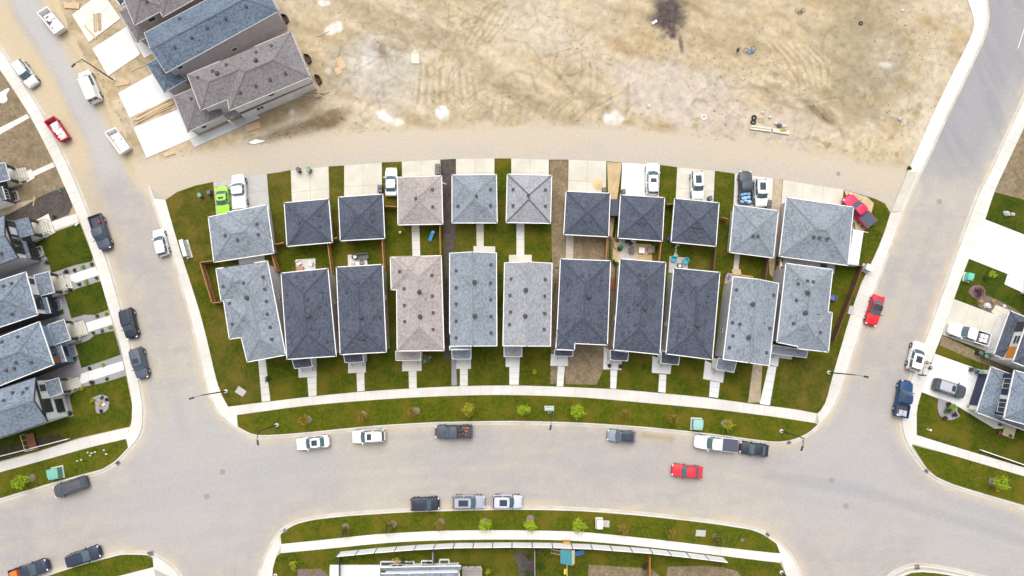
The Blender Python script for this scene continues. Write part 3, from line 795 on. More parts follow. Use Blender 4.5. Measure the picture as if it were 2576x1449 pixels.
# right block
patch('earth_yard', INR[2:] + SWR_T[1:] + [(2750, 1207), (2750, 300)], M_LAWNG, .084)
patch('dry_yard', [(2576, 320), (2532, 413), (2500, 483), (2640, 520), (2640, 300)], M_ROUGHG, .092)
patch('lawn', [(2500, 485), (2480, 549), (2576, 587), (2650, 610), (2650, 560), (2560, 520), (2540, 505)], M_LAWNG, .10, 'green')
patch('lawn', [(2435, 655), (2400, 750), (2490, 785), (2576, 815), (2650, 840), (2650, 760), (2524, 718), (2532, 693)], M_LAWNG, .10, 'green')
patch('mulch_bed', [(2435, 735), (2440, 722), (2455, 716), (2472, 720), (2480, 735), (2470, 752), (2450, 752)], noisy('red_mulch', (.13, .075, .075), (.27, .18, .17), 6, .97, bump=.8, bscale=14), .104, excl=True, soft=1)
patch('mulch_bed', [(2400 + 55, 755), (2470, 742), (2490, 745), (2576, 790), (2576, 812), (2490, 785), (2462, 775)], M_MULCH, .104, excl=True, soft=1)
patch('dry_yard', [(2369, 843), (2362, 868), (2460, 912), (2500, 925), (2560, 940), (2560, 925), (2480, 895)], M_ROUGHG, .10)
patch('lawn', [(2362, 868), (2352, 888), (2480, 930), (2560, 950), (2560, 940), (2480, 918), (2430, 898)], M_LAWN, .101, 'yard')
patch('lawn', [(2317, 988), (2304, 1033), (2305, 1092), (2365, 1111), (2576, 1173), (2680, 1203), (2680, 1150), (2500, 1080), (2440, 1054), (2420, 1040), (2360, 1003)], M_LAWN, .10, 'yard')
# patchy ground inside the central block
patch('patchy_lawn', [(420, 506), (447, 485), (535, 462), (541, 545), (515, 600), (512, 665), (500, 690), (476, 690), (447, 600)], M_LAWNB, .1005, 'brown', soft=1)
patch('patchy_lawn', [(520, 780), (560, 770), (575, 860), (620, 920), (650, 940), (655, 1006), (577, 1018), (556, 975), (535, 880)], M_LAWNB, .1005, 'brown', soft=1)
patch('patchy_lawn', [(673, 440), (730, 428), (716, 520), (722, 615), (690, 610), (684, 520)], M_LAWNB, .1005, 'brown')
patch('patchy_lawn', [(830, 420), (864, 418), (858, 500), (838, 520)], M_LAWNB, .1005, 'brown')
patch('topsoil_strip', [(1109, 403), (1146, 402), (1146, 600), (1134, 700), (1132, 905), (1119, 905), (1118, 600)], M_SOIL, .1005, excl=True)
patch('dry_yard', [(1383, 404), (1428, 404), (1428, 470), (1420, 600), (1418, 660), (1540, 660), (1535, 590), (1550, 590), (1540, 880), (1500, 968), (1424, 966), (1420, 930), (1398, 966), (1384, 966), (1390, 700)], M_ROUGHG, .1005, excl=True)
patch('dry_yard', [(1418, 586), (1533, 592), (1530, 664), (1412, 660)], M_ROUGHG, .1005, excl=True)
patch('gravel_yard', [(1527, 408), (1564, 411), (1556, 490), (1540, 600), (1550, 610), (1640, 615), (1640, 665), (1540, 660), (1545, 600), (1528, 590), (1530, 490)], M_GRAV, .1006, excl=True)
patch('patchy_lawn', [(1150, 575), (1198, 570), (1198, 630), (1145, 633)], M_LAWNB, .1005, 'brown')
patch('patchy_lawn', [(1740, 640), (1790, 650), (1795, 685), (1735, 680)], M_LAWNB, .1005, 'brown', soft=1)
patch('dirt_strip', [(1945, 449), (1968, 454), (1960, 560), (1945, 700), (1935, 690), (1930, 560)], M_DIRT, .1006, excl=True)
patch('dirt_yard', [(2123, 478), (2200, 502), (2190, 540), (2165, 600), (2140, 620), (2135, 520)], noisy('sandy_dirt', (.44, .33, .19), (.54, .43, .28), 1.2, .97, bump=.4), .1006, excl=True, soft=1)
patch('dirt_strip', [(1895, 905), (1918, 900), (1912, 1012), (1881, 1013)], M_DIRT, .1006, excl=True)
patch('patchy_lawn', [(1960, 900), (2080, 905), (2095, 930), (2078, 1000), (2055, 1030), (1960, 1015)], M_LAWNB, .1004, 'olive', soft=1)
patch('gravel_strip', [(1136, 880), (1146, 880), (1150, 968), (1136, 970)], M_GGRAV, .1008, excl=True)
patch('dry_yard', [(1480, 1420), (1560, 1425), (1660, 1430), (1660, 1500), (1480, 1500)], M_ROUGHG, .1004, soft=1)
patch('dry_yard', [(1680, 1425), (1800, 1422), (1870, 1440), (1870, 1500), (1670, 1500)], M_ROUGHG, .1004, soft=1)
patch('topsoil_bed', [(1290, 1390), (1345, 1390), (1345, 1500), (1300, 1500), (1310, 1440)], M_SOIL, .1005, excl=True, soft=1)
patch('mulch_bed', [(748, 1431), (827, 1430), (827, 1500), (752, 1500)], M_MULCH, .1006, excl=True, soft=1)

# paving poured as slabs
def paving(name, q, nx, ny, mat=M_CONC, z=.125, gap=.012):
    W4 = [Vector(p[:2]) for p in PG(q)]
    EXCL.append([tuple(p) for p in W4])
    base = MB().prism(W4, .05, z - .03).build(name, M_JOINT, kind='structure')
    L = (W4[1] - W4[0]).length; Hh = (W4[3] - W4[0]).length
    gu, gv = gap / max(.3, L) * nx, gap / max(.3, Hh) * ny
    def bl(u, v): return W4[0].lerp(W4[1], u).lerp(W4[3].lerp(W4[2], u), v)
    for i in range(nx):
        for j in range(ny):
            a, b, c, d = (i + gu) / nx, (i + 1 - gu) / nx, (j + gv) / ny, (j + 1 - gv) / ny
            MB().prism([bl(a, c), bl(b, c), bl(b, d), bl(a, d)], z - .08, z + random.uniform(-.002, .002)).build('slab', mat, base)
    return base
# driveways off the lane (top-left, top-right, bottom-right, bottom-left)
paving('driveway', [(537, 458), (672, 438), (682, 560), (548, 580)], 2, 3, M_GREYC)
paving('driveway', [(732, 430), (827, 419), (830, 530), (736, 540)], 2, 2, M_CREAM)
paving('driveway', [(866, 417), (961, 409), (962, 520), (866, 525)], 2, 2, M_CREAM)
paving('driveway', [(1011, 407), (1108, 402), (1110, 480), (1012, 482)], 2, 2, M_CREAM)
paving('driveway', [(1147, 400), (1244, 399), (1244, 470), (1147, 470)], 2, 2, M_CREAM)
paving('driveway', [(1286, 399), (1381, 402), (1380, 470), (1286, 470)], 2, 2, M_CREAM)
paving('driveway', [(1430, 402), (1525, 406), (1524, 510), (1428, 508)], 2, 2, M_CREAM)
paving('driveway', [(1565, 410), (1660, 415), (1656, 520), (1560, 515)], 2, 2, M_CONCW)
paving('driveway', [(1703, 421), (1798, 430), (1793, 535), (1698, 525)], 2, 2, M_CREAM)
paving('driveway', [(1848, 437), (1944, 449), (1938, 560), (1843, 550)], 2, 2, M_CONC)
paving('driveway', [(1969, 453), (2122, 477), (2112, 560), (1962, 545)], 3, 2, M_CREAM)
# driveways of the new houses across the street
paving('driveway', [(257, -20), (305, 47), (225, 107), (182, 38)], 2, 2, noisy('pale_dusty_concrete', (.55, .53, .47), (.64, .62, .57), .5, .9))
paving('driveway', [(320, 67), (355, 137), (273, 192), (233, 123)], 1, 2, M_CONCW)
paving('driveway', [(395, 180), (450, 240), (327, 297), (298, 235)], 1, 2, M_CONCW)
paving('driveway', [(450, 275), (500, 342), (370, 398), (337, 322)], 1, 2, M_CONCW)
paving('path', [(340, 108), (366, 98), (385, 135), (364, 147)], 1, 1, M_CONCW)
paving('path', [(478, 352), (640, 283), (655, 297), (490, 371)], 5, 1, noisy('pale_grey_concrete', (.50, .51, .52), (.57, .58, .585), .8, .9))
# right-hand driveways
paving('driveway', [(2477, 552), (2620, 608), (2590, 712), (2436, 651)], 3, 2, M_CONCW)
paving('path', [(2533, 690), (2600, 712), (2590, 745), (2525, 715)], 2, 1, M_CONCW)
paving('driveway', [(2398, 752), (2520, 798), (2492, 888), (2370, 842)], 3, 2, M_CREAM)
paving('path', [(2492, 785), (2504, 767), (2548, 783), (2535, 815)], 2, 1, M_CREAM)
paving('driveway', [(2351, 890), (2470, 932), (2440, 1035), (2317, 986)], 3, 3, noisy('bright_concrete', (.60, .60, .60), (.69, .69, .69), .5, .9))
paving('path', [(2410, 1023), (2440, 1020), (2560, 1078), (2500, 1078)], 3, 1, M_CONC)
# front walks of the main row, each with its landing
def walk(land, wk, n=3, mat=M_CONC, matl=None):
    if land: paving('landing', land, 1, 1, matl or mat, .16)
    paving('path', wk, 1, n, mat)
walk(None, [(650, 905), (669, 903), (681, 1008), (659, 1011)], 6)
walk([(750, 922), (796, 918), (798, 948), (752, 950)], [(773, 950), (797, 948), (797, 995), (777, 998)])
walk([(876, 908), (921, 905), (921, 937), (876, 939)], [(897, 939), (917, 937), (918, 983), (899, 985)])
walk([(1011, 902), (1061, 902), (1061, 933), (1012, 934)], [(1028, 934), (1048, 933), (1049, 976), (1029, 977)])
walk([(1147, 898), (1185, 898), (1185, 928), (1148, 928)], [(1157, 928), (1177, 928), (1177, 970), (1157, 971)])
walk([(1272, 892), (1308, 892), (1307, 923), (1272, 923)], [(1281, 923), (1307, 923), (1305, 968), (1281, 968)], mat=M_CONCW)
walk([(1386, 890), (1430, 894), (1428, 921), (1384, 920)], [(1403, 921), (1421, 922), (1417, 972), (1400, 972)], mat=M_CONCW)
walk([(1519, 872), (1565, 902), (1563, 931), (1517, 929)], [(1535, 931), (1553, 931), (1550, 978), (1535, 977)], mat=M_CONCW)
walk([(1641, 895), (1690, 910), (1686, 941), (1639, 938)], [(1658, 941), (1676, 942), (1674, 988), (1655, 986)], mat=M_CONCW)
walk([(1773, 906), (1823, 930), (1818, 963), (1768, 953)], [(1786, 958), (1811, 962), (1806, 1001), (1783, 998)], mat=M_CONCW)
walk([(1932, 886), (1960, 892), (1956, 922), (1928, 917)], [(1932, 920), (1953, 922), (1936, 1020), (1910, 1016)], 5, mat=M_CONCW)
# back walks and patios
paving('path', [(1035, 560), (1055, 560), (1058, 650), (1038, 650)], 1, 4, M_CONC)
paving('path', [(1198, 560), (1217, 560), (1217, 625), (1199, 625)], 1, 3, M_CREAM)
paving('patio', [(1191, 619), (1246, 620), (1246, 645), (1191, 645)], 1, 1, M_CREAM)
paving('path', [(1299, 560), (1319, 560), (1319, 645), (1299, 645)], 1, 4, M_CONC)
paving('patio', [(1280, 641), (1338, 641), (1338, 670), (1280, 670)], 1, 1, M_CREAM)
paving('path', [(1425, 590), (1443, 592), (1441, 665), (1422, 665)], 1, 3, noisy('pinkish_concrete', (.38, .33, .29), (.46, .41, .36), 1, .9))
paving('patio', [(744, 653), (794, 650), (795, 690), (746, 693)], 1, 1, M_CONC)
paving('patio', [(875, 641), (924, 640), (925, 680), (876, 682)], 1, 1, M_CONC)
paving('patio', [(1557, 600), (1600, 603), (1598, 640), (1554, 636)], 1, 1, M_GREYC)
paving('patio', [(1558, 636), (1597, 640), (1595, 668), (1556, 664)], 3, 1, noisy('mauve_pavers', (.42, .38, .38), (.50, .46, .46), 1, .9))
paving('patio', [(1684, 644), (1732, 649), (1728, 690), (1681, 686)], 1, 1, M_GREYC)
paving('path', [(1848, 636), (1861, 638), (1857, 680), (1844, 678)], 1, 3, M_CONC)
paving('patio', [(600, 652), (665, 640), (668, 662), (604, 672)], 2, 1, M_CONC)
paving('patio', [(1970, 645), (2100, 662), (2098, 690), (1966, 672)], 4, 1, M_GREYC)
# left-hand front walks (towards the street, house end first)
paving('path', [(130, 558), (194, 537), (200, 558), (140, 580)], 3, 1, M_CONC)
paving('landing', [(70, 566), (124, 538), (141, 586), (88, 612)], 1, 1, M_CONC, .22)
paving('path', [(160, 697), (241, 671), (250, 692), (192, 711)], 4, 1, M_CONCW)
paving('path', [(217, 812), (278, 794), (285, 816), (224, 835)], 3, 1, M_CONCW)
paving('path', [(205, 940), (309, 908), (314, 930), (200, 968)], 5, 1, M_CONCW)
paving('path', [(82, 432), (135, 408), (140, 420), (88, 444)], 3, 1, M_CONC)
paving('landing', [(60, 436), (80, 426), (90, 448), (70, 460)], 1, 1, M_CONC, .2)
paving('path', [(0, 322), (70, 287), (76, 297), (0, 340)], 4, 1, M_CONC)
patch('concrete_washout', [(-5, 238), (20, 222), (27, 224), (15, 240), (22, 252), (8, 262), (-5, 255)], M_WHITE, .105, soft=1)
# bottom yard
paving('patio', [(830, 1420), (957, 1420), (957, 1500), (828, 1500)], 2, 2, M_CONCW)

# ================================================================ HOUSES
def solve3(rows):
    A = np.array([r[:3] for r in rows]); b = np.array([r[3] for r in rows])
    return Vector(np.linalg.solve(A, b))
class Roof:
    """a roof over four eave corners (world, given in order); ends 'hip' or 'gable'"""
    def __init__(s, q, ze, slope=.40, ends=('hip', 'hip'), axis=None):
        q = [Vector((p[0], p[1])) for p in q]
        if sum(q[i].x * q[(i + 1) % 4].y - q[(i + 1) % 4].x * q[i].y for i in range(4)) < 0: q = q[::-1]
        L = [(q[(i + 1) % 4] - q[i]).length for i in range(4)]
        swap = (L[1] + L[3] > L[0] + L[2])
        if axis is not None:      # axis: direction of the ridge
            d = (q[1] - q[0]).normalized(); swap = abs(d.dot(Vector(axis).normalized())) < .7
        if swap: q = q[1:] + q[:1]
        s.q, s.ze, s.sl = q, ze, slope
        s.n = []
        for i in range(4):
            d = (q[(i + 1) % 4] - q[i]).normalized(); s.n.append(Vector((-d.y, d.x)))
        # which end is which: edge 1 = end near q1/q2, edge 3 = end near q3/q0
        s.ends = {1: ends[0], 3: ends[1]}
        def pl(i): n, a = s.n[i], q[i]; return (slope * n.x, slope * n.y, -1.0, slope * n.dot(a) - ze)
        def vt(i): n, a = s.n[i], q[i]; return (n.x, n.y, 0.0, n.dot(a))
        s.A = solve3([pl(0), pl(2), pl(1) if s.ends[1] == 'hip' else vt(1)])
        s.B = solve3([pl(0), pl(2), pl(3) if s.ends[3] == 'hip' else vt(3)])
    def z(s, x, y):
        v = Vector((x, y)); r = 1e9
        for i in range(4):
            d = s.n[i].dot(v - s.q[i])
            if d < -.15: return -1e9
            if i in (0, 2) or s.ends[i] == 'hip': r = min(r, s.ze + s.sl * d)
        return r
    def mesh(s, dz=0.0):
        c = [Vector((p.x, p.y, s.ze + dz)) for p in s.q]; A, B = s.A.copy(), s.B.copy(); A.z += dz; B.z += dz
        mb = MB()
        def face(*ps):
            e = (ps[1] - ps[0]).normalized(); nrm = (ps[1] - ps[0]).cross(ps[2] - ps[0]).normalized(); up = nrm.cross(e)
            uv = [((p - ps[0]).dot(e) + ps[0].x * .37 + 50, (p - ps[0]).dot(up) + ps[0].y * .23 + 50) for p in ps]
            mb.add(ps, [tuple(range(len(ps)))], [uv])
        face(c[0], c[1], A, B); face(c[2], c[3], B, A)
        if s.ends[1] == 'hip': face(c[1], c[2], A)
        if s.ends[3] == 'hip': face(c[3], c[0], B)
        return mb
    def trim(s):
        mb = MB(); c = [Vector((p.x, p.y, s.ze)) for p in s.q]
        ed = [(c[0], c[1]), (c[2], c[3])]
        ed += [(c[1], c[2])] if s.ends[1] == 'hip' else [(c[1], s.A), (s.A, c[2])]
        ed += [(c[3], c[0])] if s.ends[3] == 'hip' else [(c[3], s.B), (s.B, c[0])]
        for a, b in ed: mb.bar(a + Vector((0, 0, -.05)), b + Vector((0, 0, -.05)), .11, .17)
        sof = [p.lerp((c[0] + c[1] + c[2] + c[3]) / 4, .004) for p in c]
        mb.add([(p.x, p.y, s.ze - .07) for p in sof], [(3, 2, 1, 0)])
        return mb
    def caps(s, w=.21):
        mb = MB(); c = [Vector((p.x, p.y, s.ze)) for p in s.q]; up = Vector((0, 0, .012))
        segs = [(s.A, s.B)]
        if s.ends[1] == 'hip': segs += [(c[1], s.A), (c[2], s.A)]
        if s.ends[3] == 'hip': segs += [(c[3], s.B), (c[0], s.B)]
        for a, b in segs:
            if (b - a).length < .3: continue
            n = max(1, int((b - a).length / .55)); d = (b - a) / n
            for k in range(n):      # overlapping cap shingles
                mb.bar(a + d * k + up, a + d * (k + 1.08) + up * 1.6, w, .03)
        return mb
    def walls(s, ov=.45, z0=0.0):
        ins = offset([tuple(p) for p in s.q], ov)
        zt = s.ze + s.sl * ov - .12
        mb = MB().prism(ins, z0, zt)
        for e, R in ((1, s.A), (3, s.B)):
            if s.ends[e] == 'gable':
                i, j = (e, (e + 1) % 4)
                m = Vector((R.x, R.y)) + s.n[e] * ov
                a, b = ins[i], ins[j]
                n2 = s.n[e] * .25
                tri = [(a.x, a.y, zt - .01), (b.x, b.y, zt - .01), (m.x, m.y, s.A.z - .16)]
                tr2 = [(x + n2.x, y + n2.y, z) for x, y, z in tri]
                mb.add(tri + tr2, [(0, 1, 2), (5, 4, 3), (0, 2, 5, 3), (1, 4, 5, 2)])
        s.ins = ins
        return mb
def box_vent(p, rot, parent):
    mb = MB().box((p[0], p[1], p[2] + .07), (.36, .36, .16), rot, taper=.88).box((p[0], p[1], p[2] + .165), (.40, .40, .035), rot)
    return mb.build('roof_vent', M_VENT, parent)
def turbine(p, parent):
    mb = MB().lathe((p[0], p[1], p[2] - .08), [(.16, 0), (.16, .18), (.30, .24), (.33, .36), (.27, .47), (.10, .53)], 12)
    return mb.build('turbine_vent', M_VENT, parent)
def stack(p, parent):
    return MB().tube((p[0], p[1], p[2] - .1), (p[0], p[1], p[2] + .35), .06, n=8).build('vent_pipe', M_BLACK, parent)
def roof_point(px, py, roofs, z0):
    z = z0
    for _ in range(6):
        p = P(px, py, z); zz = max(r.z(p.x, p.y) for r in roofs)
        if zz < 0: break
        z = zz
    return P(px, py, z)
def window(parent, p, u, n, w, h, cols=1, rows=1, frame=M_GUT, name='window', glass=M_GLASS):
    """p: lower-left corner on the wall face, u along the wall, n outward"""
    p, u, n = Vector(p), Vector(u).to_3d().normalized(), Vector(n).to_3d().normalized()
    up = Vector((0, 0, 1)); fw = .07
    mb = MB(); c = p + n * .03
    mb.bar(c + up * (fw / 2), c + u * w + up * (fw / 2), .08, fw); mb.bar(c + up * (h - fw / 2), c + u * w + up * (h - fw / 2), .08, fw)
    for i in range(cols + 1):
        x = fw / 2 + (w - fw) * i / cols
        mb.bar(c + u * x + up * fw, c + u * x + up * (h - fw), fw, .082)
    for j in range(1, rows):
        y = h * j / rows
        mb.bar(c + u * fw + up * y, c + u * (w - fw) + up * y, .084, fw * .7)
    o = mb.build(name, frame, parent)
    for i in range(cols):
        for j in range(rows):
            a = p + n * .02 + u * (fw * .6 + (w - fw) * i / cols) + up * (fw * .5 + (h - fw) * j / rows)
            ww, hh = (w - fw) / cols - fw * .2, (h - fw) / rows
            MB().add([a, a + u * ww, a + u * ww + up * hh, a + up * hh], [(0, 1, 2, 3)]).build('pane', glass, o)
    return o
def door(parent, p, u, n, w, h, mat, name='door', panels=0):
    p, u, n = Vector(p), Vector(u).to_3d().normalized(), Vector(n).to_3d().normalized(); up = Vector((0, 0, 1))
    a = p + n * .02
    mb = MB().add([a - n * .05, a + u * w - n * .05, a + u * w + up * h - n * .05, a + up * h - n * .05, a + n * .03, a + u * w + n * .03, a + u * w + up * h + n * .03, a + up * h + n * .03],
                  [(4, 5, 6, 7), (0, 4, 7, 3), (1, 2, 6, 5), (3, 7, 6, 2), (0, 1, 5, 4)])
    for k in range(1, panels):
        mb.bar(a + n * .04 + up * (h * k / panels), a + u * w + n * .04 + up * (h * k / panels), .03, .04)
    o = mb.build(name, mat, parent)
    if not panels:
        h0 = a + n * .07 + u * (w * .88) + up * 1.0
        MB().bar(h0, h0 + u * -.12, .05, .05).build('handle', M_RIM, o)
    return o
def house(name, label, wings, wallmat, roofmat, vents=(), turbs=(), stacks=(), capmat=None, porch=None, cat='house', fdoor=None, windows=True, garage=False, trim=M_GUT):
    """wings: (quad in plan units at eave height, eave height, slope, ends, axis)"""
    roofs = []
    for q, ze, sl, ends, ax in wings:
        roofs.append(Roof([P(a, b, ze) for a, b in q], ze, sl, ends, ax))
    c = sum(roofs[0].q, Vector((0, 0))) / 4
    root = thing(name, label, cat, (c.x, c.y, .06))
    rp = None
    for k, r in enumerate(roofs):
        r.walls(.42 + .012 * k, .06).build('wall', wallmat, root)
        o = r.mesh(.0 + .004 * k).build('roof', roofmat, root)
        r.trim().build('gutter', trim, o)
        r.caps().build('ridge_cap', capmat or CAPS[roofmat], o)
        rp = rp or o; r.obj = o
    d0 = roofs[0].q[1] - roofs[0].q[0]; rot = math.atan2(d0.y, d0.x)
    ze0 = wings[0][1]
    def host(p):
        best = max(roofs, key=lambda r: r.z(p.x, p.y)); return best.obj
    for v in vents:
        p = roof_point(v[0], v[1], roofs, ze0); box_vent(p, rot, host(p))
    for v in turbs:
        p = roof_point(v[0], v[1], roofs, ze0); turbine(p, host(p))
    for v in stacks:
        p = roof_point(v[0], v[1], roofs, ze0); stack(p, host(p))
    # openings: find the wall edges that face the street (south) and the lane (north)
    if windows:
        for r in roofs[:1]:
            ins = r.ins
            for i in range(4):
                a, b = ins[i], ins[(i + 1) % 4]; u = (b - a).normalized(); n = Vector((u.y, -u.x)); L = (b - a).length
                A3 = lambda s, z: (a.x + u.x * s, a.y + u.y * s, z)
                if garage:
                    if n.y > .7:
                        door(root, A3(L / 2 - 2.4, .14), u, n, 4.8, 2.15, M_GUT, 'garage_door', 4)
                    elif n.y < -.7:
                        door(root, A3(L * .62, .14), u, n, .9, 2.05, M_GUT)
                elif n.y < -.7:
                    window(root, A3(L * .12, 3.6), u, n, 1.5, 1.3, 2); window(root, A3(L * .62, 3.6), u, n, 1.5, 1.3, 2); window(root, A3(L * .55, 1.1), u, n, 1.9, 1.5, 3)
                    door(root, A3(L * .16, .5), u, n, .95, 2.05, plain((.05, .05, .06), .5))
                elif n.y > .7:
                    window(root, A3(L * .1, 3.6), u, n, 1.4, 1.2, 2); window(root, A3(L * .6, 3.6), u, n, 1.4, 1.2, 2); window(root, A3(L * .12, 1.2), u, n, 1.6, 1.2, 2)
                    door(root, A3(L * .6, .5), u, n, .95, 2.05, M_GUT)
                elif L > 8:
                    window(root, A3(L * .3, 3.9), u, n, .7, .9); window(root, A3(L * .62, 1.5), u, n, .7, .9)
    if porch:
        q, zp, kind = porch
        W4 = [P(a, b, zp) for a, b in q]
        pr = Roof(W4, zp, .28)
        # a lean-to: high along its house side (first edge of q)
        hi = .45
        top = [Vector((w.x, w.y, zp + (hi if k in (0, 1) else 0))) for k, w in enumerate(W4)]
        mb = MB(); e = (top[3] - top[2]).normalized()
        uv = [((p - top[2]).dot(e) + 20, abs((p - top[2]).cross(e).length) + 30) for p in top]
        sgn = (top[1] - top[0]).cross(top[2] - top[0]).z
        mb.add(top, [(0, 1, 2, 3) if sgn > 0 else (3, 2, 1, 0)], [uv if sgn > 0 else uv[::-1]])
        po = mb.build('porch_roof', roofmat, root)
        g = MB()
        for k in range(4): g.bar(top[k] - Vector((0, 0, .07)), top[(k + 1) % 4] - Vector((0, 0, .07)), .09, .15)
        g.add([(p.x, p.y, p.z - .15) for p in top], [(3, 2, 1, 0)])
        g.build('gutter', trim, po)
        cen = (W4[0] + W4[1] + W4[2] + W4[3]) / 4
        for k in (2, 3):
            b = W4[k].lerp(cen, .14)
            MB().box((b.x, b.y, (zp + .3) / 2 - .02), (.22, .22, zp - .42 + .2)).build('post', trim, root)
        gr = [Vector((p.x, p.y)) for p in W4]; gc = Vector((cen.x, cen.y))
        MB().prism([p.lerp(gc, .06) for p in gr], .06, .52).build('porch_floor', M_CONC, root)
        o2 = gr[3] - gr[0]; o2.normalize()
        a, b = gr[3].lerp(gr[2], .2), gr[3].lerp(gr[2], .8)
        for k, zz in enumerate((.38, .25)):
            s0, s1 = .28 * k - .1, .28 * (k + 1) - .1
            MB().prism([a + o2 * s0, b + o2 * s0, b + o2 * s1, a + o2 * s1], .05, zz).build('step', M_CONC, root)
        for s, q2 in ((0, a), (1, b)):
            r3 = MB(); h0 = Vector((q2.x, q2.y, .5)); h1 = Vector((q2.x + o2.x * .6, q2.y + o2.y * .6, .2))
            r3.bar(h0 + Vector((0, 0, .9)), h1 + Vector((0, 0, .9)), .045); r3.bar(h1, h1 + Vector((0, 0, .92)), .045); r3.bar(h0, h0 + Vector((0, 0, .92)), .045)
            r3.build('handrail', M_DARKM, root)
    return root, roofs
HIP, GAB = ('hip', 'hip'), ('gable', 'gable')
NS = (0, 1); EW = (1, 0)
T1 = lambda *a: [t(1, 1, x, y) for x, y in a]
T2 = lambda *a: [t(2, 1, x, y) for x, y in a]
T3 = lambda *a: [t(3, 1, x, y) for x, y in a]
T0 = lambda *a: [t(0, 1, x, y) for x, y in a]
ZE, ZG = 5.6, 2.75
# --- main row, west to east
house('house', 'grey hip roofed corner house with stepped eaves behind the brown wooden yard fence',
      [([(563, 673), (673, 656), (719, 893), (622, 911)], ZE, .40, HIP, NS), ([(543, 676), (640, 661), (657, 745), (556, 757)], ZE, .40, HIP, None), ([(562, 755), (660, 740), (678, 840), (577, 853)], ZE, .40, HIP, None)], SD_GREY, SH_GREY,
      vents=[(613, 712), (562, 721), (578, 763), (585, 815)] + T1((55, 642), (67, 733), (80, 825), (85, 921), (107, 1020), (120, 1110)), turbs=[(622, 749)], stacks=T1((72, 955)))
house('house', 'charcoal hip roofed house with white porch steps beside the grey corner house', [([(707, 687), (825, 675), (846, 896), (722, 904)], ZE, .40, HIP, NS)], SD_BEIGE, SH_DARK,
      vents=T1((308, 640), (442, 628), (350, 723), (497, 750), (233, 773), (385, 807), (475, 863), (516, 917), (246, 940), (257, 1087), (530, 1125), (407, 1025)), turbs=T1((396, 935)), stacks=T1((268, 1138), (450, 960)),
      porch=([(737, 905), (783, 900), (786, 922), (741, 927)], 2.9, 0))
house('house', 'charcoal hip roofed house whose back patio holds a dark sofa set', [([(846, 672), (962, 665), (972, 886), (856, 892)], ZE, .40, HIP, NS)], SD_TAUPE, SH_DARK,
      vents=T1((767, 683), (686, 750), (797, 805), (881, 800), (689, 922), (889, 940), (928, 938), (703, 1088), (812, 1100), (895, 1098)), turbs=T1((796, 943)), stacks=T1((668, 1048)),
      porch=([(866, 893), (914, 890), (915, 910), (868, 912)], 2.9, 0))
house('house', 'taupe roofed house with a notched side eave beside the dark soil strip', [([(997, 646), (1110, 643), (1117, 882), (999, 883)], ZE, .40, HIP, NS), ([(982, 647), (1060, 645), (1061, 728), (984, 729)], ZE, .40, HIP, None)], SD_BEIGE, SH_TAUPE,
      vents=T1((1085, 600), (1328, 628), (1119, 730), (1332, 785), (1120, 855), (1337, 910), (1123, 977), (1338, 1037)), turbs=T1((1235, 755), (1240, 940)), stacks=T1((1282, 805)),
      porch=([(996, 883), (1059, 885), (1059, 906), (996, 907)], 2.9, 0))
house('house', 'blue grey gable roofed house between the dark soil strip and the pale grey house', [([(1131, 637), (1249, 636), (1250, 870), (1131, 871)], ZE, .36, GAB, NS), ([(1131, 840), (1184, 840), (1184, 879), (1131, 880)], ZE, .34, HIP, None)], SD_GREY, SH_GREY,
      vents=T1((1772, 550), (1511, 594), (1772, 686), (1511, 722), (1772, 812), (1511, 846), (1773, 938), (1511, 973), (1774, 1062), (1511, 1100)), turbs=T1((1650, 681), (1652, 935)), stacks=T1((1704, 750)),
      porch=([(1137, 878), (1185, 874), (1185, 903), (1137, 903)], 2.9, 0))
house('house', 'pale grey gable roofed house with a small round yellow shrub on its front lawn', [([(1269, 661), (1389, 662), (1385, 871), (1265, 870)], ZE, .36, GAB, NS)], SD_GREY, SH_LGREY,
      vents=T2((250, 660), (248, 785), (246, 915), (243, 1035)) + T1((1925, 656), (1917, 780), (1920, 905), (1913, 1000)), turbs=T2((104, 741), (100, 936)), stacks=T2((205, 862), (36, 835)),
      porch=([(1268, 870), (1313, 870), (1313, 897), (1268, 897)], 2.9, 0))
house('house', 'charcoal hip roofed house standing in a bare brown unsodded yard', [([(1410, 651), (1536, 656), (1528, 868), (1400, 862)], ZE, .36, HIP, NS), ([(1401, 830), (1448, 832), (1445, 881), (1398, 879)], ZE, .36, HIP, None)], SD_BEIGE, SH_DARK,
      vents=T2((532, 626), (585, 630), (675, 658), (428, 690), (593, 702), (671, 735), (422, 817), (664, 895), (576, 914), (415, 970), (659, 1012)), turbs=T2((583, 790)), stacks=T2((671, 700), (408, 1006), (498, 915)),
      porch=([(1395, 880), (1441, 882), (1441, 896), (1395, 895)], 2.9, 0))
house('house', 'charcoal hip roofed house behind the tan gravel patio with grey armchairs', [([(1560, 651), (1675, 660), (1660, 892), (1543, 880)], ZE, .38, HIP, NS)], SD_GREY, SH_DARK,
      vents=T2((963, 618), (1010, 623), (957, 685), (1015, 690), (947, 842), (1067, 850), (881, 897), (935, 998), (992, 1003), (837, 1065)), turbs=T2((1003, 878)), stacks=T2((872, 938), (1080, 830)),
      porch=([(1535, 880), (1580, 887), (1579, 908), (1535, 905)], 2.9, 0))
house('house', 'charcoal hip roofed house behind the patio with turquoise chairs', [([(1695, 674), (1811, 685), (1792, 905), (1675, 890)], ZE, .38, HIP, NS)], SD_GREY, SH_DARK,
      vents=T2((1385, 718), (1284, 745), (1475, 778), (1410, 845), (1265, 930), (1458, 965), (1269, 1048), (1251, 1087), (1443, 1128)), turbs=T2((1397, 1005)), stacks=T2((1297, 1020), (1465, 828)),
      porch=([(1663, 882), (1708, 896), (1707, 918), (1662, 913)], 2.9, 0))
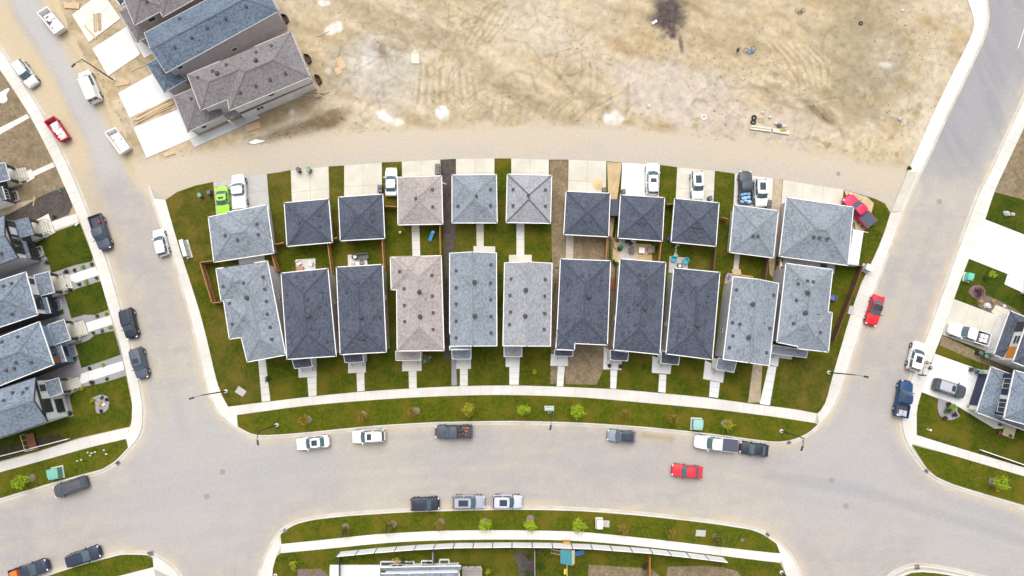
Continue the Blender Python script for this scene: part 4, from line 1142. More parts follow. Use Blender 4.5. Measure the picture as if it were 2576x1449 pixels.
house('house', 'grey gable roofed house with a small raised wooden back deck', [([(1844, 696), (1959, 713), (1935, 920), (1819, 904)], ZE, .36, GAB, NS)], SD_GREY, SH_GREY,
      vents=T2((1694, 738), (1663, 985), (1718, 997), (1666, 1085), (1640, 1173), (1920, 1212)) + T3((42, 778), (13, 1028)), turbs=T2((1813, 847), (1783, 1098)), stacks=T2((1903, 988)),
      porch=([(1805, 900), (1851, 908), (1846, 937), (1800, 928)], 2.9, 0))
house('house', 'grey hip roofed corner house with a wide L shaped front porch roof', [([(1977, 662), (2095, 678), (2072, 884), (1954, 861)], ZE, .40, HIP, NS), ([(2030, 778), (2094, 786), (2084, 886), (2006, 877)], ZE, .40, HIP, None)], SD_MAUVE, SH_GREY,
      vents=T3((227, 693), (297, 672), (340, 678), (213, 817), (193, 992), (392, 1060)), turbs=T3((296, 760), (279, 912)), stacks=T3((222, 662), (377, 925)),
      porch=([(1942, 868), (2029, 882), (2029, 900), (1940, 888)], 2.9, 0))
# --- garages on the lane, west to east
GA = [('grey hip roofed garage with the lime green car parked at its door', [(524, 546), (672, 515), (689, 637), (538, 660)], SH_GREY, SD_GREY, [(567, 593), (598, 604), (647, 564), (650, 590)]),
      ('charcoal roofed garage whose driveway has two wheelie bins at the lane', [(715, 510), (827, 500), (836, 610), (722, 620)], SH_DARK, SD_BEIGE, T1((473, 172), (328, 228), (478, 260))),
      ('charcoal roofed garage beside the white sedan parked on the grass', [(851, 496), (963, 488), (968, 600), (856, 606)], SH_DARK, SD_TAUPE, T1((750, 188), (880, 157), (882, 210))),
      ('taupe roofed garage with three bins on its driveway', [(1000, 446), (1111, 442), (1114, 564), (1001, 566)], SH_TAUPE, SD_BEIGE, T1((1207, 50), (1335, 112)) + [(1088, 477)]),
      ('blue grey roofed garage beside the dark soil strip', [(1137, 440), (1249, 439), (1251, 561), (1137, 561)], SH_GREY, SD_GREY, T1((1665, 33), (1525, 107), (1770, 103)) + [(1234, 477)]),
      ('pale grey garage roof with dark hip ridges forming an X', [(1276, 438), (1388, 441), (1385, 562), (1273, 560)], SH_LGREY, SD_GREY, T2((122, 28), (8, 103), (252, 107)) + [(1291, 477), (1372, 478)]),
      ('charcoal roofed garage with a tan sand pile on its driveway', [(1424, 481), (1535, 486), (1531, 596), (1418, 590)], SH_DARK, SD_BEIGE, T2((545, 213), (593, 213))),
      ('charcoal roofed garage behind the long white sport utility on bright concrete', [(1561, 490), (1672, 497), (1666, 607), (1554, 599)], SH_DARK, SD_GREY, T2((955, 230), (998, 230))),
      ('charcoal roofed garage with a single white sport utility in front and stepping stones behind', [(1697, 499), (1809, 510), (1801, 620), (1688, 609)], SH_DARK, SD_GREY, T2((1373, 260), (1412, 263))),
      ('grey roofed garage with a black pickup of blue bags in front', [(1846, 515), (1958, 530), (1946, 649), (1835, 635)], SH_GREY, SD_GREY, T2((1818, 332), (1855, 335))),
      ('wide grey roofed triple garage beside the white travel trailer', [(1978, 496), (2147, 521), (2133, 668), (1960, 645)], SH_GREY, SD_MAUVE, T3((345, 340), (387, 347), (447, 355)))]
for i, (lb, q, rm, wm, vv) in enumerate(GA):
    wings = [(q, ZG, .36, HIP, None)]
    if i == 0: wings.append(([(570, 534), (672, 515), (684, 600), (584, 615)], ZG + .02, .36, HIP, None))
    r, rf = house('garage', lb, wings, wm, rm, vents=vv, cat='garage', garage=True, capmat=M_CAPDARK if i == 5 else None)

# --- houses under construction on the bare lot
def zt(x, y): return (276.7 + x / 3.6, y / 3.6)
Zt = lambda *a: [zt(x, y) for x, y in a]
h3, r3 = house('house', 'unfinished brown grey roofed house with pale side wall and two turbine vents', [([(554, 153), (732, 79), (781, 194), (577, 279)], ZE, .40, HIP, None), ([(471, 188), (640, 117), (676, 207), (505, 278)], ZE, .40, HIP, None), ([(436, 243), (513, 210), (566, 289), (472, 333)], 2.95, .36, HIP, None)],
      SD_CREAM, SH_BROWN, vents=Zt((1465, 415), (1325, 475), (1055, 590), (932, 645), (797, 703), (1590, 665), (1452, 723), (1320, 778), (1182, 838), (738, 898)), turbs=Zt((1325, 550), (976, 668)), stacks=Zt((1192, 527)), windows=False, trim=plain((.42, .41, .40), .6))
def wall_openings(root, r, spec, side):
    """side: plan direction the wall faces; spec: (position along, z, w, h, cols, kind)"""
    for i in range(4):
        a, b = r.ins[i], r.ins[(i + 1) % 4]; u = (b - a).normalized(); n = Vector((u.y, -u.x))
        if n.dot(Vector(side).normalized()) < .8: continue
        L = (b - a).length
        for s, z, w, h, c, kind in spec:
            p = (a.x + u.x * s * L, a.y + u.y * s * L, z)
            if kind == 'w': window(root, p, u, n, w, h, c)
            else: door(root, p, u, n, w, h, M_GUT, 'garage_door' if kind == 'g' else 'door', 4 if kind == 'g' else 0)
wall_openings(h3, r3[0], [(.45, 4.0, 1.0, .8, 1, 'w'), (.62, .5, .95, 2.1, 1, 'd'), (.2, 1.3, 1.2, 1.0, 2, 'w')], (.45, -.9))
wall_openings(h3, r3[0], [(.12, 3.7, 1.5, 1.3, 2, 'w'), (.6, 3.7, 1.5, 1.3, 2, 'w'), (.3, .5, 1.8, 2.1, 2, 'w')], (.9, .45))
wall_openings(h3, r3[2], [(.2, .15, 4.2, 2.2, 1, 'g')], (-.9, -.45))
wall_openings(h3, r3[2], [(.25, 1.0, .8, 1.0, 1, 'w')], (.45, -.9))
# skirt roof and side porch of that house
a3, b3 = P(605, 289, 2.9), P(788, 209, 2.9); u3 = (b3 - a3).normalized(); n3 = Vector((u3.y, -u3.x, 0))
MB().add([a3 - n3 * .5 + Vector((0, 0, .22)), b3 - n3 * .5 + Vector((0, 0, .22)), b3, a3, a3 - n3 * .5, b3 - n3 * .5], [(3, 2, 1, 0), (0, 4, 3), (1, 2, 5), (3, 4, 5, 2)], [[(0, 0), (9, 0), (9, .6), (0, .6)], [(0, 0)] * 3, [(0, 0)] * 3, [(0, 0)] * 4]).build('skirt_roof', SH_BROWN, h3)
pq = [P(565, 289, 2.9), P(575, 303, 2.9), P(607, 289, 2.9), P(590, 270, 2.9)]
MB().add([pq[0], pq[1], pq[2], pq[3] + Vector((0, 0, .3))], [(0, 1, 2, 3)], [[(0, 0), (1, 0), (1, 2), (0, 2)]]).build('porch_roof', SH_BROWN, h3)
MB().box((pq[1].x, pq[1].y, 1.45), (.2, .2, 2.8)).build('post', M_GUT, h3)
h2, r2 = house('house', 'long blue grey roofed house with tall mauve side wall under construction', [([(363, 83), (648, -69), (702, 28), (417, 184)], ZE, .36, ('hip', 'gable'), None), ([(368, 161), (402, 144), (471, 200), (413, 233)], 2.95, .30, HIP, None)], SD_MAUVE, SH_BLUE,
      vents=Zt((632, 170), (880, 252), (1047, 167), (1233, 60), (740, 340), (588, 427), (490, 655)), stacks=Zt((812, 368)), windows=False, trim=plain((.36, .37, .39), .6))
wall_openings(h2, r2[0], [(.06, 4.0, .95, .9, 1, 'w'), (.5, 1.4, .9, .9, 1, 'w')], (.45, -.9))
wall_openings(h2, r2[0], [(.15, 3.7, 1.5, 1.3, 2, 'w'), (.6, 3.7, 1.5, 1.3, 2, 'w')], (.9, .45))
wall_openings(h2, r2[1], [(.12, .15, 3.4, 2.2, 1, 'g')], (-.9, -.45))
h1, r1 = house('house', 'brown grey hip roofed house beside the driveway with yellow wooden frames', [([(410, 43), (560, -41), (490, -150), (345, -70)], ZE, .40, HIP, None), ([(338, 65), (420, 20), (370, -70), (300, -30)], ZE, .40, HIP, None), ([(298, 29), (345, 107), (374, 92), (325, 10)], 2.95, .36, HIP, None)], SD_TAUPE, SH_BROWN,
      vents=Zt((333, 12)), windows=False, trim=plain((.42, .41, .40), .6))
wall_openings(h1, r1[1], [(.3, 3.9, 1.2, 1.0, 1, 'w')], (.45, -.9))
wall_openings(h1, r1[2], [(.2, .15, 3.2, 2.2, 1, 'g')], (-.9, -.45))
h0, r0 = house('house', 'dark roofed house corner by the wooden frames at the top driveway', [([(283, -12), (303, 14), (345, -20), (330, -60)], 2.95, .36, HIP, None)], SD_GREY, SH_DARK, windows=False)
# steel window wells against the new houses
def window_well(px, py, ang, lb):
    p = P(px, py); r = thing('window_well', lb, 'window well', (p.x, p.y, .05), math.radians(ang))
    mb = MB(); n = 14
    for k in range(n):
        a0, a1 = -math.pi / 2 + math.pi * k / n, -math.pi / 2 + math.pi * (k + 1) / n
        p0, p1 = (.75 * math.cos(a0), .8 * math.sin(a0), 0), (.75 * math.cos(a1), .8 * math.sin(a1), 0)
        mb.bar((*p0[:2], .3), (*p1[:2], .3), .05, .6)
    mb.build('liner', M_DARKM, r, local=True)
    MB().box((.3, 0, .05), (.8, 1.3, .06)).build('floor', plain((.10, .045, .03), .95), r, local=True)
window_well(714, 52, 25, 'dark steel window well at the end of the blue grey roofed house')
window_well(771, 152, 25, 'rusty floored window well by the upper half of the brown roofed end wall')
window_well(797, 204, 25, 'rusty floored window well beside the crossed lumber pile')

# --- street of modern houses: framed on their front eave
def fhouse(label, A, B, ze, depth, roofmat, front, side, ends=HIP, axis=None, slope=.40, lower=None, lower_z=2.9, trim=M_GUT, upper=(), low=(), porch=None, accents=(), vents=(), stacks=(), skirt=True, wells=(), steps=True):
    a, b = P(*A, ze), P(*B, ze); u = (b - a); w = u.length; u.normalize()
    rot = math.atan2(u.y, u.x)
    root = thing('house', label, 'house', (a.x, a.y, .06), rot)
    Mx = FRAMES[root.name].inverted()
    G = lambda x, y, z=0: Mx @ Vector((x, y, z - .06))
    U, N = u.copy(), Vector((-u.y, u.x, 0))
    q = [G(0, 0), G(w, 0), G(w, -depth), G(0, -depth)]
    ax = N if ends[0] == 'gable' or ends[1] == 'gable' else None
    r = Roof(q, ze, slope, ends, (ax.x, ax.y) if ax is not None else None)
    ov = .42
    mb = r.walls(ov, .06); W_ = mb.build('wall', [side, front], root)
    for p in W_.data.polygons:      # street face
        if p.normal.y > .8: p.material_index = 1
    o = r.mesh().build('roof', roofmat, root)
    r.trim().build('gutter', trim, o); r.caps().build('ridge_cap', CAPS[roofmat], o)
    fy = -ov
    for v in vents:
        p = roof_point(v[0], v[1], [r], ze); box_vent(p, rot, o)
    for x0, x1, z0, z1, m in accents:
        mb = MB(); c = G((x0 + x1) / 2 * w, fy + .025, (z0 + z1) / 2)
        mb.box(c, ((x1 - x0) * w, .05, z1 - z0), rot); mb.build('cladding_panel', m, root)
    def win(x, z, ww, hh, cols, rows, fr):
        # window() runs along -u when looked at from outside, keep u
        window(root, G(x * w + ww, fy + .05, z), -U, N, ww, hh, cols, rows, fr)
    for s in upper: win(*s)
    for s in low: win(*s)
    if lower:
        mb = MB().box(G(w / 2, fy + .02, 1.5), (w - 2 * ov + .06, .06, 2.86), rot); mb.build('lower_wall', lower, root)
    if skirt:
        x0, x1 = (skirt if isinstance(skirt, tuple) else (.0, 1.0))
        a0, a1 = x0 * w + ov, x1 * w - ov + .1
        ys = .12
        k = [G(a0, fy, lower_z + .32), G(a1, fy, lower_z + .32), G(a1, ys, lower_z), G(a0, ys, lower_z)]
        mb = MB(); mb.add(k + [G(a0, fy, lower_z), G(a1, fy, lower_z)], [(3, 2, 1, 0), (4, 5, 2, 3), (0, 4, 3), (1, 2, 5)], [[(0, 0), (a1 - a0, 0), (a1 - a0, .65), (0, .65)], [(0, 0)] * 4, [(0, 0)] * 3, [(0, 0)] * 3])
        so_ = mb.build('skirt_roof', roofmat, root)
        MB().bar(k[3], k[2], .1, .14).build('gutter', trim, so_)
    if porch:
        x0, x1, py, pm = porch
        zt_ = 2.95
        k = [G(x0 * w, fy, zt_ + .5), G(x1 * w, fy, zt_ + .5), G(x1 * w, py, zt_), G(x0 * w, py, zt_)]
        mb = MB(); ww = (x1 - x0) * w
        mb.add(k, [(3, 2, 1, 0)], [[(0, 0), (ww, 0), (ww, py + .5), (0, py + .5)]]); mb.add([p - Vector((0, 0, .16)) for p in k], [(0, 1, 2, 3)])
        po = mb.build('porch_roof', roofmat, root)
        g = MB()
        for i in range(4): g.bar(k[i] - Vector((0, 0, .08)), k[(i + 1) % 4] - Vector((0, 0, .08)), .07, .17)
        g.build('gutter', pm, po)
        for x in (x0 * w + .25, x1 * w - .25):
            MB().box(G(x, py - .3, 1.45), (.32, .32, 2.9), rot).build('post', M_DARKM, root)
        MB().box(G((x0 + x1) / 2 * w, (py - .1 + fy) / 2, .42), (ww, py - .1 - fy, .72), rot).build('porch_floor', M_CREAM, root)
        for i in range(4):
            MB().box(G((x0 + x1) / 2 * w, py - .1 + .3 * i + .15, .32 - .06 * i), (ww * .72, .3, .62 - .14 * i), rot).build('step', M_CREAM, root)
        for x in (x0 * w + ww * .14, x1 * w - ww * .14):
            rb = MB(); rb.bar(G(x, py - .1, 1.6), G(x, py + 1.1, 1.1), .05); rb.bar(G(x, py - .1, .7), G(x, py - .1, 1.6), .05); rb.bar(G(x, py + 1.1, .2), G(x, py + 1.1, 1.1), .05); rb.bar(G(x, py + .5, .5), G(x, py + .5, 1.35), .04)
            rb.build('handrail', M_DARKM, root)
        door(root, G((x0 + x1) / 2 * w + .5, fy + .05, .8), -U, N, 1.0, 2.05, plain((.03, .03, .035), .5))
    for x in wells:
        mb = MB()
        for aa, bb in (((x * w, fy + .05), (x * w, fy + .75)), ((x * w, fy + .75), (x * w + 1.5, fy + .75)), ((x * w + 1.5, fy + .75), (x * w + 1.5, fy + .05))):
            mb.bar(G(*aa, .25), G(*bb, .25), .08, .4)
        mb.build('window_well', plain((.5, .5, .49), .7), root)
    return root, G, w
BK = M_DARKM
fhouse('white fronted house with wooden stair rails and unfinished steps beside dry grass', (-48, 405), (-20, 498), ZE, 13, SH_LH, SD_WHITE, SD_WHITE, lower=M_STONE, upper=[(.55, 3.55, 1.6, 1.5, 3, 2, M_GUT), (.12, 3.6, 1.0, 1.2, 1, 1, M_GUT)], low=[(.58, 1.2, 1.5, 1.2, 3, 1, M_GUT)], porch=(.0, .48, 1.5, M_GUT), wells=(.6,), skirt=(.5, 1.0))
fhouse('black and white modern house with large black framed windows and round porch columns', (12, 541), (46, 649), ZE, 13, SH_LH, SD_WHITE, SD_WHITE, ends=('gable', 'gable'), lower=SD_DARK, upper=[(.08, 3.5, .9, 1.6, 1, 2, BK), (.5, 3.3, 2.3, 1.8, 3, 2, BK)], low=[(.55, 1.2, 1.9, 1.5, 3, 1, BK)], porch=(.05, .47, 1.5, BK), accents=[(.40, .47, 3.2, 5.5, SD_DARK), (.06, .46, 3.1, 3.5, SD_DARK)], vents=T0((12, 465)), wells=(.62,), skirt=(.48, 1.0), trim=BK)
fhouse('white upper storey and navy lower wall modern house with red flower pot on steps', (65, 684), (95, 792), ZE, 14, SH_LH, SD_WHITE, SD_DARK, lower=SD_NAVY, upper=[(.12, 3.9, .8, .9, 1, 1, BK), (.5, 3.4, 2.2, 1.6, 3, 1, BK)], low=[(.55, 1.1, 1.9, 1.5, 3, 1, BK)], porch=(.02, .52, 1.45, M_GUT), vents=T0((90, 690), (30, 710), (93, 922)), wells=(.6,), skirt=(.5, 1.0))
fhouse('light blue modern house with rust coloured corner panels and grey porch roof', (99, 809), (136, 917), ZE, 14, SH_LH, SD_BLUE, SD_DARK, lower=SD_BLUE, upper=[(.55, 3.5, 1.5, 1.4, 2, 1, BK)], low=[(.56, 1.1, 1.5, 1.4, 2, 1, BK)], porch=(.04, .52, 1.7, M_GUT), accents=[(.80, .93, 3.2, 5.55, SD_RUST), (.80, .93, .1, 2.8, SD_RUST)], vents=T0((137, 1093), (17, 1132), (123, 1287), (238, 1285), (48, 1347), (108, 1330)), wells=(.58,), skirt=(.5, 1.0))
fhouse('all white gable fronted corner house with tall black framed windows beside brown deck', (90, 949), (121, 1061), ZE, 15, SH_LH, SD_WHITE, SD_WHITE, ends=('gable', 'gable'), slope=.5, upper=[(.16, 3.7, .95, 1.1, 1, 1, BK), (.48, 3.4, 2.0, 1.7, 2, 2, BK)], low=[(.52, .9, 2.0, 1.7, 2, 2, BK)], porch=(.10, .46, 1.3, M_GUT), vents=[t(0, 2, 205, 33), t(0, 2, 175, 65), t(0, 2, 97, 68), t(0, 2, 30, 125)], skirt=False, trim=BK)
fhouse('white house corner at the head of the wide bright driveway', (2632, 735), (2664, 640), ZE, 12, SH_LH, SD_WHITE, SD_WHITE, lower=SD_WHITE, low=[(.3, .2, 2.2, 2.1, 1, 4, M_GUT)], skirt=False)

# --- double garages with a storey set back behind (right-hand street)
def gfhouse(label, E0, E1, ze1, gdoor, front, roofmat, U0, U1, upfront, upwin, accents, side, depth=6.5, frame=M_GUT, entry=None):
    """E0,E1: garage eave corners (lower, upper in plan); U0,U1: set-back storey's eave corners"""
    a, b = P(*E0, ze1), P(*E1, ze1); u = b - a; w = u.length; u.normalize(); rot = math.atan2(u.y, u.x)
    root = thing('house', label, 'house', (a.x, a.y, .06), rot)
    Mx = FRAMES[root.name].inverted(); G = lambda x, y, z=0: Mx @ Vector((x, y, z - .06))
    N = Vector((-u.y, u.x, 0))
    r = Roof([G(0, 0), G(w, 0), G(w, -depth - 4), G(0, -depth - 4)], ze1, .34, HIP, None)
    r.walls(.42, .06).build('wall', front, root)
    o = r.mesh().build('roof', roofmat, root); r.trim().build('gutter', M_GUT, o); r.caps().build('ridge_cap', CAPS[roofmat], o)
    door(root, G(w / 2 + 2.45, -.42, .14), -u, N, 4.9, 2.2, gdoor, 'garage_door', 4)
    a2, b2 = P(*U0, ZE), P(*U1, ZE); u2 = (b2 - a2); w2 = u2.length; u2.normalize(); N2 = Vector((-u2.y, u2.x, 0))
    q2 = [a2, b2, b2 - N2 * 11, a2 - N2 * 11]
    r2_ = Roof(q2, ZE, .40, HIP, None)
    r2_.walls(.42, .06).build('wall', side, root)
    o2 = r2_.mesh().build('roof', roofmat, root); r2_.trim().build('gutter', M_GUT, o2); r2_.caps().build('ridge_cap', CAPS[roofmat], o2)

    c = (a2 + b2) / 2 - N2 * .40
    MB().box((c.x, c.y, 4.3), (w2 - .9, .06, 2.4), math.atan2(u2.y, u2.x)).build('upper_wall', upfront, root)
    for x, z, ww, hh, cols, rows in upwin:
        p = a2 + u2 * (x * w2 + ww) - N2 * .36; window(root, (p.x, p.y, z), -u2, N2, ww, hh, cols, rows, frame)
    for x0, x1, z0, z1, m in accents:
        c = a2 + u2 * ((x0 + x1) / 2 * w2) - N2 * .345
        MB().box((c.x, c.y, (z0 + z1) / 2), ((x1 - x0) * w2, .06, z1 - z0), math.atan2(u2.y, u2.x)).build('cladding_panel', m, root)
    return root, G, w
rh2, G2_, w2_ = gfhouse('dark roofed modern house with white garage door and orange cladding panel', (2500, 892), (2540, 781), 2.8, M_GUT, SD_WHITE, SH_DARK, (2548, 910), (2588, 798), SD_WHITE, [(.42, 3.7, 1.3, 1.3, 1, 2)], [(.10, .36, 3.3, 5.4, SD_ORANGE), (.7, .93, 3.3, 5.4, SD_DARK)], SD_WHITE)
rh3, G3_, w3_ = gfhouse('grey roofed house with dark blue garage door and white framed upper windows', (2456, 1037), (2493, 922), 2.8, SD_NAVY, SD_WHITE, SH_LH, (2525, 1053), (2552, 931), SD_NAVY, [(.12, 3.5, 1.5, 1.5, 2, 1), (.62, 3.5, 1.5, 1.5, 2, 1)], [(.40, .48, 3.1, 5.5, SD_WHITE)], SD_WHITE)
# --- house at the bottom edge
bh, rbh = house('house', 'grey roofed house with white gutters behind the planter boxes and vinyl fence', [([(955, 1443), (1155, 1439), (1160, 1580), (958, 1585)], ZE, .40, HIP, None)], SD_WHITE, SH_LH, windows=False)
k = [P(957, 1427, 2.9), P(1160, 1423, 2.9)]; ub = (k[1] - k[0]).normalized(); nb = Vector((-ub.y, ub.x, 0))
w_in = rbh[0].ins
ytop = max(p.y for p in w_in)
MB().add([k[0], k[1], Vector((k[1].x, ytop - .05, 3.35)), Vector((k[0].x, ytop - .05, 3.35))], [(3, 2, 1, 0)], [[(0, 0), (12, 0), (12, 1.5), (0, 1.5)]]).build('skirt_roof', SH_LH, bh)
MB().bar(k[0], k[1], .13, .16).build('gutter', M_GUT, bh)
for x in (.12, .5, .8):
    window(bh, (k[0].x + (k[1].x - k[0].x) * x + 1.6, ytop, 1.0), (-1, 0, 0), (0, 1, 0), 1.6, 1.3, 2)

# ================================================================ VEHICLES
def ip(tab, x):
    for (x0, v0), (x1, v1) in zip(tab[:-1], tab[1:]):
        if x <= x1:
            k = 0 if x1 == x0 else (x - x0) / (x1 - x0); k = max(0, min(1, k)); return v0 + (v1 - v0) * k
    return tab[-1][1]
# x from rear (0) to nose (1): (height of body top), then cabin: rear base, rear top, front top, front base
KINDS = {
    'sedan': dict(H=1.45, W=1.83, top=[(0, .72), (.03, .92), (.16, 1.02), (.25, .98), (.66, .98), (.80, .90), (.93, .80), (.98, .66), (1, .55)], cab=(.12, .26, .54, .70), ztop=1.45),
    'coupe': dict(H=1.38, W=1.90, top=[(0, .75), (.03, .95), (.15, .99), (.25, .95), (.62, .95), (.80, .90), (.94, .80), (.985, .66), (1, .55)], cab=(.14, .30, .50, .66), ztop=1.37),
    'hatch': dict(H=1.50, W=1.78, top=[(0, .74), (.03, .98), (.1, 1.0), (.68, 1.0), (.82, .93), (.94, .82), (.985, .66), (1, .55)], cab=(.02, .10, .55, .73), ztop=1.50),
    'suv': dict(H=1.72, W=1.90, top=[(0, .70), (.015, 1.05), (.1, 1.10), (.70, 1.08), (.84, 1.02), (.95, .93), (.985, .76), (1, .62)], cab=(.02, .08, .57, .73), ztop=1.70),
    'van': dict(H=1.95, W=1.98, top=[(0, .70), (.012, 1.10), (.1, 1.15), (.78, 1.10), (.90, 1.0), (.965, .88), (.99, .74), (1, .62)], cab=(.012, .04, .70, .84), ztop=1.95),
    'pickup': dict(H=1.85, W=1.98, top=[(0, .74), (.36, .74), (.361, 1.16), (.72, 1.15), (.82, 1.10), (.95, 1.03), (.985, .85), (1, .70)], cab=(.365, .40, .62, .73), ztop=1.84),
}
def car(label, at, nose, kind, col, L, roofcol=None, glassroof=None, extras=(), cat='car', group=None, name='parked_car', metal=0.0, rails=False):
    K = KINDS[kind]
    p, q = P(*at, .9), P(at[0] + nose[0], at[1] + nose[1], .9)
    d = q - p; rot = math.atan2(d.y, d.x)
    root = thing(name, label, cat, (p.x, p.y, .012 if not extras or 'raised' not in extras else .13), rot, group)
    W, w = K['W'], K['W'] / 2
    body = paint(col, metal=metal); B = lambda mb, nm, m, par=root, sm_=False: mb.build(nm, m, par, smooth=sm_, local=True)
    plan = [(0, .80), (.02, .90), (.08, .97), (.2, 1.0), (.78, 1.0), (.90, .955), (.96, .86), (.985, .74), (1, .60)]
    xs = sorted(set([0, .012, .03, .08, .15, .25, .36, .361, .45, .55, .62, .70, .76, .82, .88, .93, .96, .98, .992, 1.0]))
    mb = MB(); vs, fs = [], []
    sec = 9
    for x in xs:
        hw = w * ip(plan, x); zt_ = ip(K['top'], x); zb = .26 + (.12 if x < .03 or x > .97 else 0)
        zs = zt_ - .16
        cr = .035
        row = [(hw * .95, zb), (hw, zb + .18), (hw, zs), (hw * .93, zt_ - .03), (hw * .55, zt_ + cr * .6), (0, zt_ + cr)]
        pts = [(-y, z) for y, z in row[:-1]] + [(0, row[-1][1])] + [(y, z) for y, z in row[:-1][::-1]]
        vs += [((x - .5) * L, y, z) for y, z in pts]
    n = 11
    for i in range(len(xs) - 1):
        for j in range(n - 1):
            a = i * n + j
            fs.append((a, a + 1, a + n + 1, a + n))
        fs.append((i * n + n - 1, i * n, (i + 1) * n, (i + 1) * n + n - 1))
    fs.append(tuple(range(n))); fs.append(tuple((len(xs) - 1) * n + j for j in range(n - 1, -1, -1)))
    mb.add(vs, [f[::-1] for f in fs])
    B(mb, 'body', body, sm_='auto')
    # cabin
    cr, crt, cft, cf = [(v - .5) * L for v in K['cab']]
    zb, ztp = ip(K['top'], .5 if kind != 'pickup' else .5) - .02, K['ztop']
    wb, wt = w * .93, w * (.74 if kind in ('sedan', 'coupe', 'hatch') else .80)
    bulge = .10
    def ringp(xr, xf, hw, z, zf=None):
        pts = []
        for y in (-.96, -.5, 0, .5, .96): pts.append((xf - bulge * (y * y), hw * y * .96, z))
        for k in (.75, .5, .25): pts.append((xr + (xf - xr) * k, hw, z))
        for y in (.96, .5, 0, -.5, -.96): pts.append((xr + bulge * .5 * (y * y), hw * y * .96, z))
        for k in (.25, .5, .75): pts.append((xr + (xf - xr) * k, -hw, z))
        return pts
    zfb = ip(K['top'], K['cab'][3]) - .01; zrb = ip(K['top'], K['cab'][0]) - .01
    base = ringp(cr, cf, wb, zb); top = ringp(crt, cft, wt, ztp)
    base = [(x, y, (zfb if i < 5 else zrb if 8 <= i < 13 else zb)) for i, (x, y, z) in enumerate(base)]
    mid = [(x * .6 + (crt + cft) / 2 * .4, y * .6, ztp + .05) for x, y, z in top]
    N_ = len(base); mb = MB()
    mb.add(base + top + mid, [(i, (i + 1) % N_, N_ + (i + 1) % N_, N_ + i) for i in range(N_)])
    B(mb, 'cabin', body, sm_='auto')
    mb = MB(); lift = .006
    topu = [(x, y, z + lift) for x, y, z in top]; midu = [(x, y, z + lift) for x, y, z in mid]
    mb.add(topu + midu, [(i, (i + 1) % N_, N_ + (i + 1) % N_, N_ + i) for i in range(N_)] + [tuple(N_ + i for i in range(N_))])
    roof_ = B(mb, 'roof', paint(roofcol) if roofcol else body, sm_='auto')
    bt = [(Vector(b), Vector(t_)) for b, t_ in zip(base, top)]
    cen = Vector(((cr + cf) / 2, 0, (zb + ztp) / 2))
    def glass(idx, t0, t1, nm, sh=0.0):
        vs = []
        for tt in (t0, t1):
            for k_, i in enumerate(idx):
                b, t_ = bt[i]; v = b.lerp(t_, tt)
                if sh and k_ in (0, len(idx) - 1):
                    j = idx[1] if k_ == 0 else idx[-2]; b2, t2 = bt[j]; v = v.lerp(b2.lerp(t2, tt), sh)
                o_ = v - cen; o_.normalize(); vs.append(v + o_ * .018)
        m_ = len(idx)
        return B(MB().add(vs, [(k_, k_ + 1, m_ + k_ + 1, m_ + k_) for k_ in range(m_ - 1)]), nm, M_CGLASS)
    glass([0, 1, 2, 3, 4], .06, .95, 'windshield', .10)
    if kind != 'van': glass([8, 9, 10, 11, 12], .15, .92, 'rear_window', .15)
    else:
        glass([8, 9, 10], .15, .80, 'rear_window', .15); glass([10, 11, 12], .15, .80, 'rear_window', .15)
    glass([4, 5, 6], .12, .90, 'side_window', .12); glass([14, 15, 0][::1], .12, .90, 'side_window', .12)
    if not (kind == 'van'):
        glass([6, 7, 8], .12, .90, 'side_window', .10); glass([12, 13, 14], .12, .90, 'side_window', .10)
    if glassroof:
        x0, x1 = [(crt + (cft - crt) * v) for v in glassroof]
        yy = wt * .58; z_ = ztp + .062
        B(MB().box(((x0 + x1) / 2, 0, z_), (x1 - x0, yy * 2, .02)), 'sunroof', M_SUNROOF, roof_)
    if rails:
        for s in (-1, 1):
            B(MB().bar((crt + .15, s * wt * .90, ztp + .05), (cft - .2, s * wt * .90, ztp + .05), .04, .05), 'roof_rail', M_DARKM, roof_)
    # wheels
    r = .33 if kind in ('sedan', 'coupe', 'hatch') else .38
    for fx in (.19, .81):
        for s in (-1, 1):
            x = (fx - .5) * L
            B(MB().tube((x, s * (w - .10), r), (x, s * (w + .006), r), r + .07, n=18), 'wheel_arch', M_BLACK)
            wh = B(MB().tube((x, s * (w - .20), r), (x, s * (w + .03), r), r, n=18), 'wheel', M_RUB)
            B(MB().tube((x, s * (w - .05), r), (x, s * (w + .042), r), r * .66, r * .60, n=14), 'rim', M_RIM, wh)
    # lights, bumpers, mirrors
    for s in (-1, 1):
        xh = L * .462; yh = s * w * .70
        B(MB().box((xh, yh, ip(K['top'], .962) - .06), (.20, .26, .13), -s * .5), 'headlight', M_HEAD)
        B(MB().box((-L * .487, s * w * .76, ip(K['top'], .03) - .12), (.16, .22, .18), s * .25), 'taillight', M_TAIL)
        xm = cf - (cf - cft) * .35
        B(MB().bar((xm, s * wb * .95, zb + .08), (xm - .03, s * (w + .20), zb + .12), .10, .13), 'mirror', M_BLACK if 'white' not in label else body)
    B(MB().box((L * .488, 0, .52), (.10, W * .52, .16)), 'grille', M_BLACK)
    B(MB().box((-L * .492, 0, .50), (.08, W * .62, .14)), 'rear_bumper', M_BLACK)
    for s in (-1, 1):
        B(MB().bar((cf + .02, s * .35, zfb + .04), (cf - .05, s * .05 + .1, zfb + .12), .03, .02), 'wiper', M_BLACK)
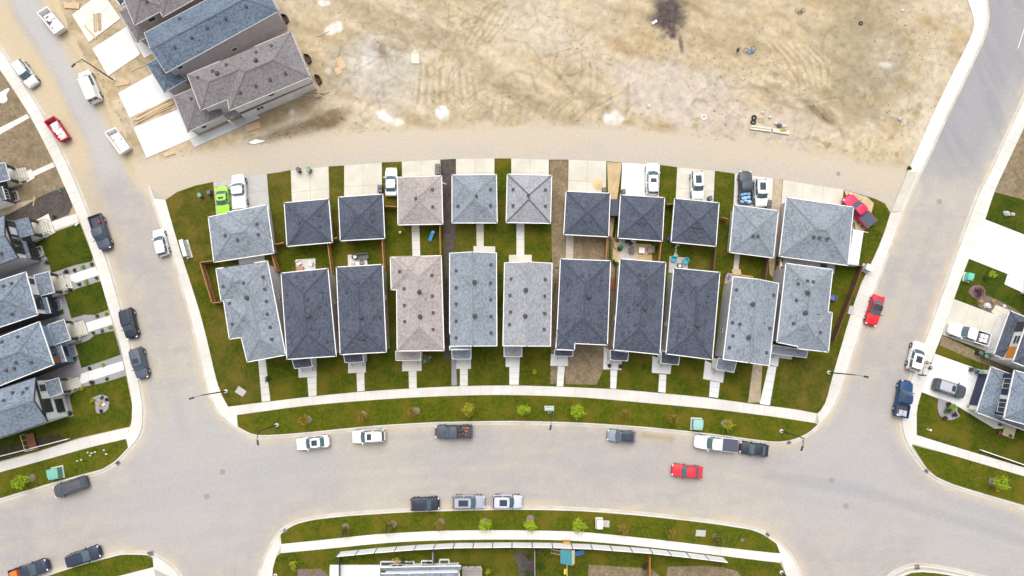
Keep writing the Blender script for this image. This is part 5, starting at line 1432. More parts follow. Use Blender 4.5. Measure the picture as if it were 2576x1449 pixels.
    if kind == 'pickup':
        xb = (.355 - .5) * L; xr = -.5 * L + .02
        hb = 1.18
        m = MB()
        for s in (-1, 1):
            m.box(((xb + xr) / 2, s * (w * .955), (hb + .6) / 2), (xb - xr, .10, hb - .6))
        m.box((xr + .05, 0, (hb + .6) / 2), (.09, W * .90, hb - .6)); m.box((xb - .04, 0, (hb + .6) / 2), (.08, W * .90, hb - .6))
        bed = B(m, 'cargo_bed', body)
        B(MB().box(((xb + xr) / 2, 0, .80), (xb - xr - .2, W * .86, .03)), 'bed_liner', plain((.045, .05, .065), .7), bed)
        for e in extras:
            if e == 'cover': B(MB().box(((xb + xr) / 2, 0, hb + .03), (xb - xr - .04, W * .93, .05)), 'bed_cover', plain((.055, .065, .10), .6), bed)
            if e == 'whitecover': B(MB().box(((xb + xr) / 2, 0, hb + .03), (xb - xr - .04, W * .93, .05)), 'bed_cover', body, bed)
            if e == 'rails':
                for s in (-1, 1): B(MB().bar((xb, s * w * .93, hb + .08), (xr, s * w * .93, hb + .08), .05), 'bed_rail', M_RIM, bed)
    return root, (lambda x, y, z: (Matrix.Translation(root.location) @ Matrix.Rotation(rot, 4, 'Z')) @ Vector((x, y, z))), rot
WHT = (.78, .78, .78); BLK = (.018, .019, .024); DGY = (.075, .08, .095); SLV = (.42, .44, .50); NVY = (.022, .028, .055)
car('silver white sport utility at the kerb across from the white cargo van', (63, 185), (110, 150), 'suv', (.62, .63, .65), 4.6, glassroof=None, rails=True)
car('long white van with two rear windows below the driveway lamp post', (225, 217), (-100, -245), 'van', WHT, 5.3, cat='van', name='parked_van')
pk1 = car('dark navy pickup with open bed at the kerb beside the left lawns', (252, 585), (85, 260), 'pickup', (.06, .072, .105), 5.6, cat='pickup', name='pickup_truck')
car('white hatchback driving on the left street by the mailboxes', (403, 610), (-50, -210), 'hatch', WHT, 4.2)
car('black sport utility with red tail lamp at the kerb before the grey one', (324, 814), (50, 223), 'suv', (.018, .024, .038), 4.6, glassroof=(.05, .9))
car('dark grey sport utility with sunroof behind the black one at the left kerb', (350, 914), (55, 228), 'suv', (.085, .095, .125), 4.7, glassroof=(.55, .85))
car('dark grey long wagon at the kerb below the green utility box', (176, 1225), (-243, 85), 'suv', (.075, .08, .095), 5.0, cat='car', rails=True)
car('dark blue sport utility at the bottom kerb ahead of the orange loaded pickup', (209, 1400), (245, -83), 'suv', (.025, .034, .06), 4.9, rails=True)
pk2 = car('dark blue pickup carrying orange load at the bottom kerb', (73, 1436), (245, -85), 'pickup', (.03, .038, .065), 5.5, cat='pickup', name='pickup_truck')
car('white sedan with dark sunroof parked below the verge and corner lamp', (786, 1114), (-246, 30), 'sedan', WHT, 4.9, glassroof=(.25, .85))
car('white sport utility with roof rails between the white sedan and grey pickup', (927, 1098), (-250, 12), 'suv', WHT, 4.9, glassroof=(.62, .88), rails=True)
pk3 = car('dark grey pickup with a spare wheel and scrap wood in its bed', (1141, 1086), (-250, 3), 'pickup', (.065, .072, .095), 5.5, cat='pickup', name='pickup_truck')
car('small black crossover at the lower kerb behind two silver ones', (1069, 1268), (210, -8), 'suv', (.022, .029, .046), 4.2, rails=True)
car('silver grey crossover with panoramic roof in the middle of the three at the lower kerb', (1179, 1263), (240, 0), 'suv', (.34, .36, .41), 4.75, glassroof=(.25, .85), rails=True)
car('pale silver crossover with dark sunroof foremost of the three at the lower kerb', (1276, 1262), (240, 2), 'suv', (.50, .53, .60), 4.4, glassroof=(.35, .85))
car('grey crossover with black roof beside the brown stain at the upper kerb', (1563, 1097), (-205, -16), 'hatch', (.22, .25, .30), 4.1, roofcol=(.03, .035, .05), glassroof=(.2, .9))
car('long white pickup with flat dark blue bed cover at the upper kerb', (1801, 1116), (-330, -35), 'pickup', WHT, 6.3, extras=('cover', 'rails'), cat='pickup', name='pickup_truck')
car('black sedan parked right behind the long white pickup', (1898, 1130), (-205, -28), 'sedan', (.022, .027, .042), 4.2)
car('red sedan driving in the middle of the main road', (1729, 1186), (-230, -22), 'sedan', (.62, .025, .045), 4.5, name='moving_car')
car('bright red coupe with black roof at the right street kerb', (2202, 781), (-65, 225), 'coupe', (.62, .02, .03), 4.6, roofcol=(.02, .02, .025), glassroof=(.1, .9))
car('crimson pickup with blue grey bed cover parked askew on dirt by the trailer', (2160, 530), (-175, -200), 'pickup', (.56, .02, .085), 5.7, extras=('cover', 'raised'), cat='pickup', name='pickup_truck')
car('white crossover with sunroof and people standing beside its doors', (2306, 896), (55, -220), 'suv', WHT, 4.4, glassroof=(.4, .85))
pk4 = car('bright blue pickup with boxes in its black bed at the right kerb', (2274, 1003), (50, -280), 'pickup', (.014, .052, .15), 5.5, cat='pickup', name='pickup_truck', glassroof=(.2, .8))
car('dark grey people carrier with red tail lamps on the bright concrete driveway', (2390, 977), (235, 75), 'suv', (.07, .074, .095), 4.8, roofcol=(.40, .41, .47), glassroof=(.72, .95), extras=('raised',), rails=True)
pk5 = car('white pickup with white bundles in its dark bed on the cream driveway', (2437, 840), (-305, -100), 'pickup', WHT, 6.1, extras=('raised',), cat='pickup', name='pickup_truck')
car('lime green coupe parked at the grey garage door', (560, 506), (20, 240), 'coupe', (.30, .72, .02), 4.5, glassroof=(.4, .75), extras=('raised',))
car('white pickup with white bed cover beside the lime green coupe', (602, 482), (-18, -255), 'pickup', WHT, 5.3, extras=('raised', 'whitecover'), cat='pickup', name='pickup_truck')
car('white sedan parked on grass between two lane garages', (984, 457), (0, -240), 'sedan', WHT, 4.4, extras=('raised',))
car('large white sport utility with small sunroof on the brightest lane driveway', (1641, 450), (-3, -240), 'suv', WHT, 5.0, glassroof=(.55, .8), extras=('raised',), rails=True)
car('white sport utility with large sunroof alone on its lane driveway', (1754, 466), (10, 240), 'suv', WHT, 4.3, glassroof=(.25, .8), extras=('raised',))
pk6 = car('black pickup loaded with blue bags beside a white sport utility', (1875, 472), (-2, -240), 'pickup', (.05, .056, .07), 5.1, extras=('raised',), cat='pickup', name='pickup_truck')
car('white sport utility beside the black pickup with blue bags', (1914, 485), (8, 240), 'suv', WHT, 4.2, glassroof=(.2, .75), extras=('raised',))
# --- loads in the pickup beds (things of their own)
def bag(pk, x, y, s, m, lb, nm='rubbish_bag', cat='bag', gr=None, seed=0):
    c = pk[1](x, y, .84 + s * .6)
    o = MB().blob(c, (s, s * .9, s * .6), seed, 9, 6, .18).build(nm, m); tag(o, lb, cat, gr); return o
M_BLUEBAG = noisy('blue_plastic_bag', (.10, .30, .62), (.45, .62, .80), 5, .35)
k = 0
for i in range(3):
    for j in range(3):
        bag(pk6, -2.12 + .52 * i + random.uniform(-.14, .14), -.52 + .52 * j + random.uniform(-.12, .12), random.uniform(.24, .36), M_BLUEBAG, 'light blue plastic bag heaped in the black pickup bed', gr='blue bags in the pickup bed', seed=k); k += 1
M_BUNDLE = noisy('wrapped_bundle', (.55, .56, .58), (.75, .75, .77), 4, .6)
for i, (x, y) in enumerate(((-2.3, -.35), (-2.3, .3), (-1.7, -.3), (-1.7, .35))):
    c = pk5[1](x, y, 1.02); tag(MB().box(c, (.52, .58, .38), pk5[2] + .1 * i).build('wrapped_bundle', M_BUNDLE), 'white wrapped bundle stacked in the white pickup bed', 'bundle', 'bundles in the white pickup')
for i, (x, y) in enumerate(((-2.1, -.3), (-2.1, .3))):
    c = pk4[1](x, y, 1.02); tag(MB().box(c, (.8, .52, .40), pk4[2]).box((c[0], c[1], c[2] + .22), (.82, .54, .05), pk4[2]).build('storage_box', plain((.36, .40, .48), .4)), 'grey lidded box in the blue pickup bed', 'box', 'boxes in the blue pickup')
for i, (x, y) in enumerate(((-2.5, .35), (-2.5, .62))):
    c = pk4[1](x, y, .83); tag(MB().lathe(c, [(.12, 0), (.14, .3), (.145, .32), (.1, .33)], 12).build('bucket', M_WHITE), 'white bucket at the tail of the blue pickup bed', 'bucket', 'buckets in the blue pickup')
c = pk3[1](-1.35, .2, .95); tag(MB().ring(c, .27, .11).build('spare_wheel', M_RUB), 'spare wheel lying in the dark grey pickup bed', 'tyre')
for i in range(5):
    a = pk3[1](-2.3 + .12 * i, -.5 + .22 * i, .88 + .03 * i); b = pk3[1](-1.3 + .1 * i, -.6 + .25 * i, .90 + .02 * i)
    o = MB().bar(a, b, .16, .04).build('plank', M_BWOOD if i % 2 else M_WOOD); tag(o, 'scrap plank in the dark grey pickup bed', 'plank', 'scrap wood in the pickup')
c = pk1[1](-1.5, .45, .83); tag(MB().lathe(c, [(.16, 0), (.18, .28), (.08, .36), (.08, .42)], 10).build('fuel_can', plain((.5, .03, .03), .5)), 'red fuel can in the dark navy pickup bed', 'can')
o = MB().bar(pk1[1](-2.2, .55, .9), pk1[1](-.9, .6, .9), .12, .12).build('tool_pole', M_BLACK); tag(o, 'black pole lying along the navy pickup bed side', 'pole')
c = pk2[1](-2.0, 0, 1.05); tag(MB().box(c, (1.1, 1.5, .45), pk2[2], taper=.9).build('orange_tarp_load', plain((.75, .16, .02), .6)), 'orange covered load in the dark blue pickup bed', 'load')

# --- waste skips and trailer
def skip(label, corners, col, zh, fillmat, seed, bits):
    q = [P(a, b, zh) for a, b in corners]
    c = sum(q, Vector()) / 4; root = thing('waste_skip', label, 'skip', (c.x, c.y, .02))
    m = plain(col, .5)
    lo = [Vector((p.x, p.y)).lerp(Vector((c.x, c.y)), .10) for p in q]; hi = [Vector((p.x, p.y)) for p in q]
    loi = [p.lerp(Vector((c.x, c.y)), .06) for p in lo]; hii = [p.lerp(Vector((c.x, c.y)), .07) for p in hi]
    mb = MB(); vs = [(*p, .12) for p in lo] + [(*p, zh) for p in hi] + [(*p, zh) for p in hii] + [(*p, .25) for p in loi]
    fs = [(3, 2, 1, 0), (12, 13, 14, 15)]
    for i in range(4):
        j = (i + 1) % 4; fs += [(i, j, 4 + j, 4 + i), (4 + i, 4 + j, 8 + j, 8 + i), (8 + i, 8 + j, 12 + j, 12 + i)]
    a2 = sum(hi[i].x * hi[(i + 1) % 4].y - hi[(i + 1) % 4].x * hi[i].y for i in range(4))
    mb.add(vs, fs if a2 > 0 else [f[::-1] for f in fs]); mb.build('tub', m, root)
    rb = MB()
    for i in range(4):
        a, b = hi[i], hi[(i + 1) % 4]
        rb.bar((*a, zh), (*b, zh), .10, .09)
        n = max(2, int((b - a).length / .8))
        for k in range(1, n):
            tt = k / n; rb.bar((*lo[i].lerp(lo[(i + 1) % 4], tt), .15), (*a.lerp(b, tt), zh - .05), .07, .07)
    rb.build('rim', m, root)
    sk = MB()
    for i in range(4): sk.box((lo[i].x * .9 + c.x * .1, lo[i].y * .9 + c.y * .1, .07), (.2, .2, .12))
    sk.build('skid', M_DARKM, root)
    rr = random.Random(seed)
    def bil(u, v): return loi[0].lerp(loi[1], u).lerp(loi[3].lerp(loi[2], u), v)
    f = MB().prism([bil(.03, .03), bil(.97, .03), bil(.97, .97), bil(.03, .97)], .2, zh * .45).build('debris_bed', fillmat, root)
    for k in range(bits):
        p = bil(rr.uniform(.12, .88), rr.uniform(.1, .9)); s = rr.uniform(.15, .45)
        o = MB().box((p.x, p.y, zh * .45 + s * .2), (s * 1.6, s, s * .4), rr.uniform(0, 3)).build('debris', rr.choice([M_WHITE, M_WHITE, M_WHITE, plain((.5, .5, .48), .8)]) if seed != 4 or k > 1 else M_BLACK, root)
skip('white open waste skip with dark scraps near the top driveway', [t(0, 0, 280, 95), t(0, 0, 355, 50), t(0, 0, 482, 205), t(0, 0, 410, 255)], (.72, .72, .71), 1.3, M_WHITE, 4, 7)
skip('white open waste skip of rubble below the last new driveway', [t(0, 0, 790, 1000), t(0, 0, 870, 962), t(0, 0, 976, 1115), t(0, 0, 905, 1162)], (.72, .72, .71), 1.3, M_WHITE, 5, 9)
skip('red waste skip full of white plaster rubble at the left kerb', [t(0, 0, 333, 918), t(0, 0, 408, 875), t(0, 0, 514, 1035), t(0, 0, 445, 1070)], (.42, .012, .03), 1.2, M_WHITE, 6, 16)
q = [P(2147, 577, 2.4), P(2173, 582, 2.4), P(2160, 668, 2.4), P(2133, 664, 2.4)]
c = sum(q, Vector()) / 4
tr = thing('travel_trailer', 'white travel trailer parked between triple garage and grass', 'trailer', (c.x, c.y, .1))
ins = [Vector((p.x, p.y)) for p in q]
MB().prism(ins, .55, 2.3).build('body', paint((.74, .74, .74), .4), tr)
MB().prism([p.lerp(Vector((c.x, c.y)), .05) for p in ins], 2.3, 2.42).build('roof', M_WHITE, tr)
MB().box((c.x, c.y, 2.48), (.5, .5, .12), .2).build('roof_vent', M_WHITE, tr)
fm = (ins[0] + ins[1]) / 2; fd = ((ins[0] - ins[3]).normalized())
hp = fm + fd * 1.5
mb = MB(); mb.bar((*ins[0].lerp(ins[1], .15), .5), (*hp, .5), .1); mb.bar((*ins[0].lerp(ins[1], .85), .5), (*hp, .5), .1); mb.tube((*hp, .1), (*hp, .75), .05)
mb.build('hitch_frame', M_DARKM, tr)
MB().bar((*ins[0].lerp(ins[1], -.1), 2.2), (*ins[0].lerp(ins[1], 1.5), 2.2), .08, .08).build('awning_bar', M_GUT, tr)
sd = (ins[1] - ins[0]).normalized()
for s in (.42, .58):
    for e, k_ in ((1, .0), (0, -.0)):
        b = (ins[1] if e else ins[0]).lerp(ins[2] if e else ins[3], s); o_ = sd * (.02 if e else -.02)
        MB().tube((b.x - sd.x * .2 * (1 if e else -1), b.y - sd.y * .2 * (1 if e else -1), .42), (b.x + o_.x, b.y + o_.y, .42), .34, n=16).build('wheel', M_RUB, tr)
b = ins[1].lerp(ins[2], .5); MB().box((b.x + sd.x * .08, b.y + sd.y * .08, .85), (.25, 1.9, .18), math.atan2(sd.y, sd.x)).build('mudguard', M_WHITE, tr)

# ================================================================ STREET FURNITURE
def lamp(label, base, head, h=8.0):
    """base on the ground, head where the luminaire hangs"""
    b = P(*base); hd = P(*head, h + .35)
    root = thing('street_lamp', label, 'street lamp', (b.x, b.y, .1), 0, 'street lamps along the kerbs')
    MB().lathe((b.x, b.y, .1), [(.28, 0), (.28, .12), (.2, .14)], 12).build('footing', M_CONC, root)
    MB().tube((b.x, b.y, .2), (b.x, b.y, h), .11, .065, 10).build('pole', M_DARKM, root)
    d = Vector((hd.x - b.x, hd.y - b.y)); L = d.length; d.normalize()
    m = MB(); m.bar((b.x, b.y, h - .1), (b.x + d.x * (L - .3), b.y + d.y * (L - .3), h + .35), .06); m.bar((b.x, b.y, h - .8), (b.x + d.x * L * .5, b.y + d.y * L * .5, h + .1), .04)
    m.build('arm', M_DARKM, root)
    MB().box((hd.x, hd.y, h + .33), (.7, .26, .14), math.atan2(d.y, d.x), taper=.7).build('lamp_head', M_DARKM, root)
    MB().box((hd.x, hd.y, h + .245), (.45, .18, .03), math.atan2(d.y, d.x)).build('lens', M_HEAD, root)
lamp('dark street lamp beside the white van and new driveways', (288, 203), (184, 164))
lamp('dark street lamp by the tan concrete pad at the block corner', (569, 984), (481, 1002))
lamp('dark street lamp on the verge above the white sedan', (697, 1069), (648, 1114))
lamp('dark street lamp beside the narrow green box mid verge', (1382, 1036), (1385, 1076))
lamp('dark street lamp on the verge by the black sedan', (1965, 1084), (2018, 1128))
lamp('dark street lamp below the corner house over the right street', (2084, 937), (2180, 948))
lamp('dark street lamp base at the lower right block corner', (1965, 1439), (1990, 1470))
lamp('dark street lamp base at the lower left of the bottom block', (694, 1447), (668, 1470))
def ubox(label, px, py, ang, sx, sy, sz, col, kind=0):
    p = P(px, py, sz * .5); root = thing('utility_box', label, 'utility box', (p.x, p.y, .1), math.radians(ang))
    m = plain(col, .5)
    MB().box((0, 0, .06), (sx + .3, sy + .3, .12)).build('pad', M_CONC, root, local=True)
    MB().box((0, 0, .12 + sz / 2), (sx, sy, sz), taper=.97).build('cabinet', m, root, local=True)
    MB().box((0, sy * .12, .14 + sz), (sx + .08, sy * .72, .06)).build('lid', plain(tuple(v * 1.08 for v in col), .45), root, local=True)
    MB().box((0, -sy / 2 - .012, .12 + sz * .5), (sx * .92, .02, sz * .8)).build('door', m, root, local=True)
GRN = (.14, .36, .29)
ubox('green utility box on the left verge beside a bright young tree', 141, 1190, 12, 1.5, 1.5, 1.15, GRN)
ubox('narrow pale green box beside the mid verge street lamp', 1382, 1028, 0, 1.1, .45, 1.0, (.30, .46, .42))
ubox('pale green utility box on the verge above the long white pickup', 1753, 1067, -4, 1.35, 1.5, 1.1, (.24, .44, .40))
ubox('bright green utility box on the lawn beside the purple shrub', 2435, 697, -15, .75, 1.1, 1.0, (.10, .46, .33))
ubox('white utility pedestal with pale pad beside it on the lower verge', 1508, 1317, 0, .8, 1.3, 1.0, (.62, .62, .60))
ubox('white utility pedestal at the right sidewalk by the trailer', 2181, 675, -28, 1.0, .9, 1.2, (.66, .67, .68))
def pad(label, q):
    o = MB().prism(PG(q), .06, .19).build('concrete_pad', M_GREYC); tag(o, label, 'concrete pad')
pad('tan concrete pad tilted on the corner lawn by the lamp', [t(0, 2, 1805, 15), t(0, 2, 1865, 55), t(0, 2, 1835, 95), t(0, 2, 1775, 60)])
pad('square concrete pad near the east end of the lower verge', [t(2, 2, 1388, 1098), t(2, 2, 1462, 1102), t(2, 2, 1456, 1150), t(2, 2, 1382, 1145)])
pad('square concrete pad on the grass beside the right brown fence', [t(3, 1, 612, 858), t(3, 1, 650, 865), t(3, 1, 632, 928), t(3, 1, 595, 918)])
pad('grey pad adjoining the white pedestal on the lower verge', [t(2, 2, 683, 1025), t(2, 2, 735, 1030), t(2, 2, 733, 1080), t(2, 2, 683, 1075)])
mbx = P(465, 625, 1.0); root = thing('community_mailbox', 'row of three white community mailbox cabinets beside the left sidewalk', 'mailbox', (mbx.x, mbx.y, .1), math.radians(-72))
for i in (-1, 0, 1):
    MB().box((i * .86, 0, .92), (.8, .5, 1.25)).build('cabinet', plain((.68, .69, .70), .4), root, local=True)
    MB().box((i * .86, 0, 1.57), (.84, .56, .05)).build('lid', M_WHITE, root, local=True)
    MB().box((i * .86, 0, .15), (.2, .2, .3)).build('pedestal', M_DARKM, root, local=True)
MB().box((0, 0, .03), (2.8, .9, .06)).build('pad', M_CONC, root, local=True)
def disc(label, px, py, r, nm, cat, m, z=.012, gr=None):
    p = P(px, py); o = MB().lathe((p.x, p.y, z - .006), [(r, 0), (r, .012), (r * .86, .016), (r * .84, .012), (r * .1, .013)], 20).build(nm, m)
    tag(o, label, cat, gr)
M_IRON = noisy('cast_iron', (.21, .20, .20), (.29, .28, .275), 12, .8)
disc('iron manhole cover on the main road below the left street, upper of two', 560, 1187, .42, 'manhole_cover', 'manhole', M_IRON)
disc('iron manhole cover on the main road below the left street, lower of two', 520, 1249, .42, 'manhole_cover', 'manhole', M_IRON)
disc('iron manhole cover on the main road near the right junction, upper of two', 2092, 1208, .42, 'manhole_cover', 'manhole', M_IRON)
disc('iron manhole cover on the main road near the right junction, lower of two', 2128, 1273, .42, 'manhole_cover', 'manhole', M_IRON)
disc('iron manhole cover on the right street near the lane mouth', 2363, 507, .42, 'manhole_cover', 'manhole', M_IRON)
disc('iron manhole cover in the back lane near the triple garage', 2109, 437, .34, 'manhole_cover', 'manhole', M_IRON)
def grate(label, px, py, ang, s=.6):
    p = P(px, py); root = thing('drain_grate', label, 'drain', (p.x, p.y, .13), math.radians(ang))
    MB().box((0, 0, -.03), (s + .12, s * .9 + .12, .03)).build('frame', M_IRON, root, local=True)
    for k in range(4): MB().box((0, -s * .33 + s * .22 * k, .0), (s, s * .11, .05)).build('bar', M_DARKM, root, local=True)
grate('drain grate in the kerb below the left corner lawn', 297, 1164, 50, .5)
grate('dark drain grate at the tip of the bottom left verge', 379, 1393, 12, .75)
grate('drain grate at the west tip of the lower verge', 717, 1334, 40, .5)
grate('drain grate below the verge lamp by the black sedan', 1984, 1112, 15, .5)
grate('drain grate at the kerb bend of the right corner lawn', 2330, 1184, -40, .5)
grate('drain grate at the east tip of the lower verge', 1930, 1345, -40, .5)
grate('dark drain grate at the bottom right verge', 2306, 1426, 8, .65)
# painted line on the newer asphalt
a, b = P(2561, 122), P(2578, 68); MB().bar((a.x, a.y, .012), (b.x, b.y, .012), .1, .008).build('road_marking', M_WHITE, kind='structure')
def bin_(label, px, py, ang, col, gr='wheelie bins'):
    p = P(px, py, 1.0); root = thing('wheelie_bin', label, 'bin', (p.x, p.y, .13), math.radians(ang), gr)
    MB().box((0, 0, .52), (.50, .56, .96), taper=1.0).build('body', plain(col, .5), root, local=True)
    MB().box((0, .0, 1.03), (.56, .66, .07), taper=.86).build('lid', plain(tuple(min(.7, v * 1.5 + .04) for v in col), .5), root, local=True)
    MB().bar((-.22, .36, .98), (.22, .36, .98), .04).build('handle', M_BLACK, root, local=True)
    for s in (-1, 1): MB().tube((s * .2, .28, .1), (s * .26, .28, .1), .1, n=10).build('wheel', M_RUB, root, local=True)
BKB, GNB = (.035, .037, .042), (.07, .16, .115)
bin_('black wheelie bin at the lane end of the second driveway', 750, 427, 20, BKB)
bin_('green wheelie bin at the lane end of the second driveway', 776, 427, -20, GNB)
bin_('black wheelie bin on the brown grass by the lime coupe', 525, 484, 10, BKB)
bin_('green wheelie bin on the brown grass by the lime coupe', 502, 491, 30, GNB)
for i, y in enumerate((417, 426, 435)): bin_('black wheelie bin on the taupe garage driveway, %s of three' % ('northmost', 'middle', 'southmost')[i], 1101, y, 90, BKB)
bin_('black wheelie bin beside the white sedan on grass, nearer the lane', 956, 470, 95, BKB)
bin_('black wheelie bin beside the white sedan on grass, nearer the garage', 956, 480, 95, BKB)
bin_('black wheelie bin beside the tan sand pile driveway', 1520, 478, 5, BKB)
bin_('black wheelie bin on the brightest lane driveway by the gravel strip', 1569, 482, 5, BKB)
bin_('black wheelie bin at the garage with one white sport utility', 1787, 499, 10, BKB)
for i, (y, k_) in enumerate(((508, BKB), (517, BKB), (523, BKB))): bin_('black wheelie bin by the dirt strip behind a white sport utility, %s of three' % ('first', 'second', 'third')[i], 1936 - i, y, 80, k_)
bin_('black wheelie bin on the dry grass by the orange panel house', 2467, 888, 60, BKB)
bin_('green wheelie bin on the dry grass by the orange panel house', 2482, 896, 60, GNB)
bin_('black wheelie bin at the dark blue garage door driveway', 2452, 930, 75, BKB)
bin_('green wheelie bin at the dark blue garage door driveway', 2467, 936, 75, GNB)

# ================================================================ FENCES
def fence(label, pts, h=1.8, mat=M_WOOD, bay=2.4, postmat=None, solid=False, cap=True):
    W_ = [P(a, b) for a, b in pts]; c = W_[0]
    root = thing('fence', label, 'fence', (c.x, c.y, .1))
    pm = postmat or mat
    for a, b in zip(W_[:-1], W_[1:]):
        d = b - a; L = d.length; n = max(1, round(L / bay)); d.normalize()
        nrm = Vector((-d.y, d.x, 0))
        for k in range(n):
            p, q = a + d * (L * k / n), a + d * (L * (k + 1) / n)
            m = MB()
            if solid:
                m.bar(p + Vector((0, 0, .15 + h / 2)) + d * .07, q + Vector((0, 0, .15 + h / 2)) - d * .07, .05, h - .1)
            else:
                nb_ = max(2, int((q - p).length / .15)); 
                for j in range(nb_):
                    x = p + d * ((q - p).length * (j + .5) / nb_); m.box((x.x, x.y, .14 + h / 2), (.135, .025, h + random.uniform(-.02, .02)), math.atan2(d.y, d.x))
                for zz in (.4, h - .2):
                    m.bar(p + nrm * .045 + Vector((0, 0, zz + .1)), q + nrm * .045 + Vector((0, 0, zz + .1)), .06, .09)
            pn = m.build('panel', mat, root)
            if cap: MB().bar(p + Vector((0, 0, h + .17)), q + Vector((0, 0, h + .17)), .13, .045).build('cap_rail', mat if not solid else mat, pn)
            MB().box((p.x, p.y, .1 + (h + .12) / 2), (.13, .13, h + .12), math.atan2(d.y, d.x)).build('post', pm, root)
        MB().box((b.x, b.y, .1 + (h + .12) / 2), (.13, .13, h + .12), math.atan2(d.y, d.x)).build('post', pm, root)
    return root
fence('cedar fence wrapping the side yard of the grey corner house', [(552, 659), (517, 664), (547, 764), (568, 762)], 1.75)
fence('cedar fence between the first and second back yards', [(692, 635), (706, 685)], 1.75)
fence('short cedar fence between the first and second garages', [(692, 621), (724, 615)], 1.75)
fence('cedar fence between the second and third back yards', [(832, 612), (842, 690)], 1.75)
fence('short cedar fence between the second and third garages', [(838, 606), (856, 603)], 1.75)
fence('cedar fence between the third and taupe house yards', [(966, 600), (972, 680)], 1.75)
fence('short cedar fence between third and taupe garages', [(968, 524), (1001, 526)], 1.75)
fence('cedar fence along the dark soil strip behind the taupe house', [(1109, 566), (1112, 680)], 1.7)
fence('cedar fence between the bare yard and the tan gravel yard', [(1524, 592), (1519, 672)], 1.75)
fence('cedar fence between gravel patio and turquoise chair yards', [(1657, 608), (1650, 680)], 1.75)
fence('short cedar fence between the eighth and ninth garages', [(1672, 520), (1697, 517)], 1.75)
fence('brown fence between turquoise chair yard and deck yard', [(1792, 618), (1786, 690)], 1.75, M_BWOOD)
fence('short cedar fence beside the ninth garage', [(1808, 552), (1822, 556)], 1.6)
fence('brown fence by the deck yard vegetable bed', [(1925, 640), (1915, 705)], 1.6, M_BWOOD)
fence('thin pale fence beside the triple garage back patio', [(1954, 655), (1948, 700)], 1.5, M_PINE)
fence('dark brown rail fence along the right corner side yard', [(2130, 667), (2156, 674), (2086, 858)], 1.6, M_BWOOD)
fence('white vinyl panel fence with grey posts along the bottom yards', [t(1, 2, 640, 1262), t(1, 2, 920, 1235), t(1, 2, 1212, 1212), t(1, 2, 1500, 1198), t(1, 2, 1932, 1193), t(2, 2, 300, 1196), t(2, 2, 590, 1206), t(2, 2, 1035, 1240), t(2, 2, 1310, 1270), t(2, 2, 1590, 1305)], 2.3, noisy('white_vinyl', (.66, .67, .69), (.74, .75, .77), 1.5, .5), 2.75, plain((.12, .13, .15), .6), True, True)
fence('grey divider fence behind the planter box house', [(1092, 1381), (1092, 1419)], 1.7, plain((.20, .21, .23), .7), 2.4)
fence('thin grey divider fence beside the play structure yard', [(1344, 1378), (1345, 1500)], 1.7, plain((.22, .22, .24), .7), 2.4)
fence('orange brown divider fence beside the dry bottom yard', [(1629, 1393), (1627, 1500)], 1.7, noisy('orange_wood', (.33, .13, .03), (.45, .20, .06), 4, .8), 2.4)
fence('thin dark divider fence on the bottom left patio', [(857, 1400), (857, 1500)], .9, plain((.06, .06, .065), .6), 2.4, None, True, False)
fence('low white edging fence beside the left corner sidewalk', [(-60, 1170), (0, 1148), (80, 1128), (177, 1103)], .5, M_GUT, 2.6)
fence('low white edging fence beside the right corner sidewalk', [(2462, 1131), (2576, 1170), (2640, 1190)], .5, M_GUT, 2.6)

# ================================================================ PLANTS
def leafmat(name, a, b):
    m, nt, bs = mk(name)
    N, L = nt.nodes, nt.links
    g = N.new('ShaderNodeNewGeometry')
    r = N.new('ShaderNodeValToRGB'); e = r.color_ramp.elements
    e[0].color = (*a, 1); e[1].color = (*b, 1)
    L.new(g.outputs['Random Per Island'], r.inputs[0]); L.new(r.outputs[0], bs.inputs['Base Color'])
    bs.inputs['Roughness'].default_value = .7; bs.inputs['Specular IOR Level'].default_value = .2
    bs.inputs['Transmission Weight'].default_value = 0
    return m
LF_LIME = leafmat('lime_leaves', (.15, .26, .008), (.40, .50, .03))
LF_YEL = leafmat('yellow_green_leaves', (.20, .20, .01), (.42, .40, .03))
LF_RUST = leafmat('rusty_leaves', (.14, .10, .012), (.30, .20, .03))
LF_GREEN = leafmat('green_leaves', (.025, .06, .008), (.07, .13, .02))
LF_PALE = leafmat('pale_sage_leaves', (.12, .19, .10), (.34, .42, .28))
LF_PURP = leafmat('purple_leaves', (.035, .016, .02), (.12, .055, .06))
LF_GOLD = leafmat('golden_leaves', (.40, .26, .04), (.75, .58, .20))
LF_DULL = leafmat('dull_olive_leaves', (.06, .07, .010), (.17, .15, .025))
M_BARK = noisy('bark', (.07, .05, .035), (.13, .10, .07), 8, .9)
def leaves(c, r, n, size, rr, clumps=9):
    """leaf faces gathered in clumps through a crown"""
    mb = MB(); cl = []
    for _ in range(clumps):
        while True:
            v = Vector((rr.uniform(-1, 1), rr.uniform(-1, 1), rr.uniform(-1, 1)))
            if v.length < 1: break
        cl.append((v, rr.uniform(.28, .5)))
    for k in range(n):
        v, cr = cl[rr.randrange(clumps)]
        o = Vector((rr.gauss(0, .5), rr.gauss(0, .5), rr.gauss(0, .5))) * cr
        p = Vector((c[0] + (v.x * .72 + o.x) * r[0], c[1] + (v.y * .72 + o.y) * r[1], c[2] + (v.z * .72 + o.z) * r[2]))
        d = Vector((rr.gauss(0, 1), rr.gauss(0, 1), rr.gauss(0, .5))).normalized(); e = d.cross(Vector((rr.gauss(0, 1), rr.gauss(0, 1), rr.gauss(0, 1)))).normalized()
        s = size * rr.uniform(.6, 1.3)
        mb.add([p - d * s, p + e * s * .5, p + d * s, p - e * s * .5], [(0, 1, 2, 3)])
    return mb
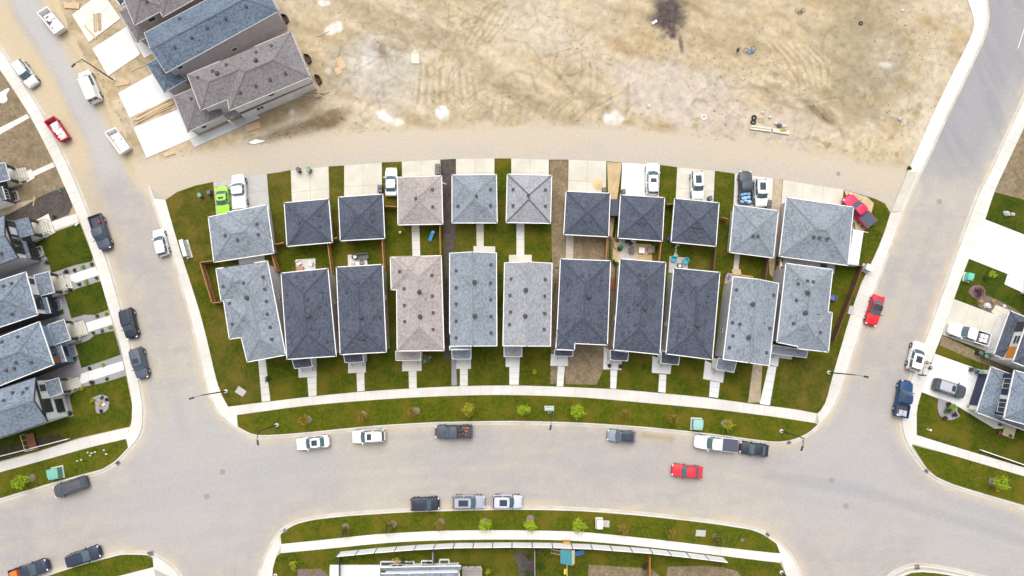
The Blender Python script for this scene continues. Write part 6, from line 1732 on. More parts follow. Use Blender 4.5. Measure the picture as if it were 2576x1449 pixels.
def tree(label, px, py, crown, lf, r=.95, h=3.0, n=420, gr='young trees on the verges', sparse=1.0):
    """px, py: where the crown is seen; trunk stands below it"""
    p = P(px, py, h * .7); rr = random.Random(int(px * 7 + py))
    root = thing('young_tree', label, 'tree', (p.x, p.y, .1), 0, gr)
    m = MB(); m.tube((p.x, p.y, .1), (p.x, p.y, h * .62), .05, .03, 7)
    for k in range(7):
        a = rr.uniform(0, 6.28); z0 = h * rr.uniform(.35, .6); q = (p.x + math.cos(a) * r * .6, p.y + math.sin(a) * r * .6, z0 + h * rr.uniform(.1, .3))
        m.tube((p.x, p.y, z0), q, .022, .01, 5)
    m.build('trunk', M_BARK, root)
    leaves((p.x, p.y, h * .68), (r, r, h * .32), int(n * sparse), .13, rr, 12).build('crown', lf, root)
    ml = P(px, py)
    return root
def mulch_ring(label, px, py, r=.75, m=M_MULCH):
    p = P(px, py); rr = random.Random(int(px))
    pts = [(p.x + r * rr.uniform(.8, 1.15) * math.cos(a), p.y + r * rr.uniform(.8, 1.15) * math.sin(a)) for a in [k * math.pi / 9 for k in range(18)]]
    o = MB().prism(pts, .08, .135).build('mulch_ring', m); tag(o, label, 'mulch', 'mulch rings on the verges'); EXCL.append(pts)
TR = [(765, 1056, LF_RUST, .8, .55, 'thin rusty young tree at the west end of the upper verge'), (910, 1046, LF_RUST, .85, .6, 'thin rusty young tree above the white verge side sport utility'), (1036, 1036, LF_RUST, .8, .4, 'sparse rusty young tree on the verge below the taupe house'),
      (1178, 1031, LF_YEL, 1.1, 1.2, 'full yellow green young tree on the verge below the soil strip'), (1316, 1033, LF_LIME, 1.0, 1.1, 'bright lime young tree between yellow tree and narrow green box'), (1453, 1036, LF_LIME, 1.05, 1.1, 'bright lime young tree east of the narrow green box'),
      (1571, 1039, LF_RUST, .75, .5, 'sparse brown young tree above the grey black roofed crossover'), (1695, 1052, LF_RUST, .9, .8, 'brown young tree west of the pale green utility box'), (1833, 1068, LF_YEL, .85, .7, 'olive young tree east of the pale green utility box'),
      (864, 1338, LF_DULL, .9, .8, 'dull olive young tree at the west of the lower verge'), (978, 1328, LF_DULL, .9, .8, 'dull olive young tree west of the black crossover on the lower verge'), (1104, 1322, LF_RUST, .8, .6, 'dull yellow young tree behind the silver grey crossover'),
      (1220, 1324, LF_LIME, 1.05, 1.0, 'bright lime young tree behind the pale silver crossover'), (1334, 1323, LF_LIME, 1.0, 1.1, 'bright lime young tree second along the lower verge'), (1458, 1322, LF_LIME, 1.05, 1.1, 'bright lime young tree beside the white pedestal'),
      (1571, 1331, LF_RUST, .85, .8, 'orange brown young tree just east of the white pedestal'), (1688, 1343, LF_RUST, .85, .7, 'brown young tree west of the square pad on the lower verge'), (1808, 1355, LF_DULL, .9, .8, 'olive young tree east of the square pad on the lower verge'),
      (49, 1211, LF_LIME, 1.25, 1.2, 'bright lime young tree on the far left verge'), (2519, 1217, LF_LIME, 1.15, 1.0, 'bright lime young tree on the right corner verge')]
for x, y, lf, r, s, lb in TR: tree(lb, x, y, None, lf, r, 2.9, 620, sparse=s)
M_PMULCH = noisy('pale_mulch', (.13, .11, .07), (.25, .21, .16), 7, .97, bump=.6)
for x, y, lb in ((776, 1055, 'pale mulch ring under the western rusty tree'), (915, 1043, 'pale mulch ring under the second rusty tree'), (1048, 1033, 'mulch ring under the sparse rusty tree'), (1822, 1064, 'pale mulch ring under the olive verge tree'), (81, 1202, 'mulch ring beside the far left lime tree'), (2494, 1210, 'mulch ring beside the right corner lime tree'), (870, 1326, 'mulch ring under the dull olive western tree'), (990, 1318, 'mulch ring under the second dull olive tree'), (1220, 1312, 'mulch ring by the first lime tree of the lower verge'), (1334, 1304, 'mulch ring by the second lime tree of the lower verge'), (1110, 1313, 'mulch ring by the dull yellow tree'), (1800, 1350, 'mulch ring by the olive tree of the lower verge')):
    mulch_ring(lb, x, y, .55, M_PMULCH)
def shrub(label, px, py, r, lf, h=None, n=220, gr=None, nm='shrub', size=.09):
    h = h or r * 1.1; p = P(px, py, h * .5); rr = random.Random(int(px * 3 + py * 5))
    root = thing(nm, label, 'shrub', (p.x, p.y, .1), 0, gr)
    m = MB()
    for k in range(5):
        a = k * 1.3; m.tube((p.x, p.y, .08), (p.x + math.cos(a) * r * .5, p.y + math.sin(a) * r * .5, h * .7), .02, .01, 5)
    m.build('stems', M_BARK, root)
    leaves((p.x, p.y, .12 + h * .5), (r * .95, r * .95, h * .55), n, size, rr, 10).build('foliage', lf, root)
SH = [(1075, 905, .95, LF_PALE, 'pale sage shrub at the front of the taupe house'), (673, 952, .55, LF_GREEN, 'green shrub beside the long walk of the corner house'), (1345, 936, .45, LF_YEL, 'round yellow shrub on the pale grey house lawn'),
      (740, 1424, .85, LF_YEL, 'spiky yellow green bush at the bottom left yard'), (996, 1412, .75, LF_GOLD, 'golden shrub in the white planter box'), (1014, 1413, .6, LF_GREEN, 'dark green shrub beside the golden one'), (1030, 1415, .55, LF_GREEN, 'green shrub in the middle of the planter boxes'), (1078, 1416, .5, LF_GREEN, 'green shrub in the planter near the grey divider'),
      (2495, 692, .75, LF_LIME, 'bright green shrub on the lawn by the white driveway'), (2481, 699, .55, LF_GREEN, 'dark green shrub beside the bright green one'), (2464, 735, 1.15, LF_PURP, 'large purple weeping shrub on the right lawn'), (2465, 757, .38, LF_GOLD, 'golden tuft below the purple shrub, nearer the street'), (2497, 758, .38, LF_GOLD, 'golden tuft below the purple shrub, nearer the house'),
      (2382, 1033, .85, LF_GREEN, 'green half of the gravel bed shrub by the people carrier'), (2398, 1025, .65, LF_LIME, 'lime half of the gravel bed shrub by the people carrier'), (2384, 1017, .45, LF_PURP, 'dark purple shrub at the top of the oval gravel bed'), (2401, 1043, .5, LF_PURP, 'dark purple shrub at the right of the oval gravel bed'), (2375, 1051, .45, LF_PURP, 'dark purple shrub at the foot of the oval gravel bed'),
      (2540, 1096, .35, LF_GREEN, 'potted green plant on the porch edge with pink flowers'), (2434, 1022, .25, LF_GOLD, 'golden plant by the blue garage corner'),
      (234, 1007, .42, LF_YEL, 'pale yellow shrub at the left of the flower shaped bed'), (269, 1006, .36, LF_PURP, 'maroon shrub in the flower shaped bed'), (255, 1016, .4, LF_GOLD, 'golden shrub amid the flower shaped bed'), (256, 1033, .36, LF_PURP, 'dark purple shrub at the foot of the flower shaped bed'), (257, 1000, .3, LF_GREEN, 'grey green shrub at the top of the flower shaped bed'),
      (208, 978, .45, LF_YEL, 'pale yellow shrub by the white house walk'), (232, 962, .42, LF_PURP, 'dark spiky purple shrub by the white house walk'), (270, 953, .28, LF_GREEN, 'small green shrub by the corner lawn gravel'), (226, 928, .34, LF_PURP, 'dark purple shrub above the white house walk'), (260, 917, .36, LF_LIME, 'lime shrub above the white house walk'),
      (176, 1040, .42, LF_GREEN, 'green shrub at the white house corner'), (167, 990, .4, LF_GREEN, 'green shrub beneath the white house window'),
      (188, 902, .42, LF_GREEN, 'green shrub at the rust panel wall'), (176, 862, .45, LF_GREEN, 'green shrub by the light blue house steps'), (278, 823, .34, LF_LIME, 'lime shrub below the light blue house walk'), (258, 832, .28, LF_DULL, 'olive shrub below the light blue house walk'), (235, 838, .3, LF_DULL, 'olive tuft beside the light blue landing'), (268, 788, .34, LF_LIME, 'lime shrub above the light blue house walk'), (246, 795, .3, LF_DULL, 'olive shrub above the light blue house walk'),
      (152, 784, .5, LF_GREEN, 'green shrub at the navy wall corner'), (140, 744, .5, LF_GREEN, 'green shrub beneath the navy wall window'), (218, 709, .42, LF_LIME, 'lime shrub below the navy house walk'), (200, 715, .32, LF_GREEN, 'green shrub below the navy house walk'), (177, 728, .36, LF_PURP, 'dark shrub below the navy house steps'), (244, 700, .3, LF_GREEN, 'small green shrub below the walk at the sidewalk'),
      (208, 672, .42, LF_LIME, 'lime shrub above the navy house walk'), (189, 680, .32, LF_GREEN, 'green shrub above the navy house walk'), (167, 683, .45, LF_PURP, 'dark purple shrub above the navy house steps'), (232, 665, .32, LF_GREEN, 'small green shrub above the walk at the sidewalk'), (118, 660, .4, LF_GREEN, 'green shrub at the black house corner'),
      (1557, 625, .5, LF_GREEN, 'green bush beside the gravel patio table'), (1546, 660, .55, LF_GREEN, 'green bush behind the gravel yard house'), (1549, 566, .5, LF_GREEN, 'green bush between the seventh and eighth garages'),
      (1866, 1358, .3, LF_PALE, 'pale small plant at the east of the lower verge'), (1330, 1400, .5, LF_GREEN, 'green bush west of the thin grey fence'), (1358, 1392, .7, LF_DULL, 'olive bush east of the thin grey fence'), (1360, 1425, .8, LF_GREEN, 'green bush lower along the thin grey fence'), (1328, 1440, .7, LF_GREEN, 'green bush at the dark bed by the thin grey fence'), (1622, 1425, .6, LF_PURP, 'dark purple bush beside the orange brown fence'),
      (1228, 1438, .6, LF_YEL, 'yellow bush beside the small bottom deck'), (1620, 922, .35, LF_GREEN, 'green bush on the gravel patio house lawn'), (136, 545, .3, LF_GREEN, 'small plant on the topsoil bed by the walk'), (150, 478, .35, LF_PALE, 'pale plant at the corner of the topsoil bed'), (2287, 424, .4, LF_GREEN, 'weed at the lane mouth sidewalk end'), (782, 1437, .3, LF_YEL, 'yellow plant in the bottom mulch bed')]
for x, y, r, lf, lb in SH: shrub(lb, x, y, r, lf, n=int(150 + 260 * r))
for x, y, lb in ((1533, 920, 'round potted shrub at the landing left post'), (1560, 922, 'round potted shrub at the landing right post')):
    p = P(x, y, .5); root = thing('potted_shrub', lb, 'potted plant', (p.x, p.y, .16))
    MB().lathe((p.x, p.y, .16), [(.2, 0), (.27, .35), (.22, .36)], 12).build('pot', M_DARKM, root)
    leaves((p.x, p.y, .75), (.38, .38, .35), 160, .07, random.Random(int(x)), 8).build('foliage', LF_PURP, root)
# gravel bed outlines and rocks
def bed(label, pts, mat):
    w = smooth_pl(PG(pts) + PG(pts)[:1], 2)[:-1]
    o = MB().prism(w, .06, .16).build('garden_bed', mat); tag(o, label, 'garden bed'); EXCL.append([tuple(p) for p in w])
bed('flower shaped grey gravel bed on the left corner lawn', [t(0, 2, *p) for p in ((690, 110), (770, 72), (830, 100), (830, 150), (815, 205), (740, 230), (722, 190), (728, 150))], M_GGRAV)
bed('oval grey gravel bed below the bright concrete driveway', [t(3, 2, *p) for p in ((1285, 105), (1430, 160), (1420, 215), (1455, 240), (1370, 280), (1290, 245), (1272, 170))], M_GGRAV)
def rock(label, px, py, r, m=None, gr=None):
    p = P(px, py, r * .4); o = MB().blob((p.x, p.y, .1 + r * .35), (r, r * .85, r * .6), int(px + py), 8, 5, .25).build('boulder', m or plain((.46, .43, .42), .9)); tag(o, label, 'rock', gr)
rock('pale boulder at the bend of the cream driveway path', 2484, 769, .5, plain((.58, .53, .52), .9)); rock('small pale boulder by the dark front path', 2526, 770, .3, plain((.58, .53, .52), .9))
rock('large brown boulder on the rough lawn at the right street', 2532, 537, .55); rock('tan boulder beside the large brown one', 2547, 539, .35); rock('pale boulder in the middle of the flower shaped bed', 261, 1018, .3, plain((.7, .68, .64), .9))
rock('grey concrete chunk on the bare lot near the right sidewalk', 2265, 300, .42)
M_CHUNK = plain((.58, .55, .5), .9)
for x, y, lb in ((1919, 283, 'pale chunk above the tyres on the bare lot'), (1937, 295, 'pale chunk right of the tyres on the bare lot'), (1951, 311, 'pale chunk above the lumber on the bare lot'), (1972, 318, 'pale chunk at the far end of the lumber'), (2270, 27, 'white chunk at the top of the bare lot by the sidewalk'), (1632, 268, 'dark clod below the stain on the lot')): rock(lb, x, y, .28, M_CHUNK)
for i, (x, y) in enumerate(((222, 1138), (231, 1140), (240, 1137), (227, 1146), (268, 1142), (195, 1160), (205, 1157), (262, 1132))): rock('small pale stone on the left corner verge grass', x, y, .16, M_CHUNK, 'stones on the left verge')

# ================================================================ SITE MATERIALS
def board(label, a, b, w=.14, h=.05, mat=M_PINE, z=.12, gr=None, nm='plank', cat='plank'):
    p, q = P(*a), P(*b); o = MB().bar((p.x, p.y, z), (q.x, q.y, z + .02), w, h).build(nm, mat); tag(o, label, cat, gr)
rr = random.Random(5)
for i in range(12):
    x = i / 11; a = t(0, 0, 1010 + 25 * x + rr.uniform(-10, 30), 935 - 45 * x + rr.uniform(-8, 8)); b = t(0, 0, 1310 + rr.uniform(-50, 10), 795 - 40 * x + rr.uniform(-8, 8))
    board('long board in the lumber stack between two new driveways', a, b, .17, .05, M_PINE if i % 3 else M_PLY, .13 + .05 * (i % 3), 'boards between the driveways')
for i in range(11):
    a = t(1, 0, 350 + rr.uniform(-20, 60), 790 - 10 * i + rr.uniform(-15, 15)); b = t(1, 0, 545 + rr.uniform(-60, 15), 705 + rr.uniform(-15, 40))
    board('crossed board in the lumber pile by the pale house corner', a, b, .13, .05, M_PINE, .16 + .045 * i, 'crossed lumber pile')
for k_, (lb, a, b) in enumerate((('yellow plank on the top driveway', t(0, 0, 640, 195), t(0, 0, 730, 295)), ('plank lying on dirt by the blue grey garage', t(0, 0, 985, 540), t(0, 0, 1100, 490)), ('plank at the plaster spill near the top', t(1, 0, 485, 268), t(1, 0, 553, 238)), ('thin plank left of the plaster spill', t(1, 0, 435, 280), t(1, 0, 485, 268)), ('plank beside the blue roofed house well', t(1, 0, 240, 105), t(1, 0, 265, 160)), ('short plank at the lane edge left of the spill', t(1, 0, 1890, 870), t(1, 0, 1880, 920)), ('plank standing out of the topsoil bed', t(0, 1, 265, 35), t(0, 1, 255, 105)), ('long thin plank at the lane weeds', t(2, 0, 30, 895), t(2, 0, 28, 945)), ('plank at the top edge by the topsoil heap', t(2, 0, 1010, 0), t(2, 0, 990, 45)), ('orange plank on the soil strip by the taupe garage', t(1, 0, 1405, 1380), t(1, 0, 1438, 1392)))):
    board(lb, a, b, .24 if k_ in (0, 4) else .15, .05, M_PINE)
for i, (a, b) in enumerate((((1888, 318), (1939, 325)), ((1886, 324), (1938, 331)), ((1941, 326), (1984, 333)), ((1942, 331), (1984, 338)))): board('long pale beam in the pair of beam rows on the bare lot', a, b, .3, .22, plain((.56, .52, .42), .8), .2, 'beams on the bare lot', 'beam', 'beam')
for i in range(4): board('thin slat beside the two tyres', (1902, 296 + 3.6 * i), (1922, 299 + 3.6 * i), .09, .04, M_PINE, .12, 'slats by the tyres')
def sheet(label, q, mat=M_PLY, z=.12, th=.03, nm='plywood_sheet', cat='plywood'):
    o = MB().prism(PG(q, z), z, z + th).build(nm, mat); tag(o, label, cat)
def tq(c, r, *a): return [t(c, r, *p) for p in a]
sheet('pale pallet board on the bare lot beside a short sheet', tq(1, 0, (1173, 405), (1230, 405), (1232, 480), (1173, 480)), noisy('pale_board', (.62, .55, .44), (.70, .64, .54), 3, .8), .12, .08)
sheet('short sheet above the pale pallet board', tq(1, 0, (1172, 375), (1205, 375), (1228, 402), (1172, 402)), noisy('tan_board', (.52, .42, .30), (.6, .5, .38), 3, .8))
sheet('plywood sheet left of the washed out patch', tq(1, 0, (600, 440), (640, 425), (685, 500), (645, 530)))
sheet('small plywood sheet below the other one', tq(1, 0, (590, 520), (630, 500), (650, 545), (612, 570)))
sheet('plywood sheet near the pale house walk', tq(1, 0, (-85, 950), (25, 915), (38, 965), (-70, 1000)), th=.12)
sheet('thin plywood scrap right of the crossed lumber', tq(1, 0, (595, 795), (655, 785), (660, 820), (600, 830)))
sheet('plywood sheets by the last new driveway', tq(0, 0, (1230, 1155), (1305, 1130), (1318, 1160), (1245, 1185)))
sheet('plywood panel beside the top dirt verge', tq(0, 0, (485, 22), (605, 25), (600, 70), (488, 62)), th=.15)
sheet('white board lying on the dark topsoil heap', tq(2, 0, (1052, 170), (1088, 147), (1098, 163), (1062, 187)), M_WHITE, .62, .04, 'board', 'board')
sheet('pale plywood piece at the driveway lamp base', tq(0, 0, (860, 620), (975, 605), (975, 635), (870, 655)))
sheet('white torn wrap at the lane edge', tq(1, 0, (-60, 1075), (0, 1050), (75, 1065), (40, 1075), (-20, 1090)), M_WHITE, .11, .05, 'plastic_wrap', 'wrap')
# wooden frames (ladder shaped) on the top driveway
for i, (x0, y0, x1, y1) in enumerate(((722, 105, 722, 245), (755, 100, 752, 235))):
    a, b = P(*t(0, 0, x0 - 12, y0)), P(*t(0, 0, x0 - 5, y1)); c, d = P(*t(0, 0, x1 + 12, y0)), P(*t(0, 0, x1 + 12, y1))
    root = thing('timber_frame', ('yellow timber ladder frame on the top driveway, left of two', 'yellow timber ladder frame on the top driveway, right of two')[i], 'frame', (a.x, a.y, .13))
    up = Vector((0, 0, .16 + .05 * i))
    for s, e in ((a, b), (c, d)): MB().bar(s + up, e + up, .12, .08).build('rail', M_PINE, root)
    for k in range(9):
        u = (k + .5) / 9; MB().bar(a.lerp(b, u) + up * 1.25, c.lerp(d, u) + up * 1.25, .10, .05).build('rung', M_PINE, root)
def tyre(label, px, py, R, r, m):
    p = P(px, py); o = MB().ring((p.x, p.y, .06 + r), R, r, n=22, m=8).build('tyre', m); tag(o, label, 'tyre')
tyre('black tyre on the bare lot beside the slats, upper of two', 1896, 297, .30, .13, M_RUB); tyre('black tyre on the bare lot beside the slats, lower of two', 1894, 308, .30, .13, M_RUB)
tyre('white ring lying on the bare lot', 1770, 296, .36, .10, M_WHITE); tyre('small black tyre on the upper right of the bare lot', 2164, 60, .24, .10, M_RUB)
tag(MB().blob((*P(1959, 317)[:2], .3), (.38, .3, .25), 3, 9, 6, .2).build('rubbish_bag', plain((.10, .10, .16), .5)), 'dark bag among pale chunks by the beams', 'bag')
tag(MB().blob((*P(1968, 329)[:2], .4), (.5, .18, .08), 3, 9, 6, .2).build('tarp_scrap', plain((.34, .33, .04), .8)), 'olive scrap lying across the beams', 'scrap')
p = P(1491 + 13, 464)
M_SAND = noisy('sand', (.50, .37, .20), (.62, .48, .29), 5, .95, bump=.4)
mb = MB(); n = 20; vs = [(p.x, p.y, .52)]; rr = random.Random(2)
for ring_ in (.45, .8, 1.0):
    for k in range(n):
        a = 2 * math.pi * k / n; s = ring_ * rr.uniform(.9, 1.08); vs.append((p.x + .78 * s * math.cos(a), p.y + .95 * s * math.sin(a), .125 + .4 * (1 - ring_) ** .9))
fs = [(0, 1 + k, 1 + (k + 1) % n) for k in range(n)] + [(1 + j * n + k, 1 + (j + 1) * n + k, 1 + (j + 1) * n + (k + 1) % n, 1 + j * n + (k + 1) % n) for j in range(2) for k in range(n)]
o = mb.add(vs, fs).build('sand_pile', M_SAND); tag(o, 'tan sand pile on the cream lane driveway', 'sand pile')
def bicycle(label, px, py, ang, col, s=1.0):
    p = P(px, py); root = thing('bicycle', label, 'bicycle', (p.x, p.y, .16), math.radians(ang))
    f = plain(col, .4)
    for x, nm in ((-.5, 'wheel'), (.5, 'wheel')):
        wh = MB().ring((x * s, 0, .04), .33 * s, .025, n=20, m=6).build(nm, M_RUB, root, local=True)
        sp = MB()
        for k in range(6):
            a = k * math.pi / 3; sp.bar((x * s, 0, .04), (x * s + .32 * s * math.cos(a), .32 * s * math.sin(a), .04), .012)
        sp.build('spokes', M_RIM, wh, local=True)
    m = MB()
    for a, b in (((-.5, 0), (-.12, -.02)), ((-.12, -.02), (-.2, .42)), ((-.2, .42), (-.5, 0)), ((-.12, -.02), (.3, .42)), ((-.2, .40), (.3, .46)), ((.28, .55), (.5, 0))): m.bar((a[0] * s, a[1] * s, .06), (b[0] * s, b[1] * s, .06), .06 * s)
    m.build('frame', f, root, local=True)
    MB().box((-.22 * s, .52 * s, .07), (.24 * s, .09 * s, .08)).build('saddle', M_BLACK, root, local=True)
    MB().bar((.26 * s, .6 * s, -.05), (.26 * s, .6 * s, .35), .05).build('handlebar', M_BLACK, root, local=True)
    MB().bar((-.12 * s, -.02, -.1), (-.12 * s, .1, .2), .03).build('pedals', M_BLACK, root, local=True)
bicycle('blue bicycle lying on the bare lot', 1885, 126, 195, (.05, .28, .65), 1.15)
bicycle('small dark bicycle lying at the top of the bare lot', 2011, 28, 185, (.10, .12, .08), .9)
# ================================================================ PEOPLE
def person(label, at, face, shirt, legs, hair, pose='stand', h=1.70, skin=(.42, .24, .16)):
    """at: where the feet stand; face: plan direction faced"""
    p = P(*at); q = P(at[0] + face[0], at[1] + face[1]); d = q - p
    root = thing('person', label, 'person', (p.x, p.y, .13 if at[0] > 2300 or at[0] < 1900 else .1), math.atan2(d.y, d.x))
    s = h / 1.7
    if pose == 'crouch':
        V = [((0, 0, .42), .15), ((.02, 0, .62), .15), ((.12, 0, .85), .16), ((.20, 0, .96), .06), ((.24, 0, 1.06), .09), ((.25, 0, 1.18), .085),
             ((.02, .1, .40), .10), ((.36, .13, .52), .075), ((.12, .12, .10), .05), ((.24, .12, .04), .045), ((.02, -.1, .40), .10), ((.36, -.13, .52), .075), ((.12, -.12, .10), .05), ((.24, -.12, .04), .045),
             ((.12, .20, .86), .06), ((.30, .22, .66), .045), ((.46, .12, .62), .035), ((.12, -.20, .86), .06), ((.30, -.22, .66), .045), ((.46, -.12, .62), .035)]
    else:
        rch = pose == 'reach'; st = .12 if pose == 'step' else .04
        V = [((0, 0, .93), .13), ((.0, 0, 1.12), .12), ((.01, 0, 1.36), .14), ((.01, 0, 1.47), .055), ((.02, 0, 1.56), .085), ((.02, 0, 1.66), .08),
             ((0, .10, .88), .095), ((st, .11, .48), .07), ((st * .6 - .02, .11, .09), .045), ((st * .6 + .12, .12, .04), .04), ((0, -.10, .88), .095), ((-st * .5, -.11, .48), .07), ((-st, -.11, .09), .045), ((-st + .13, -.12, .04), .04),
             ((.0, .20, 1.38), .06), ((.0 if not rch else .22, .27, 1.14 if not rch else 1.2), .045), ((.1 if not rch else .5, .26, .92 if not rch else 1.2), .035), ((.0, -.20, 1.38), .06), ((.02, -.27, 1.14), .045), ((.14, -.25, .94), .035)]
    E = [(0, 1), (1, 2), (2, 3), (3, 4), (4, 5), (0, 6), (6, 7), (7, 8), (8, 9), (0, 10), (10, 11), (11, 12), (12, 13), (2, 14), (14, 15), (15, 16), (2, 17), (17, 18), (18, 19)]
    vs = [tuple(c * s for c in v) for v, r in V]; rad = [r * s for v, r in V]
    # fingers: five short chains rooted in each palm
    for hnd, fore in ((16, 15), (19, 18)):
        hp, fp = Vector(vs[hnd]), Vector(vs[fore]); dd = (hp - fp).normalized(); sd = dd.cross(Vector((0, 0, 1))).normalized() if abs(dd.z) < .95 else Vector((0, 1, 0))
        for k, (o_, l) in enumerate(((-.03, .075), (-.01, .09), (.01, .095), (.03, .085), (.045, .06))):
            a = hp + sd * o_ * s + dd * (.03 if k < 4 else -.01) * s; b = a + dd * l * s * .55 + (sd * .03 * s if k == 4 else Vector()); c = b + (dd * .8 + Vector((0, 0, -.5))).normalized() * l * s * .45
            i = len(vs); vs += [tuple(a), tuple(b), tuple(c)]; rad += [.010, .009, .008]; E += [(hnd, i), (i, i + 1), (i + 1, i + 2)]
    me = bpy.data.meshes.new('person_skeleton'); me.from_pydata(vs, E, [])
    tmp = bpy.data.objects.new('person_skeleton', me); C.objects.link(tmp)
    md = tmp.modifiers.new('skin', 'SKIN'); tmp.modifiers.new('sub', 'SUBSURF').levels = 1
    sv = me.skin_vertices[0].data if me.skin_vertices else None
    if sv is None:
        bm = bmesh.new(); bm.from_mesh(me); bm.verts.layers.skin.verify(); bm.to_mesh(me); bm.free(); sv = me.skin_vertices[0].data
    for i, r in enumerate(rad): sv[i].radius = (r, r); sv[i].use_root = (i == 0)
    dg = bpy.context.evaluated_depsgraph_get(); bmz = bpy.data.meshes.new_from_object(tmp.evaluated_get(dg))
    bpy.data.objects.remove(tmp); bpy.data.meshes.remove(me)
    bmz.name = 'body'; bmz.materials.clear()
    for m in (plain(skin, .6), plain(shirt, .8), plain(legs, .8), M_BLACK): bmz.materials.append(m)
    neck, waist = (1.44, .95) if pose != 'crouch' else (.93, .50)
    for pl in bmz.polygons:
        c = pl.center
        z = c.z / s; far = max(min((c - Vector(vs[k])).length for k in (16, 19)), 0)
        if far < .11 * s: mi = 0
        elif z > neck and math.hypot(c.x - vs[4][0], c.y) < .16 * s: mi = 0
        elif z > waist and not (pose == 'crouch' and c.x > .3): mi = 1
        elif z > .10: mi = 2
        else: mi = 3
        pl.material_index = mi; pl.use_smooth = True
    o = bpy.data.objects.new('body', bmz); C.objects.link(o); o.parent = root
    hc = Vector(vs[5])
    hm = MB().blob((hc.x - .02 * s, 0, hc.z + .015), (.105 * s, .10 * s, .095 * s), 4, 10, 7, .08); hm.build('hair', plain(hair, .7), root, local=True)
    f = MB()
    for sgn in (-1, 1): f.blob((hc.x + .075 * s, sgn * .032 * s, hc.z - .045 * s), (.012, .014, .010), 1, 6, 4, 0)
    f.build('eyes', M_BLACK, root, local=True)
    MB().blob((hc.x + .09 * s, 0, hc.z - .07 * s), (.02, .016, .022), 2, 6, 5, 0).build('nose', plain(skin, .6), root, local=True)
    MB().box((hc.x + .075 * s, 0, hc.z - .105 * s), (.02, .045, .010)).build('mouth', plain((.30, .10, .09), .6), root, local=True)
    for sgn in (-1, 1): MB().blob((hc.x, sgn * .088 * s, hc.z - .06 * s), (.02, .012, .03), 3, 6, 5, 0).build('ear', plain(skin, .6), root, local=True)
    return root
person('person in white top and dark trousers beside the white crossover', (2324, 912), (-30, 5), (.74, .74, .76), (.02, .02, .025), (.012, .01, .01))
person('person all in white leaning at the white crossover rear door', (2318, 925), (-20, -15), (.76, .76, .76), (.70, .70, .72), (.012, .01, .01), pose='reach')
person('person in dark brown clothes with one arm out behind the white crossover', (2310, 943), (10, -30), (.055, .035, .032), (.025, .02, .022), (.012, .01, .01), pose='reach')
person('person in dark clothes crouching beside the blue bicycle', (1851, 130), (30, 0), (.03, .022, .04), (.02, .018, .03), (.02, .015, .015), pose='crouch', h=1.6)
p = P(2338, 925); root = thing('round_bag', 'round black bag with pale pink centre on the driveway apron', 'bag', (p.x, p.y, .13))
MB().lathe((p.x, p.y, .13), [(.24, 0), (.29, .12), (.26, .26), (.16, .30)], 14).build('shell', M_BLACK, root); MB().lathe((p.x, p.y, .42), [(.14, 0), (.13, .04), (.05, .06)], 12).build('top', plain((.5, .38, .42), .7), root)

# ================================================================ YARD THINGS
def chair(label, px, py, ang, col, w=.75, arm=True, nm='patio_chair', cat='chair', gr=None, L=None):
    p = P(px, py, .5); root = thing(nm, label, cat, (p.x, p.y, .13), math.radians(ang), gr); m = plain(col, .6); L = L or w
    MB().box((0, 0, .40), (w, L, .10)).build('seat', m, root, local=True)
    MB().box((-w * .46, 0, .70), (.09, L, .55)).build('backrest', m, root, local=True)
    for sx in (-1, 1):
        for sy in (-1, 1): MB().box((sx * w * .42, sy * L * .42, .18), (.06, .06, .36)).build('leg', m, root, local=True)
    if arm:
        for sy in (-1, 1): MB().box((0, sy * L * .48, .60), (w * .9, .08, .06)).build('armrest', m, root, local=True)
def table(label, px, py, ang, w, l, col, z=.42, nm='patio_table'):
    p = P(px, py, z); root = thing(nm, label, 'table', (p.x, p.y, .13), math.radians(ang)); m = plain(col, .5)
    MB().box((0, 0, z), (w, l, .06)).build('tabletop', m, root, local=True)
    for sx in (-1, 1):
        for sy in (-1, 1): MB().box((sx * w * .43, sy * l * .43, z / 2), (.06, .06, z)).build('leg', m, root, local=True)
TQ = (.03, .33, .46)
chair('turquoise patio chair at the patio edge near the stepping stones', 1695, 652, -100, TQ); chair('turquoise patio chair at the patio edge near the flower bed', 1725, 657, -150, TQ)
table('small dark square table between the turquoise chairs', 1710, 669, 0, .75, .75, (.04, .042, .05)); p = P(1710, 669, .5); tag(MB().box((p.x, p.y, .60), (.4, .4, .03)).box((p.x, p.y, .625), (.22, .22, .03)).build('tray', plain((.6, .6, .58), .5)), 'pale square tray on the small dark table', 'tray')
chair('brown grey armchair on the gravel patio by the pavers', 1589, 630, 10, (.13, .095, .09), .85); chair('brown grey armchair at the far side of the gravel patio', 1637, 628, 180, (.24, .19, .165), .8, L=1.0); table('white square ottoman table on the gravel patio', 1614, 630, -5, .85, .85, (.72, .72, .72)); table('small white table on the grey patio by the grill', 1588, 609, 30, .45, .45, (.7, .7, .7))
tag(MB().box((*P(1578, 609)[:2], .4), (.7, .45, .5)).build('covered_grill', M_BLACK), 'black covered grill on the grey patio', 'grill'); chair('dark lounge chair beside the covered grill', 1586, 612, 40, (.05, .05, .055), .6)
tag(MB().lathe((*P(1561, 622)[:2], .13), [(.25, 0), (.3, .5), (.28, .55), (.1, .6)], 12).build('green_tub', plain((.02, .13, .05), .5)), 'dark green tub at the edge of the grey patio', 'tub')
chair('white patio chair at the left of the second yard patio', 752, 661, -60, (.74, .74, .74), .6, False); chair('white patio chair at the right of the second yard patio', 782, 663, -120, (.74, .74, .74), .6, False); chair('wooden folding chair on the second yard patio', 755, 676, 90, (.42, .20, .12), .75, True, L=1.0)
